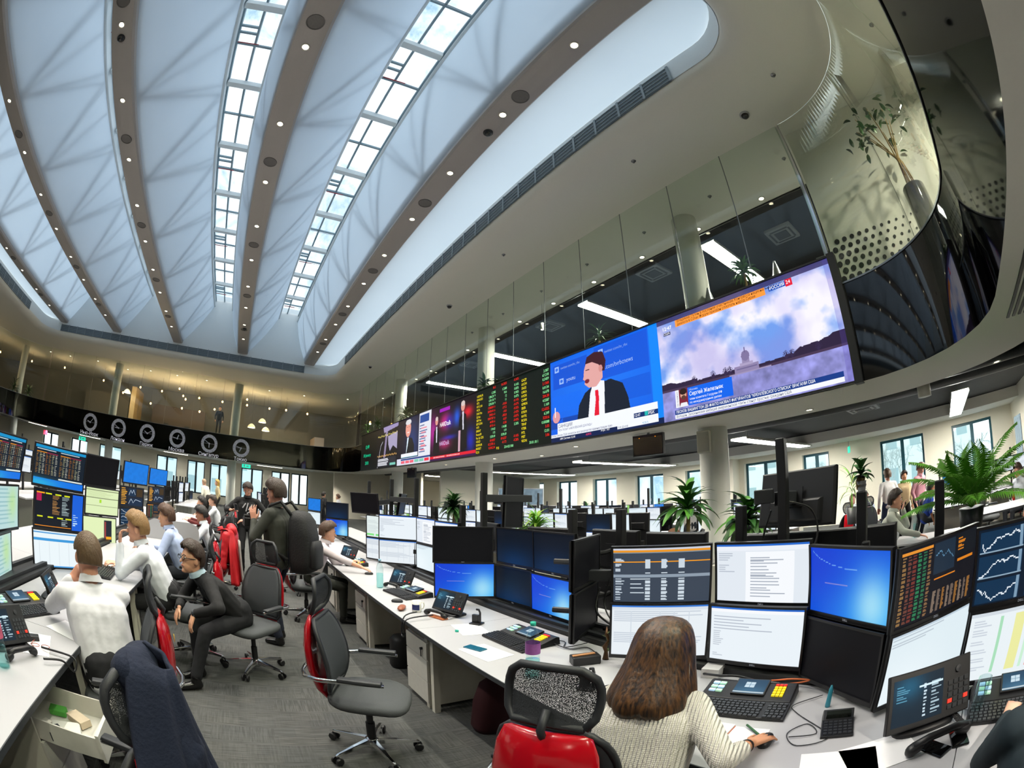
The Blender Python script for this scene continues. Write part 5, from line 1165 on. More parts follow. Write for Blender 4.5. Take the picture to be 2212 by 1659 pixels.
L = (-.86, 2.40, 0); Z = 33
person('man in a white shirt seen from behind, cheek resting on his left hand', L, Z, H=1.82, lean=26, hz=.57, headpitch=-14, headyaw=-8, headroll=6, **W_(L, Z, L_h=(-1.16, 2.66, 1.02), R_h=(-1.25, 3.1, .79)), elbow_l=(-.9, .2, -1), elbow_r=(.6, .3, -.8),
    shirt='dedee4', pants='15161a', hair='5a452c', hairstyle='crop', skn='cf9478', vox=.007, lcurl=1.1, ln=(-1, -.3, 0), fat=1.05)
L = (-.74, 4.28, 0); Z = 92
person('blond man in a white shirt resting his chin on his hand, in profile', L, Z, H=1.84, lean=31, hz=.60, headpitch=-8, headyaw=0, **W_(L, Z, L_h=(-1.20, 4.08, 1.06), R_h=(-1.35, 4.45, .80)), elbow_l=(-.3, .9, -1), elbow_r=(.6, .6, -.8), ld=wl((0, 0), Z, (.1, .05, 1)),
    shirt='d9dde6', pants='15161a', hair='8a6a42', hairstyle='short', skn='dba488', vox=.007, lcurl=1.2, ln=(0, 1, 0), fat=1.03)
L = (-.06, 4.10, 0); Z = 112
pc, J = person('man with glasses in a black sweater, leaning forward, hands on knees', L, Z, H=1.80, lean=47, hz=.57, headpitch=4, headyaw=-14, **W_(L, Z, L_h=(-.44, 3.63, .66), R_h=(-.60, 3.86, .64), L_f=(-.50, 3.58, .09), R_f=(-.48, 3.84, .09)), ld=wl((0, 0), Z, (-.35, -.2, -.8)), rd=wl((0, 0), Z, (-.35, -.2, -.8)),
    shirt='0e0e11', pants='101116', hair='33241a', hairstyle='short', skn='d8a284', vox=.006, glasses=True, collar='b8cfe0', lcurl=.35, rcurl=.35, rn=(0, 1, .5), ln=(0, 1, .5), elbow_r=(1, -.2, -.2), elbow_l=(-1, -.2, -.2), knees=((.1, 1, .9), (-.1, 1, .9)))
b = MB(); q = Vector((0, 0, 1)).rotation_difference((J['wL']-J['eL']).normalized()).to_matrix().to_4x4(); b.lathe([(.034, -.012), (.036, 0), (.034, .012)], 14, Matrix.Translation(J['wL']-(J['wL']-J['eL']).normalized()*.015) @ q, False); b.build('wrist_watch', M_steel, pc, solid=.004)
L = (-.76, 5.72, 0); Z = 88
person('brown-haired man in a light blue shirt, in profile behind the blond man', L, Z, H=1.78, lean=24, hz=.60, headpitch=-8, **W_(L, Z, L_h=(-1.3, 5.5, .80), R_h=(-1.3, 5.9, .80)), shirt='aab8dc', pants='20242c', hair='4a3020', skn='d8a080', vox=.010)
L = (-.46, 7.55, 0); Z = 90
person('dark-haired bearded man in white, partly hidden by the red jacket', L, Z, H=1.74, lean=24, hz=.56, headpitch=-14, **W_(L, Z, L_h=(-1.05, 7.3, .80), R_h=(-1.0, 7.8, .80)), shirt='dfe4ee', pants='20242c', hair='15100e', hairstyle='short', skn='b98064', vox=.012)
L = (-.75, 10.3, 0)
person('man with dark hair in a maroon shirt sitting far down the left row', L, 95, lean=20, shirt='5a1c1c', hair='120c0a', vox=.014, det=False, **W_(L, 95, L_h=(-1.25, 10.0, .8), R_h=(-1.25, 10.5, .8)))
L = (-.62, 11.9, 0)
person('man in a white shirt sitting behind the maroon one', L, 95, lean=18, shirt='e6e8ee', hair='2a1c14', vox=.014, det=False, **W_(L, 95, L_h=(-1.2, 11.7, .8), R_h=(-1.2, 12.1, .8)))
person('balding man in a pale shirt standing far back beside the round column', (-1.5, 19.0, 0), 60, sit=False, lean=24, headpitch=-15, shirt='d8d4c4', pants='302c28', hair='a88c70', hairstyle='crop', vox=.016, det=False)
person('fair-haired woman standing behind the balding man', (-1.15, 20.5, 0), 100, sit=False, lean=5, shirt='c8b890', pants='302c28', hair='c8a050', hairstyle='long', vox=.016, det=False, fem=True)
# photographer in black
L = (.10, 8.95, 0); Z = 176
pg, J = person('photographer in black standing in the aisle, looking at his phone', L, Z, sit=False, H=1.81, lean=2, headpitch=-26, headyaw=6, **W_(L, Z, R_h=(-.20, 8.66, 1.22), L_h=(.42, 8.60, 1.10)), shirt='0d0d10', pants='0c0c10', hair='2c201a', hairstyle='short', skn='cf957c', vox=.008, rcurl=.8, lcurl=.9, sleeve=.78, rd=wl((0, 0), Z, (.5, -.6, .25)), ld=wl((0, 0), Z, (.6, -.3, -.3)), elbow_r=(1, -.3, -.6), elbow_l=(-1, -.3, -.6), fat=1.05)
b = MB()
for k, (x0, z0, x1, z1) in enumerate(((-.10, 1.36, -.03, 1.25), (-.02, 1.38, .02, 1.22), (.03, 1.37, .09, 1.28), (-.08, 1.24, .0, 1.18))): b.bar((x0, .135, z0), (x1, .145, z1), .022, .004, (0, 1, 0))
b.build('shirt_print', M_desk, pg)
def smartphone(label, m): 
    b = MB(); b.box(-.036, .036, -.072, .072, 0, .009); o = tag(b.build('smartphone', M_bplast, bevel=.003), label, 'phone'); o.matrix_world = m
    b = MB(); b.box(-.032, .032, -.066, .066, .009, .0095); b.build('screen', mat('dark_phone_glass', '08090c', .05), o); return o
smartphone('black phone held by the photographer', rot(R(20), (-.13, 8.56, 1.29), R(50)))
def camera_body(x, y, z, rz, label, s=1.0):
    t_ = thing('photo_camera', label, 'camera', (x, y, z), rz); t_.scale = (s,)*3
    b = MB(); b.box(-.075, .075, -.04, .04, -.055, .05); b.box(-.03, .03, -.035, .035, .05, .085); b.build('camera_body', M_bplast, t_, bevel=.008)
    b = MB(); b.lathe([(.035, 0), (.042, .02), (.042, .10), (.046, .15), (.046, .17), (.036, .17), (.03, .15)], 18, rot(0, (0, -.04, -.005), PI/2)); b.build('lens_barrel', M_dplast, t_, smooth=True); return t_
camera_body(.50, 8.52, 1.18, R(60), 'black photo camera hanging at the photographer\'s side', 1.1)
b = MB(); b.rings([rr_ring(0, 0, z, w_, d, 20, 3) for z, w_, d in ((0, .17, .09), (.03, .19, .11), (.2, .19, .12), (.28, .16, .09), (.3, .1, .06))]); bag = tag(b.build('shoulder_bag', mat('black_nylon', '101013', .7, bump=.3), smooth=True), 'black shoulder bag at the photographer\'s hip', 'bag'); bag.location = (-.26, 8.98, .78)
b = MB(); b.tube([(-.12, 0, .28), (.1, .0, .5), (.35, .02, .66)], .014, 6); b.build('strap', MATS['black_nylon'], bag)
# man with the backpack
L = (.42, 4.98, 0); Z = 58
ph, J = person('man in a dark grey jacket with a large black backpack, lifting one hand, in profile', L, Z, sit=False, H=1.87, lean=3, headpitch=-10, headyaw=8, **W_(L, Z, L_h=(.13, 5.02, 1.36), R_h=(.1, 5.3, 1.3)), shirt='33352f', pants='141a2c', hair='35261c', hairstyle='short', skn='c98f78', vox=.007, ld=(0.1, .2, 1), lcurl=.3, rcurl=.8, ln=(-1, -.2, 0), elbow_l=(-.8, -.1, -1), elbow_r=(.8, -.1, -1), fat=1.06, **W_(L, Z, L_f=(.36, 4.86, .09), R_f=(.40, 5.12, .09)))
bp_ = thing('backpack', 'large black backpack worn by the man in dark grey', 'backpack', (L[0], L[1], 0), R(Z))
b = MB(); b.rings([rr_ring(0, -.30+q, z, w_, d, 24, 3.5) for z, w_, d, q in ((.86, .12, .08, .02), (.89, .16, .12, 0), (1.0, .17, .14, 0), (1.25, .17, .14, .0), (1.42, .16, .12, .02), (1.50, .12, .08, .04), (1.52, .05, .04, .05))]); b.build('main_compartment', MATS['black_nylon'], bp_, smooth=True)
b = MB(); b.rings([rr_ring(0, -.44, z, w_, d, 18, 3.5) for z, w_, d in ((.92, .10, .03), (.95, .13, .05), (1.15, .13, .05), (1.22, .10, .03))]); b.build('front_pocket', mat('dark_grey_nylon', '1b1c20', .7), bp_, smooth=True)
for s_ in (-1, 1):
    b = MB(); b.tube([(s_*.12, -.20, 1.47), (s_*.13, -.08, 1.60), (s_*.13, .06, 1.54), (s_*.14, .14, 1.35), (s_*.16, .06, 1.12), (s_*.15, -.17, 1.0)], .018, 6); b.build('strap', MATS['black_nylon'], bp_, smooth=True)
camera_body(.05, 5.16, 1.33, R(100), 'black camera raised by the man with the backpack', .9)
# man in white at the right row
L = (.93, 6.0, 0); Z = -104
person('young man in a pale pinkish shirt in profile at the right desk row', L, Z, H=1.76, lean=22, hz=.60, headpitch=-6, headyaw=-4, **W_(L, Z, R_h=(1.56, 5.50, .80), L_h=(1.50, 6.05, .82)), shirt='cfc3c8', pants='1a1d16', hair='4a3426', hairstyle='short', skn='d39d82', vox=.007, sleeve=.72, rcurl=.7, lcurl=.9, elbow_r=(.7, -.2, -1), elbow_l=(-.7, -.2, -1), rn=(0, 0, 1), ln=(0, 0, 1))
# office people to the right
L = (6.85, 1.05, 0); Z = 182
person('man in a grey-green shirt sitting behind the monitors, hand at his chin', L, Z, H=1.86, lean=20, hz=.66, headpitch=-4, headyaw=2, **W_(L, Z, L_h=(7.0, .72, 1.16), R_h=(6.6, .40, .82)), shirt='a9ada4', pants='20242c', hair='2a1e18', skn='cf9880', vox=.011, ld=(0, .2, 1), lcurl=1, elbow_l=(-.3, .8, -1))
L = (6.12, 4.55, 0)
person('young person with reddish brown hair and headset in a cream jacket', L, 200, H=1.62, lean=10, hz=.46, shirt='d9cf9c', hair='6a4020', skn='e0a890', vox=.012, fem=True, hairstyle='long')
person('person in a pink shirt seen from behind among the monitors', (7.2, 11.6, 0), 30, H=1.72, lean=8, hz=.50, shirt='c89a98', hair='8a4040', vox=.014, det=False, hairstyle='bun', fem=True)
person('man in a white shirt and jeans standing with his back turned by the window', (11.55, 1.58, 0), -60, sit=False, H=1.82, lean=2, shirt='ece8e4', pants='2c3a58', hair='5a4232', skn='cf9880', vox=.012, det=False)
person('woman in a beige blouse standing between two men', (12.1, 1.2, 0), 120, sit=False, H=1.70, lean=2, shirt='c8b288', pants='201c20', hair='1c1410', hairstyle='short', skn='c8906c', vox=.012, fem=True)
person('man in a pink shirt standing and looking down', (11.75, .78, 0), 150, sit=False, H=1.84, lean=10, headpitch=-28, shirt='c98f98', pants='141824', hair='5a4030', skn='d89c84', vox=.012)
person('man in a bright blue polo shirt sitting at a desk below the standing men', (11.0, .55, 0), -160, H=1.76, lean=18, hz=.55, shirt='1a3c9c', pants='20242c', hair='1c1612', skn='c08060', vox=.012, sleeve=.3, det=False)
person('smiling grey-haired man in a pale blue shirt sitting by the window', (12.2, 2.35, 0), 110, H=1.78, lean=-4, hz=.52, shirt='c8d4e6', pants='20242c', hair='8a7a6c', hairstyle='crop', skn='d89c88', vox=.012)
person('woman with long brown hair sitting beside the smiling grey-haired man', (12.9, 2.9, 0), 130, H=1.66, lean=0, hz=.50, shirt='d8dce0', pants='20242c', hair='4a2c1c', hairstyle='long', skn='d8a08c', vox=.013, fem=True, det=False)
L = (9.9, -1.95, 0)
ph2, J = person('man with a black headset in a pale grey shirt by the right wall', L, 30, H=1.78, lean=10, hz=.56, headpitch=-12, shirt='b9c0c8', pants='20242c', hair='3a2a1e', skn='dba48c', vox=.012)
b = MB(); HT = J['HT']; b.tube([HT @ Vector((.088*math.cos(a), -.01, .015+.128*math.sin(a))) for a in np.linspace(0, PI, 12)], .008, 6); b.build('headset_band', M_black, ph2, smooth=True)
b = MB(); b.ell((.09, -.005, .0), (.018, .034, .038), 12, 8, HT); b.build('ear_cup', M_black, ph2, smooth=True)
person('man with reddish hair standing behind the big leafy plant', (9.6, 6.4, 0), -30, sit=False, H=1.74, shirt='c8c4bc', hair='6a3c24', vox=.014, det=False)
person('dark-haired man in black standing far back by the cream wall', (3.75, 21.0, 0), -60, sit=False, H=1.76, shirt='18181c', hair='201814', vox=.016, det=False)
person('woman with a ponytail in white standing far back by the cream wall', (4.75, 21.5, 0), 60, sit=False, H=1.70, shirt='d8d8dc', hair='5a4030', vox=.016, det=False, hairstyle='bun', fem=True)
person('man in a dark suit standing upstairs behind the glass, above the clocks', (-2.05, 30.6, 4.62), 190, sit=False, H=1.85, shirt='0e1118', pants='0e1118', hair='14100e', vox=.016, det=False)
# coats on chairs
def coat(loc, rz, m, label, w_=.27, z0=.25, z1=1.05, hood=False, lining=None, peak=0):
    t_ = thing('jacket', label, 'jacket', loc, R(rz)); b = MB()
    def fn(u, v):
        a = PI*(u*1.0)-PI; z = z1-(z1-z0)*v; k_ = 1+.45*v if not peak else .35+1.35*v**.6
        f = .018*math.sin(u*26+v*3)*(.3+v)+.012*math.sin(u*47+1)*v
        return ((w_*k_+f)*math.cos(a)*(.75+.25*min(1, v*3)), (.10+.08*v+f)*math.sin(a)-.30-.02*v, z+.02*math.cos(u*2*PI)*(1-v)-.02*math.sin(u*9)*v)
    b.grid(fn, 48, 20); b.build('coat_back', m, t_, smooth=True, solid=.012)
    if peak:
        b = MB(); cap(b, (-.05, -.285, z1-.035), .055, (.05, -.285, z1-.035), .055); cap(b, (0, -.30, z1-.08), .075, (0, -.33, z1-.3), .12); blob(b, 'shoulders', m, t_, .012, 3, .02, .08); return t_
    b = MB(); b.grid(lambda u, v: ((w_*.72*math.cos(-PI+PI*u))*(1-.15*v), -.30+(.10*math.sin(-PI+PI*u)) + (.16-.02*math.sin(u*20))*v, z1+.025*math.sin(PI*v)-.01*v), 30, 6); b.build('shoulders', m, t_, smooth=True, solid=.012)
    b = MB(); b.tube([(w_*.55*math.cos(a), -.30+.085*math.sin(a), z1+.02+.01*math.sin(3*a)) for a in np.linspace(-PI, 0, 14)], .028, 8); b.build('coat_collar', m, t_, smooth=True)
    for s_ in (-1, 1):
        if peak: continue
        b = MB(); cap(b, (s_*w_*.95, -.27, z1-.06), .06, (s_*w_*1.15, -.22, z0+.22), .05); blob(b, 'sleeve', m, t_, .012, 3, .015, .08)
    if hood: b = MB(); b.ell((0, -.36, z1+.0), (.15, .09, .09), 18, 12); blob(b, 'hood', m, t_, .012, 2, .03, .1)
    if lining: b = MB(); b.grid(lambda u, v: (-.24+.20*u-.05*v, -.46-.04*v+.012*math.sin(u*24), z1-.12-.62*v), 16, 8); b.build('lining', lining, t_, smooth=True, solid=.01)
    return t_
M_navy = mat('navy_wool', '141d33', .9, var=.12, bump=.4, bscale=60)
coat((-.62, 1.24, 0), 76, M_navy, 'navy blue jacket hung over the chair nearest the viewer on the left', .20, .10, 1.26, False, None, .16)
person('person in a dark blue-green sweater at the right border, only a shoulder in view', (1.02, -.56, 0), -88, H=1.78, lean=22, hz=.60, shirt='14242c', pants='15161a', hair='2a1e18', vox=.010, det=False, L_h=(-.1, .6, .80), R_h=(.2, .6, .80))
coat((-.52, 6.45, 0), 95, mat('red_shell_fabric', 'c01420', .6, bump=.3, bscale=12), 'bright red hooded jacket with grey lining hung over a chair', .25, .38, 1.08, True, mat('grey_fleece', 'a09c98', .9))
coat((7.6, 6.4, 0), 150, mat('black_wool', '0f1013', .9), 'long black coat hung over a chair behind the wide monitor backs', .27, .4, 1.15)
coat((11.4, 4.6, 0), 170, mat('crimson_cloth', '9c1420', .8), 'crimson jacket on the chair behind the ivy post', .24, .6, 1.05)

b = MB(); b.box(-2.6, -1.5, 30.1, 31.1, 3.6, 4.6); tag(b.build('platform', mat('lounge_grey', '7c7a76', .8)), 'grey plinth under the man in the dark suit upstairs', 'plinth')
# ------------------------------------------------------------------ things on the desks
M_key = mat('black_keys', '2e3034', .35); M_bott = glass_mat('bottle_plastic', (.88, .95, .95)); M_teal2 = mat('teal_plastic', '14a890', .4)
def dealer_board():
    t_ = thing('dealer_keyboard', 'x', 'keyboard')
    b = MB(); b.rings([[(-.235, y, .0), (.235, y, .0), (.235, y, h), (-.235, y, h)] for y, h in ((-.15, .014), (.0, .024))]); b.rings([[(-.235, y, .0), (.235, y, .0), (.225, y, h), (-.225, y, h)] for y, h in ((.0, .026), (.14, .055), (.17, .05))]); b.build('body', M_bplast, t_, bevel=.004)
    b = MB()
    for r_ in range(6):
        y = -.138+.0225*r_
        for c in range(20):
            if c in (15,) : continue
            x = -.218+.0225*c+(.004 if r_ % 2 else 0); b.rings([[(x+sx*s_, y+sy*s_, z+.4*0) for sx, sy in ((-1, -1), (1, -1), (1, 1), (-1, 1))] for s_, z in ((.0098, .016+.0015*r_), (.008, .0225+.0015*r_))])
    b.build('keys', M_key, t_, kind='stuff')
    T = Matrix.Translation((0, .085, .043)) @ Matrix.Rotation(R(12), 4, 'X')
    b = MB(); b.box(-.085, .085, -.055, .075, 0, .012, T); b.build('display_housing', M_bplast, t_, bevel=.003)
    cv = Cv(48, 34, '1c4460'); cv.glow(.5, .9, .6, .4, '4a7a98', .7); cv.rect(.3, .2, .6, .6, 'c8dce8'); cv.rect(.3, .39, .6, .41, '6a90a8'); cv.rect(.44, .2, .46, .6, '6a90a8'); cv.rect(0, .88, 1, .97, 'b8c8d0')
    o = inst(cv.mesh('display', .155, .115), 'display', t_, mtx=T @ Matrix.Translation((0, .01, .0125)) @ Matrix.Rotation(-PI/2, 4, 'X'))
    for i in range(5):
        for j in range(3):
            b = MB(); x, y = .12+.02*j+(.02 if 0 else 0), .035+.02*i; c = 'e8d020' if i < 4 else 'd02828'
            if i < 4 or j < 3: b.box(x, x+.016, y, y+.015, 0, .008, Matrix.Translation((0, 0, .034+.0045*i))); b.build('colour_key', mat('key_'+c, c, .5, emit=c, estr=.25), t_)
    for i in range(3):
        for j in range(2):
            b = MB(); x, y = -.2+.035*j, .04+.03*i; c = ('b0d0f0', 'a8d8b8')[(i+j) % 2]; b.box(x, x+.03, y, y+.022, 0, .008, Matrix.Translation((0, 0, .036+.007*i))); b.build('soft_key', mat('key_'+c, c, .5, emit=c, estr=.3), t_)
    return t_
kb = dealer_board()
KB = [(1.76, 2.52, -88, 'black dealer keyboard with coloured keys behind the water bottle'), (1.80, .84, -80, 'black dealer keyboard with lit screen in front of the woman'), (1.63, 4.28, -80, 'dealer keyboard with yellow keys between the mug and the far bottle'),
    (-1.58, 2.62, 62, 'dealer keyboard at the left elbow of the man in white, yellow keys'), (-1.45, 4.15, 95, 'dealer keyboard between the two men in white'), (1.83, -.50, -92, 'dealer keyboard with green and yellow keys at the right frame border'), (1.60, 6.3, -95, 'dealer keyboard under the hands of the young man'), (-1.5, 7.4, 90, 'dealer keyboard in front of the bearded man')]
for i, (x, y, rz, lab) in enumerate(KB):
    if i == 0: kb.location = (x, y, .742); kb.rotation_euler = (0, 0, R(rz)); kb['label'] = lab; kb['group'] = 'dealer keyboards'
    else: dup(kb, (x, y, .742), R(rz), lab, 'dealer keyboards')
def desk_phone():
    t_ = thing('desk_phone', 'x', 'phone')
    b = MB(); b.rings([rr_ring(0, .05, z, w_, d, 20, 4) for z, w_, d in ((0, .12, .08), (.012, .12, .08), (.02, .10, .06))]); b.tube([(0, .05, .01), (0, .06, .07)], .035, 12); b.build('stand', M_bplast, t_, smooth=True)
    T = Matrix.Translation((0, .03, .11)) @ Matrix.Rotation(R(-28), 4, 'X')
    b = MB(); b.box(-.16, .16, -.008, .016, -.095, .095, T); b.build('body', M_bplast, t_, bevel=.004)
    cv = Cv(64, 48, '0e2432'); cv.glow(.3, .2, .3, .3, '1c6c90', .7); cv.rows(.06, .15, .35, .5, 7, '5a9cb8', .4, .4, 1, 3); cv.rows(.6, .2, .66, .95, 10, 'c8dce8', .5, .7, 1, 2); cv.rows(.75, .2, .95, .95, 10, 'a8c0cc', .4, .4, 1, 4); cv.rect(.5, .22, .98, .27, 'd8f0f8')
    inst(cv.mesh('display', .19, .15), 'display', t_, mtx=T @ Matrix.Translation((-.05, -.0085, .0)))
    b = MB()
    for i in range(5):
        for j in range(4): x, z = .065+.022*j, -.07+.02*i; b.box(x, x+.017, -.012, -.008, z, z+.014, T)
    b.build('keypad', M_key, t_, kind='stuff')
    for x in (.065, .131): b = MB(); b.box(x, x+.017, -.0125, -.008, -.05, -.036, T); b.build('red_key', mat('red_key', 'd03020', .4, emit='e03020', estr=.4), t_)
    b = MB(); b.lathe([(.012, 0), (.012, .006), (.001, .007)], 12, T @ Matrix.Translation((.105, -.008, .055)) @ Matrix.Rotation(PI/2, 4, 'X')); b.build('knob', M_dplast, t_)
    b = MB(); cap(b, (-.10, -.13, .024), .022, (-.08, -.13, .03), .02); cap(b, (.10, -.12, .024), .022, (.08, -.12, .03), .02)
    b.tube([(-.10, -.13, .035), (-.05, -.13, .05), (.05, -.125, .05), (.10, -.12, .035)], [.015, .014, .014, .015], 10); o = b.build('handset', M_bplast, t_, smooth=True); 
    pts = [(.11+.012*math.cos(q*2.2), -.10+.012*math.sin(q*2.2)+q*.004, .02+.0*q) for q in np.linspace(0, 28, 90)]
    b = MB(); b.tube(pts, .0025, 5); b.build('coil_cord', M_bplast, t_, smooth=True)
    return t_
dp = desk_phone()
for i, (x, y, rz, sc, lab) in enumerate([(1.66, 3.42, -72, 1.05, 'desk phone with lit touch screen in front of the bright blue monitor'), (1.70, 4.66, -66, 1, 'desk phone with touch screen beside the far clear water bottle'), (1.70, -.07, -60, 1.25, 'large tilted desk phone with grey-blue screen below the white monitor'),
    (-1.36, 1.98, 60, 1, 'black desk phone seen from its side at the left frame edge'), (1.62, 6.75, -60, 1, 'desk phone behind the young man\'s hands'), (-1.5, 3.05, 100, .9, 'black desk phone pushed back behind the left dealer keyboard')]):
    if i == 0: dp.location = (x, y, .742); dp.rotation_euler = (0, 0, R(rz)); dp['label'] = lab; dp['group'] = 'desk phones'; dp.scale = (sc,)*3
    else: dup(dp, (x, y, .742), R(rz), lab, 'desk phones', scale=sc)
def bottle(x, y, lab, h=.31, tint=None, label_c=None, cap_m=None, water=.5, z=.742):
    t_ = thing('water_bottle', lab, 'bottle', (x, y, z), 0, 'plastic water bottles'); k = h/.31; n = 18
    pr = [(.03, 0), (.037, .006), (.038, .04), (.034, .055), (.038, .07), (.0375, .11), (.034, .12), (.038, .13), (.038, .20), (.034, .225), (.022, .262), (.013, .28), (.013, .292)]
    b = MB(); b.lathe([(r_*k, z_*k) for r_, z_ in pr], n); b.build('bottle_body', tint or M_bott, t_, smooth=True)
    b = MB(); b.lathe([(.015*k, .288*k), (.015*k, .308*k), (.001, .309*k)], 14); b.build('cap', cap_m or M_teal2, t_, smooth=True)
    if label_c: b = MB(); b.lathe([(.0388*k, .135*k), (.0388*k, .195*k)], n, None, False); b.build('label_band', mat('band_'+label_c, label_c, .5, var=.3, nscale=40), t_, smooth=True)
    if water: b = MB(); b.lathe([(.028*k, .003), (.035*k, .01), (.035*k, .31*k*water)], n); b.build('water', glass_mat('water'+lab[:3], (.72, .93, .92)) if 'water'+lab[:3] not in MATS else MATS['water'+lab[:3]], t_, smooth=True)
    return t_
bottle(1.44, 1.93, 'clear water bottle with purple label and turquoise cap on the desk edge', .335, None, '8a4a90', None, .32)
bottle(1.47, 4.66, 'clear water bottle with pale blue cap near the young man\'s hand', .32, None, None, mat('pale_blue_cap', '9cc4e0', .4), .5)
bottle(-1.30, 1.76, 'water bottle with pink label and turquoise base cut by the left frame edge', .33, None, 'c85a78', None, .3)
bottle(-1.45, 3.75, 'clear water bottle behind the man in white with hand at his cheek', .28, None, None, M_desk, .4)
bottle(6.95, .50, 'water bottle in front of the man in grey-green shirt', .33, None, None, M_desk, .6)
# small things
def small(name, label, cat, loc, rz, fn, m, bevel=0, smooth=False, group=None):
    b = MB(); fn(b); o = tag(b.build(name, m, bevel=bevel, smooth=smooth), label, cat, group); o.location = loc; o.rotation_euler = (0, 0, R(rz)); return o
Z0 = .742
t_ = thing('mug', 'white mug with dark blue picture on the right desk', 'mug', (1.46, 3.60, Z0)); b = MB(); b.lathe([(.036, 0), (.041, .004), (.041, .10), (.037, .10), (.036, .01), (.001, .008)], 20, None, False); b.build('mug_body', mat('white_ceramic', 'e0ddd6', .2), t_, smooth=True)
b = MB(); b.tube([(.04, 0, .08), (.065, 0, .08), (.07, 0, .05), (.06, 0, .025), (.04, 0, .02)], .006, 8); b.build('handle', MATS['white_ceramic'], t_, smooth=True); b = MB(); b.grid(lambda u, v: (.0415*math.cos(PI+u*1.8), .0415*math.sin(PI+u*1.8), .02+.05*v), 8, 2); b.build('mug_print', mat('navy_print', '16245c', .3), t_)
b = MB(); b.lathe([(.036, .085), (.001, .086)], 16, None, False); b.build('coffee', mat('coffee', '2a1608', .1), t_)
def mouse(b): b.rings([rr_ring(0, 0, z, w_, d, 16, 2.4) for z, w_, d in ((0, .028, .052), (.012, .03, .055), (.024, .026, .048), (.032, .012, .025))])
small('computer_mouse', 'dark grey mouse beside the mug', 'mouse', (1.42, 3.98, Z0), 70, mouse, M_dplast, 0, True)
small('computer_mouse', 'black mouse under the woman\'s right hand', 'mouse', (1.51, .575, Z0), 100, mouse, M_bplast, 0, True)
small('computer_mouse', 'black mouse on the left desk at the frame edge', 'mouse', (-1.16, 1.33, Z0), 30, mouse, M_bplast, 0, True)
small('computer_mouse', 'mouse under the young man\'s right hand', 'mouse', (1.58, 5.46, Z0), 80, mouse, M_bplast, 0, True)
small('glasses_case', 'brown leather glasses case next to the mug', 'case', (1.36, 3.70, Z0), 60, lambda b: b.rings([[(x, y*w_, .018+z*w_) for y, z in [(.035*math.cos(a), .018*math.sin(a)) for a in np.linspace(0, 2*PI, 13)[:-1]]] for x, w_ in ((-.085, .2), (-.06, .8), (0, 1), (.06, .85), (.085, .25))]), mat('brown_leather', '8a4a2c', .45, bump=.2), 0, True)
def flat(w_, d, h=.0012): return lambda b: b.box(-w_/2, w_/2, -d/2, d/2, 0, h)
small('smartphone', 'teal blue smartphone lying on the desk before the dealer keyboard', 'phone', (1.42, 2.52, Z0), 20, flat(.074, .145, .008), mat('teal_phone', '10566c', .25, coat=.5), .003)
small('paper_sheet', 'white sheet of paper under the teal phone', 'paper', (1.44, 2.42, Z0-.0), 8, flat(.21, .30), M_paper)
small('paper_sheet', 'sheet of paper half under the dealer keyboard', 'paper', (1.62, 2.95, Z0), -10, flat(.21, .30), M_paper)
small('headset_dock', 'black headset dock by the touch-screen phone', 'headset', (1.74, 3.06, Z0), -60, lambda b: (b.box(-.045, .045, -.045, .045, 0, .012), b.box(-.045, .01, .0, .03, .012, .075), b.tube([(.03, 0, .01), (.03, 0, .10), (.03, -.02, .13), (.02, -.04, .135)], .009, 8)), M_bplast, .003)
small('headset_dock', 'black headset dock beside the mesh chair back', 'headset', (1.54, 1.60, Z0), -60, lambda b: (b.box(-.045, .045, -.045, .045, 0, .012), b.box(-.045, .01, .0, .03, .012, .075), b.tube([(.03, 0, .01), (.03, 0, .10), (.03, -.02, .13), (.02, -.04, .135)], .009, 8)), M_bplast, .003)
small('charger_box', 'black box with a wooden strip lying on it', 'box', (1.80, 1.90, Z0), -25, lambda b: b.box(-.085, .085, -.045, .045, 0, .055), M_bplast, .006)
small('wooden_strip', 'light wooden strip on the black box', 'wood strip', (1.80, 1.90, Z0+.055), -20, lambda b: b.box(-.08, .06, -.012, .012, 0, .008), mat('light_wood', 'b07c50', .6), .002)
t_ = thing('figurine', 'small twisted bronze figurine with leaves beside the edge-on monitor', 'figurine', (1.93, 1.86, Z0)); b = MB(); b.tube([(.0, 0, 0), (.012, .01, .05), (-.012, 0, .09), (.012, -.01, .13), (0, 0, .17), (.02, .02, .21)], [.02, .012, .016, .01, .012, .004], 7); b.build('stem', mat('bronze', '5a4028', .4, metal=.6), t_, smooth=True)
for k in range(6):
    b = MB(); b.add([(0, 0, 0), (.02, .01, .015), (.035, 0, .01), (.02, -.012, .0)], [(0, 1, 2, 3)]); o = b.build('leaf', mat('dull_leaf', '4a5a30', .6), t_); o.location = (0, 0, .05+.025*k); o.rotation_euler = (0, -.3, k*2.2)
small('orange_tray', 'brown wooden board under the touch-screen phone handset', 'board', (1.55, 3.32, Z0), -72, lambda b: b.box(-.12, .06, -.03, .03, 0, .012), mat('orange_wood', 'a85c30', .5), .002)
small('bottle_cap', 'turquoise bottle cap on the desk', 'cap', (1.50, 2.93, Z0), 0, lambda b: b.lathe([(.014, 0), (.014, .012), (.001, .013)], 16), M_teal2, 0, True)
small('note_block', 'thick block of white note paper left of the dealer keyboard', 'note block', (2.06, 1.18, Z0), 12, lambda b: b.box(-.05, .05, -.05, .05, 0, .055), mat('note_paper', 'c4c2c0', .8), .001)
t_ = thing('notebook', 'open ruled notebook with orange cover edge beside the woman', 'notebook', (1.50, .86, Z0), R(-84)); b = MB(); b.box(-.11, .11, -.08, .08, 0, .004); b.build('cover', mat('orange_cover', 'b8542c', .5), t_); b = MB(); b.box(-.105, .107, -.074, .077, .004, .012); b.build('pages', M_paper, t_)
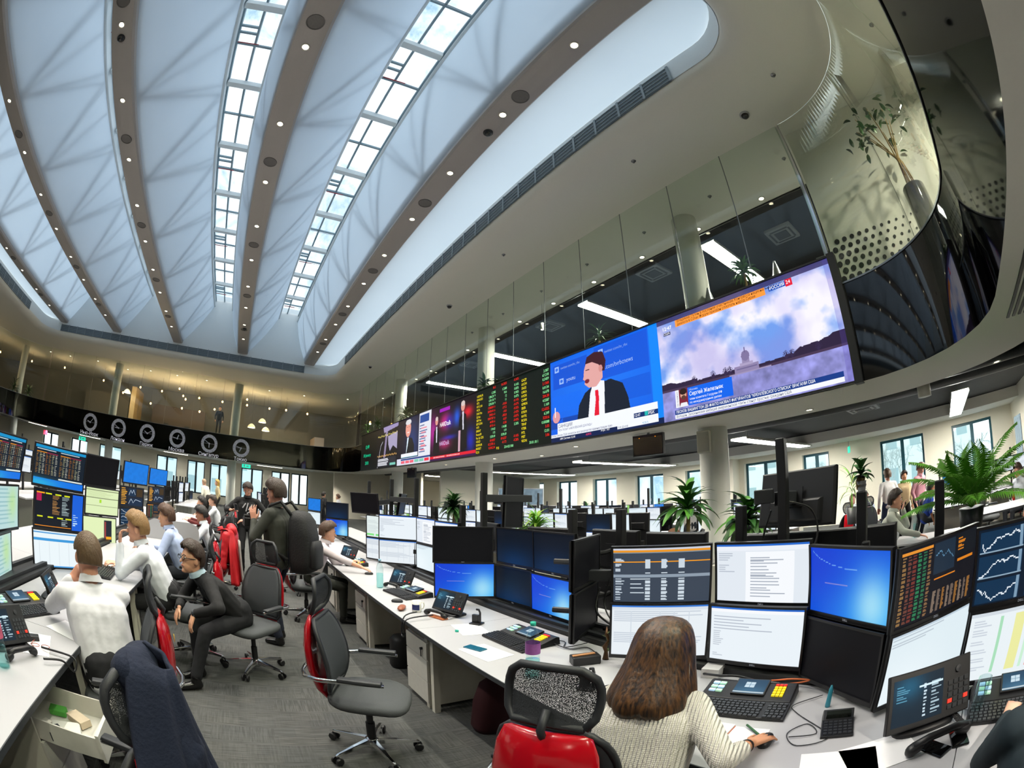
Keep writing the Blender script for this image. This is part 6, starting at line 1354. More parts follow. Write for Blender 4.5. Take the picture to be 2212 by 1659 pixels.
b = MB(); [b.box(-.09, .09, -.065+.011*i, -.0645+.011*i, .0121, .0123) for i in range(13)]; b.build('ruling', mat('grey_ruling', 'b0b0b8', .8), t_, kind='stuff')
small('paper_sheet', 'printed sheet under the notebook', 'paper', (1.52, .70, Z0), 10, flat(.16, .22), mat('printed_paper', 'd6d6dc', .8, var=.12, nscale=120))
small('pen', 'green pen between the woman\'s fingers and the notebook', 'pen', (1.57, .66, Z0), 60, lambda b: b.tube([(-.06, 0, .006), (.06, 0, .014)], .005, 8), mat('green_pen', '2c5a34', .4), 0, True)
t_ = thing('calculator', 'black desk calculator right of the mouse cable', 'calculator', (1.70, .33, Z0), R(-72)); b = MB(); b.rings([[(-.07, y, 0), (.07, y, 0), (.07, y, h), (-.07, y, h)] for y, h in ((-.09, .012), (.04, .018), (.09, .045))]); b.build('body', M_bplast, t_, bevel=.003)
b = MB(); [b.box(-.06+.021*i, -.045+.021*i, -.08+.022*j, -.064+.022*j, .012+.001*j, .019+.001*j) for i in range(6) for j in range(5)]; b.build('keys', mat('keys_blackgrey', '2a2c30', .4), t_, kind='stuff')
b = MB(); b.box(-.055, .055, .045, .08, .022, .042, Matrix.Translation((0, 0, .0))); b.build('display', mat('lcd_dark', '1c201c', .2), t_)
small('smartphone', 'black smartphone below the large desk phone', 'phone', (1.55, -.13, Z0), -32, flat(.078, .155, .009), mat('glossy_black', '050506', .06), .003)
small('smartphone', 'short black smartphone left of the green-keyed keyboard', 'phone', (1.60, -.24, Z0), -75, flat(.075, .115, .010), MATS['glossy_black'], .003)
t_ = thing('drinking_glass', 'tall clear drinking glass behind the black phones', 'glass', (1.79, -.30, Z0)); b = MB(); b.lathe([(.026, 0), (.034, .16), (.032, .16), (.024, .012), (.001, .012)], 20, None, False); b.build('tumbler', M_bott, t_, smooth=True)
small('marker_pen', 'teal marker standing behind the black screen', 'marker', (1.88, .44, Z0), 0, lambda b: b.lathe([(.012, 0), (.013, .01), (.010, .09), (.004, .11)], 12), mat('teal_marker', '2c8498', .35), 0, True)
for (x, y, rz, lab) in ((1.42, .22, 20, 'printed form lying before the large desk phone'), (1.52, .08, 35, 'second printed form, turned further'), (1.95, -.35, 60, 'pile of loose papers behind the drinking glass'), (2.0, -.2, 20, 'white sheet leaning by the coloured spreadsheet screen'), (-1.28, 2.15, 20, 'white sheet with black folder clip on the left desk'), (-1.15, 2.5, 70, 'open thin booklet under the elbow of the man in white'), (1.92, 5.0, 30, 'loose papers behind the second desk phone'), (-1.6, 3.35, 10, 'crumpled papers behind the left dealer keyboard'), (-1.4, 4.8, 40, 'white folder beside the blond man')):
    small('paper_sheet', lab, 'paper', (x, y, Z0), rz, flat(.21, .297, .002), M_paper)
small('glasses', 'folded glasses lying on the sheet on the left desk', 'glasses', (-1.22, 2.12, Z0+.002), 20, lambda b: (b.tube([(.06*math.cos(a)*.45-.03, .05*math.sin(a)*.4, .012) for a in np.linspace(0, 2*PI, 12)], .002, 5), b.tube([(.06*math.cos(a)*.45+.035, .05*math.sin(a)*.4, .012) for a in np.linspace(0, 2*PI, 12)], .002, 5), b.tube([(-.06, 0, .012), (-.04, .09, .008)], .002, 5)), mat('red_wire', 'a04838', .4))
small('document_scanner', 'small black charger block on the sheet on the left desk', 'charger', (-1.30, 2.2, Z0+.002), 30, lambda b: b.box(-.035, .035, -.025, .025, 0, .025), M_bplast, .004)
small('desk_box', 'cream cardboard box behind the left man\'s bottle', 'box', (-1.62, 4.05, Z0), 20, lambda b: b.box(-.05, .05, -.05, .05, 0, .11), mat('cream_card', 'd8cca8', .8), .002)
cable([(1.57, .50, .75), (1.63, .40, .746), (1.70, .47, .746), (1.60, .52, .746), (1.52, .44, .746), (1.62, .34, .746), (1.78, .55, .746), (1.85, .60, .75), (1.98, .5, .75)], 'thin black mouse cable looping on the desk', .0022)
cable([(2.02, .98, .77), (1.98, .80, .80), (1.96, .68, .83), (2.03, .60, .80), (2.06, .7, .76), (2.0, .9, .755)], 'bright orange cable looping behind the dealer keyboard', .004, mat('orange_cable', 'd06a38', .5))
cable([(2.0, 1.2, .77), (1.95, 1.08, .80), (1.98, .98, .80), (2.02, .9, .77)], 'thick black cable behind the dealer keyboard', .007)
for k, pts in enumerate(([(1.88, 2.3, .76), (1.9, 2.15, .75), (2.0, 2.1, .75), (1.95, 1.95, .75)], [(1.9, 2.4, .76), (1.98, 2.3, .75), (1.9, 2.2, .75), (2.05, 2.15, .76)], [(1.5, 1.95, .75), (1.6, 1.85, .75), (1.72, 1.86, .75)], [(1.6, 1.55, .75), (1.7, 1.5, .75), (1.68, 1.4, .75), (1.8, 1.42, .75)], [(-1.75, 2.2, .75), (-1.6, 2.15, .76), (-1.62, 2.35, .75), (-1.75, 2.5, .75)], [(1.4, 3.45, .78), (1.27, 3.4, .76), (1.235, 3.38, .62), (1.235, 3.32, .62), (1.25, 3.3, .76), (1.5, 3.35, .77)], [(-1.12, 1.95, .77), (-1.03, 2.02, .76), (-.985, 2.06, .70), (-.99, 2.1, .76), (-1.2, 2.1, .76)])):
    cable(pts, ('black cable curling behind the dealer keyboard and bottle', 'second black cable beyond the coloured keys', 'thin cable from the black box towards the bottle', 'tangled thin black cables beside the headset dock', 'dark cables behind the desk phone on the left', 'coiled phone cord hanging over the right desk edge', 'phone cord hanging over the left desk edge')[k], .0035 if k < 5 else .006)
# pedestals
def pedestal(x, y, rz, label, open_=0):
    t_ = thing('drawer_pedestal', label, 'drawer unit', (x, y, 0), R(rz), 'white drawer pedestals under the desks')
    b = MB(); b.box(-.21, .21, -.27, .29, .03, .055); b.box(-.21, -.195, -.27, .29, .055, .60); b.box(.195, .21, -.27, .29, .055, .60); b.box(-.195, .195, .275, .29, .055, .60)
    if not open_: b.box(-.21, .21, -.27, .29, .60, .615)
    else: b.box(-.21, .21, .1, .29, .60, .615)
    b.build('body', M_metal, t_)
    for i, (z0, z1) in enumerate(((.46, .605), (.26, .45), (.06, .25))):
        d_ = open_ if i == 0 else 0
        b = MB(); b.box(-.21, .21, -.29-d_, -.272-d_, z0, z1)
        if d_: b.box(-.19, -.18, -.27-d_, .1, z0, z1-.03); b.box(.18, .19, -.27-d_, .1, z0, z1-.03); b.box(-.18, .18, -.27-d_, .1, z0, z0+.01)
        dr_ = b.build('drawer', mat('drawer_paint', 'c6c4bc', .4), t_)
        if i == 0:
            b = MB(); b.lathe([(.012, 0), (.012, .02), (.001, .021)], 12, Matrix.Translation((.13, -.29-d_, .54)) @ Matrix.Rotation(PI/2, 4, 'X')); b.build('lock', M_bplast, dr_); b = MB(); b.box(.124, .136, -.305-d_, -.30-d_, .47, .53); b.build('key', M_bplast, dr_)
    for s_ in (-1, 1):
        b = MB(); b.lathe([(.015, -.01), (.015, .01)], 10, Matrix.Translation((s_*.17, -.2, .015)) @ Matrix.Rotation(PI/2, 4, 'Y')); b.build('castor', M_bplast, t_)
    return t_
pedestal(1.62, 3.32, -90, 'white drawer pedestal with key in its lock, under the right desk beside the empty chair'); pedestal(1.62, 4.99, -90, 'white drawer pedestal farther along under the right desk')
pedestal(1.62, 6.66, -90, 'white drawer pedestal by the feet of the young man')
pedestal(-1.42, 1.86, 90, 'white drawer pedestal on the left with its top drawer pulled open', .36)
for (x, y, sx, sy, h, c, rz, lab) in ((-1.02, 1.80, .16, .10, .03, 'd8d8d0', 20, 'white booklet'), (-.98, 1.92, .12, .08, .04, 'c8b8a0', -30, 'beige box'), (-1.12, 1.95, .10, .07, .03, '4a9a3c', 10, 'green packet'), (-1.06, 1.72, .09, .06, .05, '2c3038', 50, 'black pouch'), (-1.16, 1.76, .14, .05, .02, 'e0dcd4', 70, 'folded paper')):
    small('drawer_item', lab+' inside the open drawer on the left', 'office supply', (x, y, .475), rz, (lambda sx, sy, h: lambda b: b.box(-sx/2, sx/2, -sy/2, sy/2, 0, h))(sx, sy, h), mat('item_'+c, c, .7), .003)
b = MB(); b.rings([rr_ring(0, 0, z, w_, d, 20, 2.6) for z, w_, d in ((0, .15, .10), (.05, .17, .12), (.25, .15, .11), (.4, .10, .08), (.45, .04, .03))]); o = tag(b.build('rucksack', mat('dark_maroon_cloth', '3a0c14', .8), smooth=True), 'dark maroon rucksack on the floor under the right desk', 'bag'); o.location = (1.62, 2.62, 0)
b = MB(); b.rings([rr_ring(0, 0, z, w_, d, 20, 3) for z, w_, d in ((0, .15, .10), (.02, .16, .11), (.3, .15, .11), (.34, .12, .08))]); o = tag(b.build('waste_bin', M_black, smooth=True), 'black bin under the right desk between the two drawer units', 'bin'); o.location = (1.55, 4.15, 0)

# ------------------------------------------------------------------ plants
M_leaf = {c: mat('leaf_'+c, c, .45, var=.3, nscale=9) for c in ('2f5a22', '4f8a2a', '86a83a', '1c3a1c', '3a6a34', '5c9a2c')}
LEAFM = {}
def leaf_mesh(c, L, wd, droop):
    k = (c, L, wd, droop)
    if k in LEAFM: return LEAFM[k]
    b = MB()
    def fn(u, v):
        a = v*droop; y = L*(math.sin(a)/droop if droop else v); z = -L*(1-math.cos(a))/droop if droop else 0
        w_ = wd*math.sin(PI*min(1, v*.93+.05))**.8; x = (u*2-1)*w_; return (x, y, z+abs(u*2-1)*w_*.35)
    b.grid(fn, 2, 7); o = b.build('tmp', M_leaf[c], smooth=True); me = o.data; bpy.data.objects.remove(o); LEAFM[k] = me; return me
def plant(label, x, y, z, n, L, wd, droop, cols, stem=0, pot=(.14, .22), potm=None, up=.9, spread=1.0, seed=1, name='potted_plant', potvis=True):
    r_ = np.random.default_rng(seed); t_ = thing(name, label, 'plant', (x, y, z), 0)
    if potvis: b = MB(); b.lathe([(pot[0]*.75, 0), (pot[0], pot[1]), (pot[0]*.92, pot[1]), (pot[0]*.9, pot[1]-.03), (.001, pot[1]-.03)], 20, None, False); b.build('pot', potm or M_dplast, t_, smooth=True)
    zb = pot[1]-.03
    if stem: b = MB(); b.tube([(0, 0, zb), (.01, .01, zb+stem*.5), (0, 0, zb+stem)], [.03, .026, .024], 8); b.build('stem', mat('plant_trunk', '8a7048', .8, bump=.4), t_, smooth=True)
    for k in range(n):
        f = k/n; a = k*2.39996+r_.uniform(-.3, .3); el = R(85*(1-f)*up+r_.uniform(-12, 12))
        zz = zb+stem+(f*.0 if stem else 0)+r_.uniform(0, L*.55*(1-f))
        me = leaf_mesh(cols[k % len(cols)], L, wd, droop)
        m_ = Matrix.Translation((0, 0, zz)) @ Matrix.Rotation(a, 4, 'Z') @ Matrix.Rotation(el, 4, 'X') @ Matrix.Scale(r_.uniform(.7, 1.1), 4)
        inst(me, 'leaf', t_, mtx=m_)
    return t_
def palm(label, x, y, z, n, L, c, seed=2, pot=(.17, .3)):
    r_ = np.random.default_rng(seed); t_ = thing('potted_palm', label, 'plant', (x, y, z), 0)
    b = MB(); b.lathe([(pot[0]*.8, 0), (pot[0], pot[1]), (.001, pot[1]-.02)], 20); b.build('pot', M_dplast, t_, smooth=True)
    for k in range(n):
        a = k*2.4+r_.uniform(-.2, .2); el = R(82-58*(k/n)); LL = L*r_.uniform(.75, 1.05); b = MB(); pts = []
        for q in range(11):
            s_ = q/10; e = el-s_*s_*1.1; pts.append(Vector((0, 0, pot[1])) + Vector((math.cos(a)*math.cos(el-s_*.55)*s_*LL, math.sin(a)*math.cos(el-s_*.55)*s_*LL, math.sin(el-s_*.55)*s_*LL)))
        b.tube(pts, [.006*(1-.8*q/10) for q in range(11)], 4)
        side = Vector((-math.sin(a), math.cos(a), 0))
        for q in range(3, 33):
            s_ = q/33; i = min(9, int(s_*10)); p = pts[i].lerp(pts[i+1], s_*10-i); d = (pts[i+1]-pts[i]).normalized(); ll = .26*L*math.sin(PI*min(.97, s_*.9+.12))
            for sg in (-1, 1):
                tip = p+side*sg*ll*.85+d*ll*.55+Vector((0, 0, -.22*ll)); m_ = (p+tip)/2+Vector((0, 0, .03)); w_ = d*.017; b.add([tuple(p-w_*.4), tuple(m_-w_), tuple(tip), tuple(m_+w_)], [(0, 1, 2, 3)])
        b.build('frond', M_leaf[c], t_)
    return t_
def cabinet(x, y, label, w_=.8, h=.9, d=.42, rz=90):
    t_ = thing('storage_cabinet', label, 'cabinet', (x, y, 0), R(rz), 'low cabinets under the office plants'); b = MB(); b.box(-w_/2, w_/2, -d/2, d/2, 0, h); b.build('body', M_metal, t_, bevel=.004)
    for s_ in (-1, 1):
        b = MB(); b.box(min(0, s_*w_/2)+.004, max(0, s_*w_/2)-.004, -d/2-.016, -d/2, .03, h-.02); dd = b.build('door', M_metal, t_, bevel=.002); b = MB(); b.box(s_*.04-.005, s_*.04+.005, -d/2-.035, -d/2-.016, h*.5, h*.62); b.build('handle', M_steel, dd)
    return t_
for k, (x, y) in enumerate(((4.75, 2.35), (4.75, 3.2), (4.75, 6.3), (4.75, 9.45), (4.75, 13.1), (5.3, -.35))):
    cabinet(x, y, 'low white cabinet under the %s' % ('drooping leafy plant', 'corn plant with a trunk', 'yellow-green plant', 'dark green bushy plant', 'small spiky plant', 'big feathery palm')[k])
plant('glossy broad-leaved plant with drooping leaves right of the round column', 4.75, 2.35, .9, 64, .44, .058, 1.5, ['2f5a22', '4f8a2a', '3a6a34'], 0, (.14, .45), M_desk, .95, seed=3)
plant('corn plant with a bare pale trunk and broad leaves left of the round column', 4.75, 3.2, .9, 48, .48, .055, 1.4, ['2f5a22', '3a6a34', '4f8a2a'], .42, (.14, .2), None, .95, seed=4)
plant('yellow-green fountain-leaved plant between monitors below the quote board', 4.75, 6.3, .9, 120, .55, .026, 1.7, ['86a83a', '5c9a2c'], 0, (.16, .25), None, 1.0, seed=5)
plant('tall dark green bushy plant below the talk show screen', 4.75, 9.45, .9, 120, .42, .045, 1.3, ['1c3a1c', '2f5a22'], .35, (.18, .25), None, 1.0, seed=6)
plant('small spiky plant by the crossbar of the tall poles', 4.75, 13.1, .9, 36, .45, .020, 1.0, ['3a6a34', '86a83a'], .2, (.13, .22), None, 1.0, seed=7)
plant('low leafy plant at the foot of the corn plant', 4.45, 3.05, .9, 16, .26, .035, 1.2, ['4f8a2a', '2f5a22'], 0, (.09, .14), None, .9, seed=8)
plant('thin arching pale plant right of the large monitor back', 8.4, 1.9, .9, 22, .60, .014, 1.7, ['86a83a', '5c9a2c'], .25, (.12, .3), None, 1.0, seed=9)
plant('ivy sprouting from a white cup on the short black pole', 2.33, .47, 1.67, 18, .09, .022, 1.2, ['2f5a22', '3a6a34'], .05, (.028, .05), M_desk, 1.0, seed=10)
plant('tiny plant on a far cabinet among the monitors', 15.5, 16.5, .9, 14, .4, .05, 1.0, ['3a6a34'], .2, (.12, .2), None, 1, seed=12)
palm('big feathery palm in front of the sitting office people', 5.3, -.35, .9, 22, 1.05, '5c9a2c')
for k, (y, z, n, L, sp) in enumerate(((3.02, 5.0, 50, .34, .03), (6.88, 4.8, 30, .42, .016), (12.0, 4.75, 26, .36, .05), (11.2, 4.7, 16, .3, .06), (18.9, 4.8, 44, .5, .05), (23.2, 4.9, 40, .5, .05), (25.2, 4.8, 40, .6, .05))):
    plant(('airy small-leaved plant on the gallery above the lake channel', 'spiky thin plant on the gallery above the man in red tie', 'round-leaved plant on the gallery above the quote board', 'lower round-leaved plant next to the one above the quote board', 'bushy plant in a grey planter above the business channel', 'bushy plant on the gallery above the date display', 'tall dark plant at the far gallery corner')[k], 7.0, y, 3.6, n, L, sp, 1.2, [('2f5a22', '4f8a2a'), ('3a6a34',), ('1c3a1c', '3a6a34'), ('1c3a1c',), ('2f5a22', '1c3a1c'), ('2f5a22',), ('4f8a2a', '1c3a1c')][k], z-3.6+.0, (.2, .5), mat('grey_planter', '8a8c88', .6), 1.0, seed=20+k)
# tall vase plant behind the curved pane
t_ = thing('vase_plant', 'tall glossy black vase with bare stems and leafy tops behind the curved pane', 'plant', (6.2, -.62, 3.6)); b = MB(); b.lathe([(.17, 0), (.2, .1), (.2, 1.72), (.185, 1.74), (.18, 1.70), (.001, 1.68)], 28); b.build('vase', mat('glossy_black_vase', '050506', .08), t_, smooth=True)
r_ = np.random.default_rng(5)
for k in range(7):
    a = k*.9; dx, dy = .09*math.cos(a), .09*math.sin(a); tx, ty = .35*math.cos(a+2.3)-.10, .35*math.sin(a+2.3)+.12; b = MB(); pts = [(dx, dy, 1.6), (dx*.4+.02, dy*.4, 2.2), (tx*.6, ty*.6, 2.7), (tx, ty, 2.98)]; b.tube(pts, [.014, .012, .01, .005], 6); b.build('stem', mat('tan_stem', '8a6e40', .8), t_, smooth=True)
    for q in range(9):
        p = Vector((tx, ty, 2.9))+Vector(r_.normal(0, .16, 3)); me = leaf_mesh(('1c3a1c', '2f5a22')[q % 2], .16, .035, 1.0); inst(me, 'leaf', t_, mtx=Matrix.Translation(p) @ Matrix.Rotation(r_.uniform(0, 6), 4, 'Z') @ Matrix.Rotation(r_.uniform(-.8, .8), 4, 'X'))
t_ = thing('lounge_chair', 'dusty pink shell chair behind the tall black vase', 'chair', (6.35, -1.35, 3.6), R(120)); b = MB(); b.grid(lambda u, v: ((u*2-1)*.30*(1-.35*v*v), -.28-.25*v+.25*(u*2-1)**2, .42+.95*v), 10, 10); b.build('seat_shell', mat('dusty_pink', 'b87468', .5), t_, smooth=True, solid=.03); b = MB(); b.grid(lambda u, v: ((u*2-1)*.28, -.28+.52*v, .42+.04*(u*2-1)**2), 8, 6); b.build('seat', MATS['dusty_pink'], t_, smooth=True, solid=.04)
for sx in (-1, 1):
    for sy in (-.24, .2): b = MB(); b.tube([(sx*.2, sy, .42), (sx*.26, sy*1.2, 0)], .012, 6); b.build('leg', M_desk, t_)
# ------------------------------------------------------------------ the desk rows farther away
KN = {'plain': 'plain white', 'sheet': 'spreadsheet', 'mail': 'mail list', 'doc': 'text page', 'offblue': 'dark', 'greenside': 'green-edged', 'colsheet': 'striped sheet', 'flatblue': 'blue'}
def far_row(x, ys, nm, rows2=True, seed=1, facing=(1, -1)):
    r_ = np.random.default_rng(seed)
    for i, y in enumerate(ys):
        for s_ in facing:
            sd = 'window side' if s_ > 0 else 'aisle side'
            t_ = thing('desk', '%s white desk from the near end of the %s, %s' % (ORD[i], nm, sd), 'desk', (x+s_*.55, y, 0), 0 if s_ > 0 else PI, 'desks of the %s' % nm)
            if i == 0 and s_ == facing[0]:
                b = MB(); b.box(-.40, .40, -.83, .83, .716, .741); far_row.top = b.build('desk_top', M_desk, t_).data
                b = MB(); b.box(-.36, -.32, -.79, .79, 0, .716); far_row.pn = b.build('front_panel', M_metal, t_).data
            else: inst(far_row.top, 'desk_top', t_); inst(far_row.pn, 'front_panel', t_)
            kinds = ['plain', ('sheet', 7), ('mail', 8), ('doc', 9), 'offblue', ('greenside', 1), ('colsheet', 2), 'flatblue']
            base = -90 if s_ < 0 else 90
            for (dy, yw) in ((-.29, 12), (.29, -12)):
                for (z, on) in ((1.28, 1), (.94, rows2)):
                    if not on or r_.random() < .10: continue
                    k_ = kinds[int(r_.choice(8, p=[.26, .17, .15, .12, .12, .06, .04, .08]))]; kn = KN[k_ if isinstance(k_, str) else k_[0]]
                    m = monitor(x+s_*.22, y+dy, z, base+yw*s_, k_, '%s screen, %s%s, %s desk of the %s, %s' % (kn, ('upper ' if z > 1 else 'lower ') if rows2 else '', 'near' if dy < 0 else 'far', ORD[i], nm, sd), 2, 'monitors of the %s' % nm, far=True)
        o = pole(x, y+r_.uniform(-.2, .1), 1.66 if r_.random() < .8 else 1.98, 'first black pole at the %s desk of the %s' % (ORD[i], nm), .0); o['group'] = 'poles of the %s' % nm
        o = pole(x, y+.65, 1.64, 'second black pole at the %s desk of the %s' % (ORD[i], nm), .0); o['group'] = 'poles of the %s' % nm
far_row(6.35, [5.9+1.67*k for k in range(9)], 'second row', True, 1)
far_row(9.9, [4.6+1.67*k for k in range(10)], 'third row', True, 2)
far_row(13.6, [5.6+1.67*k for k in range(10)], 'fourth row', False, 3)
far_row(12.6, [-2.2, -.5], 'right wall row', False, 4)
far_row(-5.6, [9+1.67*k for k in range(8)], 'left centre row', False, 5)
far_row(-10, [12+1.67*k for k in range(8)], 'left gallery row', False, 6)
far_row(.9, [15.5+1.67*k for k in range(3)], 'far aisle row', True, 7)
far_row(-2.6, [16.2+1.67*k for k in range(3)], 'far left row', True, 8)
desk(6.45, 7.25, -.6, .8, 'white desk of the man in the grey-green shirt', 'desks by the palm', 1); desk(8.2, 9.2, -2.2, -.5, 'white desk of the headset man', 'desks by the palm', -1); desk(10.6, 11.4, -.5, .3, 'white desk where the man in blue polo sits', 'desks by the palm', -1)
small('desk_divider', 'curved white desk screen behind the man in light blue', 'divider', (-1.15, 7.05, .74), 10, lambda b: b.rings([[(x, -.012, z), (x, .012, z), (x, .012, z+.0), (x, -.012, h)] for x, z, h in ((-.45, 0, .22), (-.3, 0, .30), (.3, 0, .30), (.42, 0, .26), (.45, 0, .18))]), M_desk, .004)
# signs, displays, boxes fixed to building parts
M_green = mat('exit_green', '1ea88a', .5, emit='28b898', estr=.9)
for k, (x, y, z, rz, lab) in enumerate(((.13, 28.3, 2.75, 0, 'green exit sign hanging right of the round column under the clocks'), (-11.9, 29.4, 2.75, 0, 'green exit sign left under the clocks'), (13.2, 19.5, 2.76, -35, 'green exit sign far off above the pictures'), (16.9, 3.85, 2.70, 20, 'green exit sign edge by the window pillar'))):
    t_ = thing('exit_sign', lab, 'sign', (x, y, z), R(rz), 'exit signs'); b = MB(); b.box(-.28, .28, -.02, .02, -.11, .11); b.build('plate', M_green, t_)
    b = MB(); b.box(-.16, -.10, -.024, -.02, -.05, .06); b.ell((-.13, -.022, .075), (.02, .004, .02), 8, 6); b.add([(.0, -.022, 0), (.06, -.022, .05), (.06, -.022, .02), (.16, -.022, .02), (.16, -.022, -.02), (.06, -.022, -.02), (.06, -.022, -.05)], [(0, 6, 5, 4, 3, 2, 1)]); b.build('pictogram', M_desk, t_, kind='stuff')
    b = MB(); b.tube([(0, 0, .11), (0, 0, 3.0-z if y > 20 else .3)], .01, 5); b.build('hanger', M_steel, t_)
t_ = thing('fire_sign', 'small red sign under the left end of the clock band', 'sign', (-15.2, 29.4, 2.6)); b = MB(); b.box(-.18, .18, -.02, .02, -.14, .14); b.build('plate', mat('red_sign', 'd82c48', .5, emit='d82c48', estr=.4), t_)
for (x, y, lab) in ((7.0, 5.63, 'small hanging display with two orange lamps under the lake channel'), (7.0, 17.9, 'small hanging display under the business channel')):
    t_ = thing('hanging_display', lab, 'display', (x, y, 2.77), R(-84)); b = MB(); b.box(-.36, .36, -.03, .05, -.22, .20); b.build('housing', M_bplast, t_, bevel=.005); b = MB(); b.box(-.34, .34, -.034, -.03, -.20, .18); b.build('display_glass', mat('violet_glass', '1c1024', .15), t_)
    for q in (-.2, .18): b = MB(); b.box(q, q+.015, -.037, -.034, .13, .145); b.build('status_light', ink('ff9a20', 2), t_)
    b = MB(); b.tube([(0, .01, .2), (0, .01, .23)], .03, 8); b.build('mount', M_steel, t_)
t_ = thing('wall_speaker', 'white loudspeaker box on the nearest round column', 'speaker', (7.5, 4.62, 2.7), R(-70)); b = MB(); b.box(-.13, .13, -.12, .1, -.2, .22); b.build('cabinet', M_metal, t_, bevel=.015); b = MB(); b.box(-.11, .11, -.128, -.12, -.17, .19); b.build('grille', mat('cloth_grille', 'b8b6ac', .8), t_)
t_ = thing('ceiling_speaker', 'white cylindrical loudspeaker hanging under the black office ceiling', 'speaker', (9.6, .28, 3.0)); b = MB(); b.lathe([(.16, 0), (.16, .26), (.14, .28), (.03, .28), (.03, .38)], 22); b.build('housing', M_metal, t_, smooth=True)
def cassette(x, y, z, lab):
    t_ = thing('air_conditioner', lab, 'air conditioner', (x, y, z), 0, 'ceiling air conditioners'); b = MB(); b.box(-.42, .42, -.42, .42, 0, .10); b.build('housing', mat('dim_white', '7d8084', .5), t_, bevel=.02); b = MB(); b.box(-.2, .2, -.2, .2, -.012, 0); b.build('intake_grille', mat('dark_grille', '33373c', .6), t_)
    for s_ in (-1, 1):
        b = MB(); b.box(s_*.31-.03, s_*.31+.03, -.28, .28, -.006, 0); b.build('air_slot', MATS['dark_grille'], t_); b = MB(); b.box(-.28, .28, s_*.31-.03, s_*.31+.03, -.006, 0); b.build('air_slot', MATS['dark_grille'], t_)
for k, (x, y) in enumerate(((10.9, 3.2), (10.0, 7.3), (10.2, 12.6), (10.2, 18.8), (13.5, 2.5))): cassette(x, y, 8.2, '%s square air conditioner under the dark gallery ceiling from the near end' % ORD[k])
cassette(11.5, 2.1, 3.28, 'square air conditioner under the black office ceiling right of the column')
for (x, y, z, lab) in ((3.2, 5.67, 8.6, 'black dome camera in the grey beam nearest the video wall'), (-4.85, 5.43, 8.6, 'black dome camera in the third grey beam'), (5.9, 1.6, 7.8, 'black dome camera on the gallery soffit near the ceiling vent end'), (5.75, 12.2, 7.8, 'black dome camera on the soffit halfway along'), (5.6, 20.5, 7.8, 'black dome camera on the far part of the soffit'), (-.8, 20.6, 8.6, 'black dome camera far along the centre beam')):
    t_ = thing('dome_camera', lab, 'camera', (x, y, z), 0, 'dome cameras'); b = MB(); b.lathe([(.10, 0), (.10, -.025), (.08, -.035)], 18, None, False); b.build('base', M_desk if z < 8 else M_dplast, t_, smooth=True); b = MB(); b.lathe([(.075, -.03), (.068, -.06), (.045, -.09), (.001, -.1)], 16, None, False); b.build('dome', M_gband, t_, smooth=True)
for k, (x, y) in enumerate(((5.46, 8.55), (7.53, 7.66), (7.53, 5.6), (7.5, 3.59), (7.49, 1.59), (5.44, 3.99), (5.42, .63), (7.55, 9.7), (7.55, 11.8), (7.55, 13.9), (5.4, -1.6))):
    small('sprinkler', '%s small sprinkler head on the upper white soffit from the near end' % ORD[(4, 6, 5, 3, 1, 2, 0, 7, 8, 9, 10)[k]], 'sprinkler', (x, y, 7.80), 0, lambda b: b.lathe([(.05, 0), (.05, -.006), (.02, -.01), (.012, -.04), (.022, -.045), (.001, -.05)], 12, None, False), M_steel, 0, True, 'sprinklers on the upper soffit')
t_ = thing('pendant_lamp', 'slim white pendant lamp behind the gallery glass over the red-tie channel', 'lamp', (8.1, 10.4, 6.9)); b = MB(); b.lathe([(.05, 0), (.05, .22), (.001, .23)], 16, None, False); b.build('shade', M_metal, t_, smooth=True); b = MB(); b.lathe([(.045, .002), (.001, .003)], 16, None, False); b.build('lens', M_spot, t_); b = MB(); b.tube([(0, 0, .23), (0, 0, .9)], .004, 4); b.build('cord', M_bplast, t_)
for (y, rz, lab) in ((4.25, 0, 'small grey cone lamp behind the glass above the lake channel'), (2.6, 30, 'dark arc lamp behind the glass near the station logo')):
    t_ = thing('floor_lamp', lab, 'lamp', (7.7, y, 3.6)); b = MB(); b.lathe([(.14, 0), (.14, .02), (.02, .03), (.015, 1.8)], 16); b.build('stand', M_dplast, t_, smooth=True); b = MB(); b.lathe([(.16, 1.75), (.05, 2.15), (.02, 2.25)], 18, None, False); b.build('shade', M_steel, t_, smooth=True)
# pictures
t_ = thing('picture', 'wide framed print of dark tree trunks on the right partition wall', 'picture', (16.3, -3.21, 1.75)); b = MB(); b.box(-.75, .75, -.0, .02, -.78, .78); b.build('canvas', M_black, t_)
cv = Cv(60, 40, 'bcd4dc'); cv.a *= (.9+.2*cv.noise(5, 3, 2)[..., None]); [cv.rect(u, .04, u+wd_, .95, '2c3c50', .9) for u, wd_ in ((.06, .03), (.2, .015), (.34, .03), (.5, .012), (.62, .025), (.8, .015), (.92, .04))]; cv.rows(.05, .8, .95, .98, 3, '1c2838', .6, .4, 1, 3)
o = inst(cv.mesh('print', 1.5, 1.56, .75), 'print', t_, (0, .025, 0)); o.rotation_euler = (0, 0, PI)
for k, (x, y) in enumerate(((14.2, 21.4), (15.6, 21.0))):
    t_ = thing('picture', ('left', 'right')[k]+' one of the two blue-grey pictures on the far cream wall', 'picture', (x, y, 1.9), R(-25)); b = MB(); b.box(-.6, .6, 0, .03, -.5, .5); b.build('frame', M_desk, t_); cv = Cv(30, 24, '8aa4b4'); cv.a *= (.8+.4*cv.noise(4, 3, k+5)[..., None]); inst(cv.mesh('print', 1.1, .9, .6), 'print', t_, (0, -.004, 0))
b = MB(); b.box(10.75, 17.6, 23.0, 23.15, 0, 3.4); struct(b.build('wall_partition', M_wall))
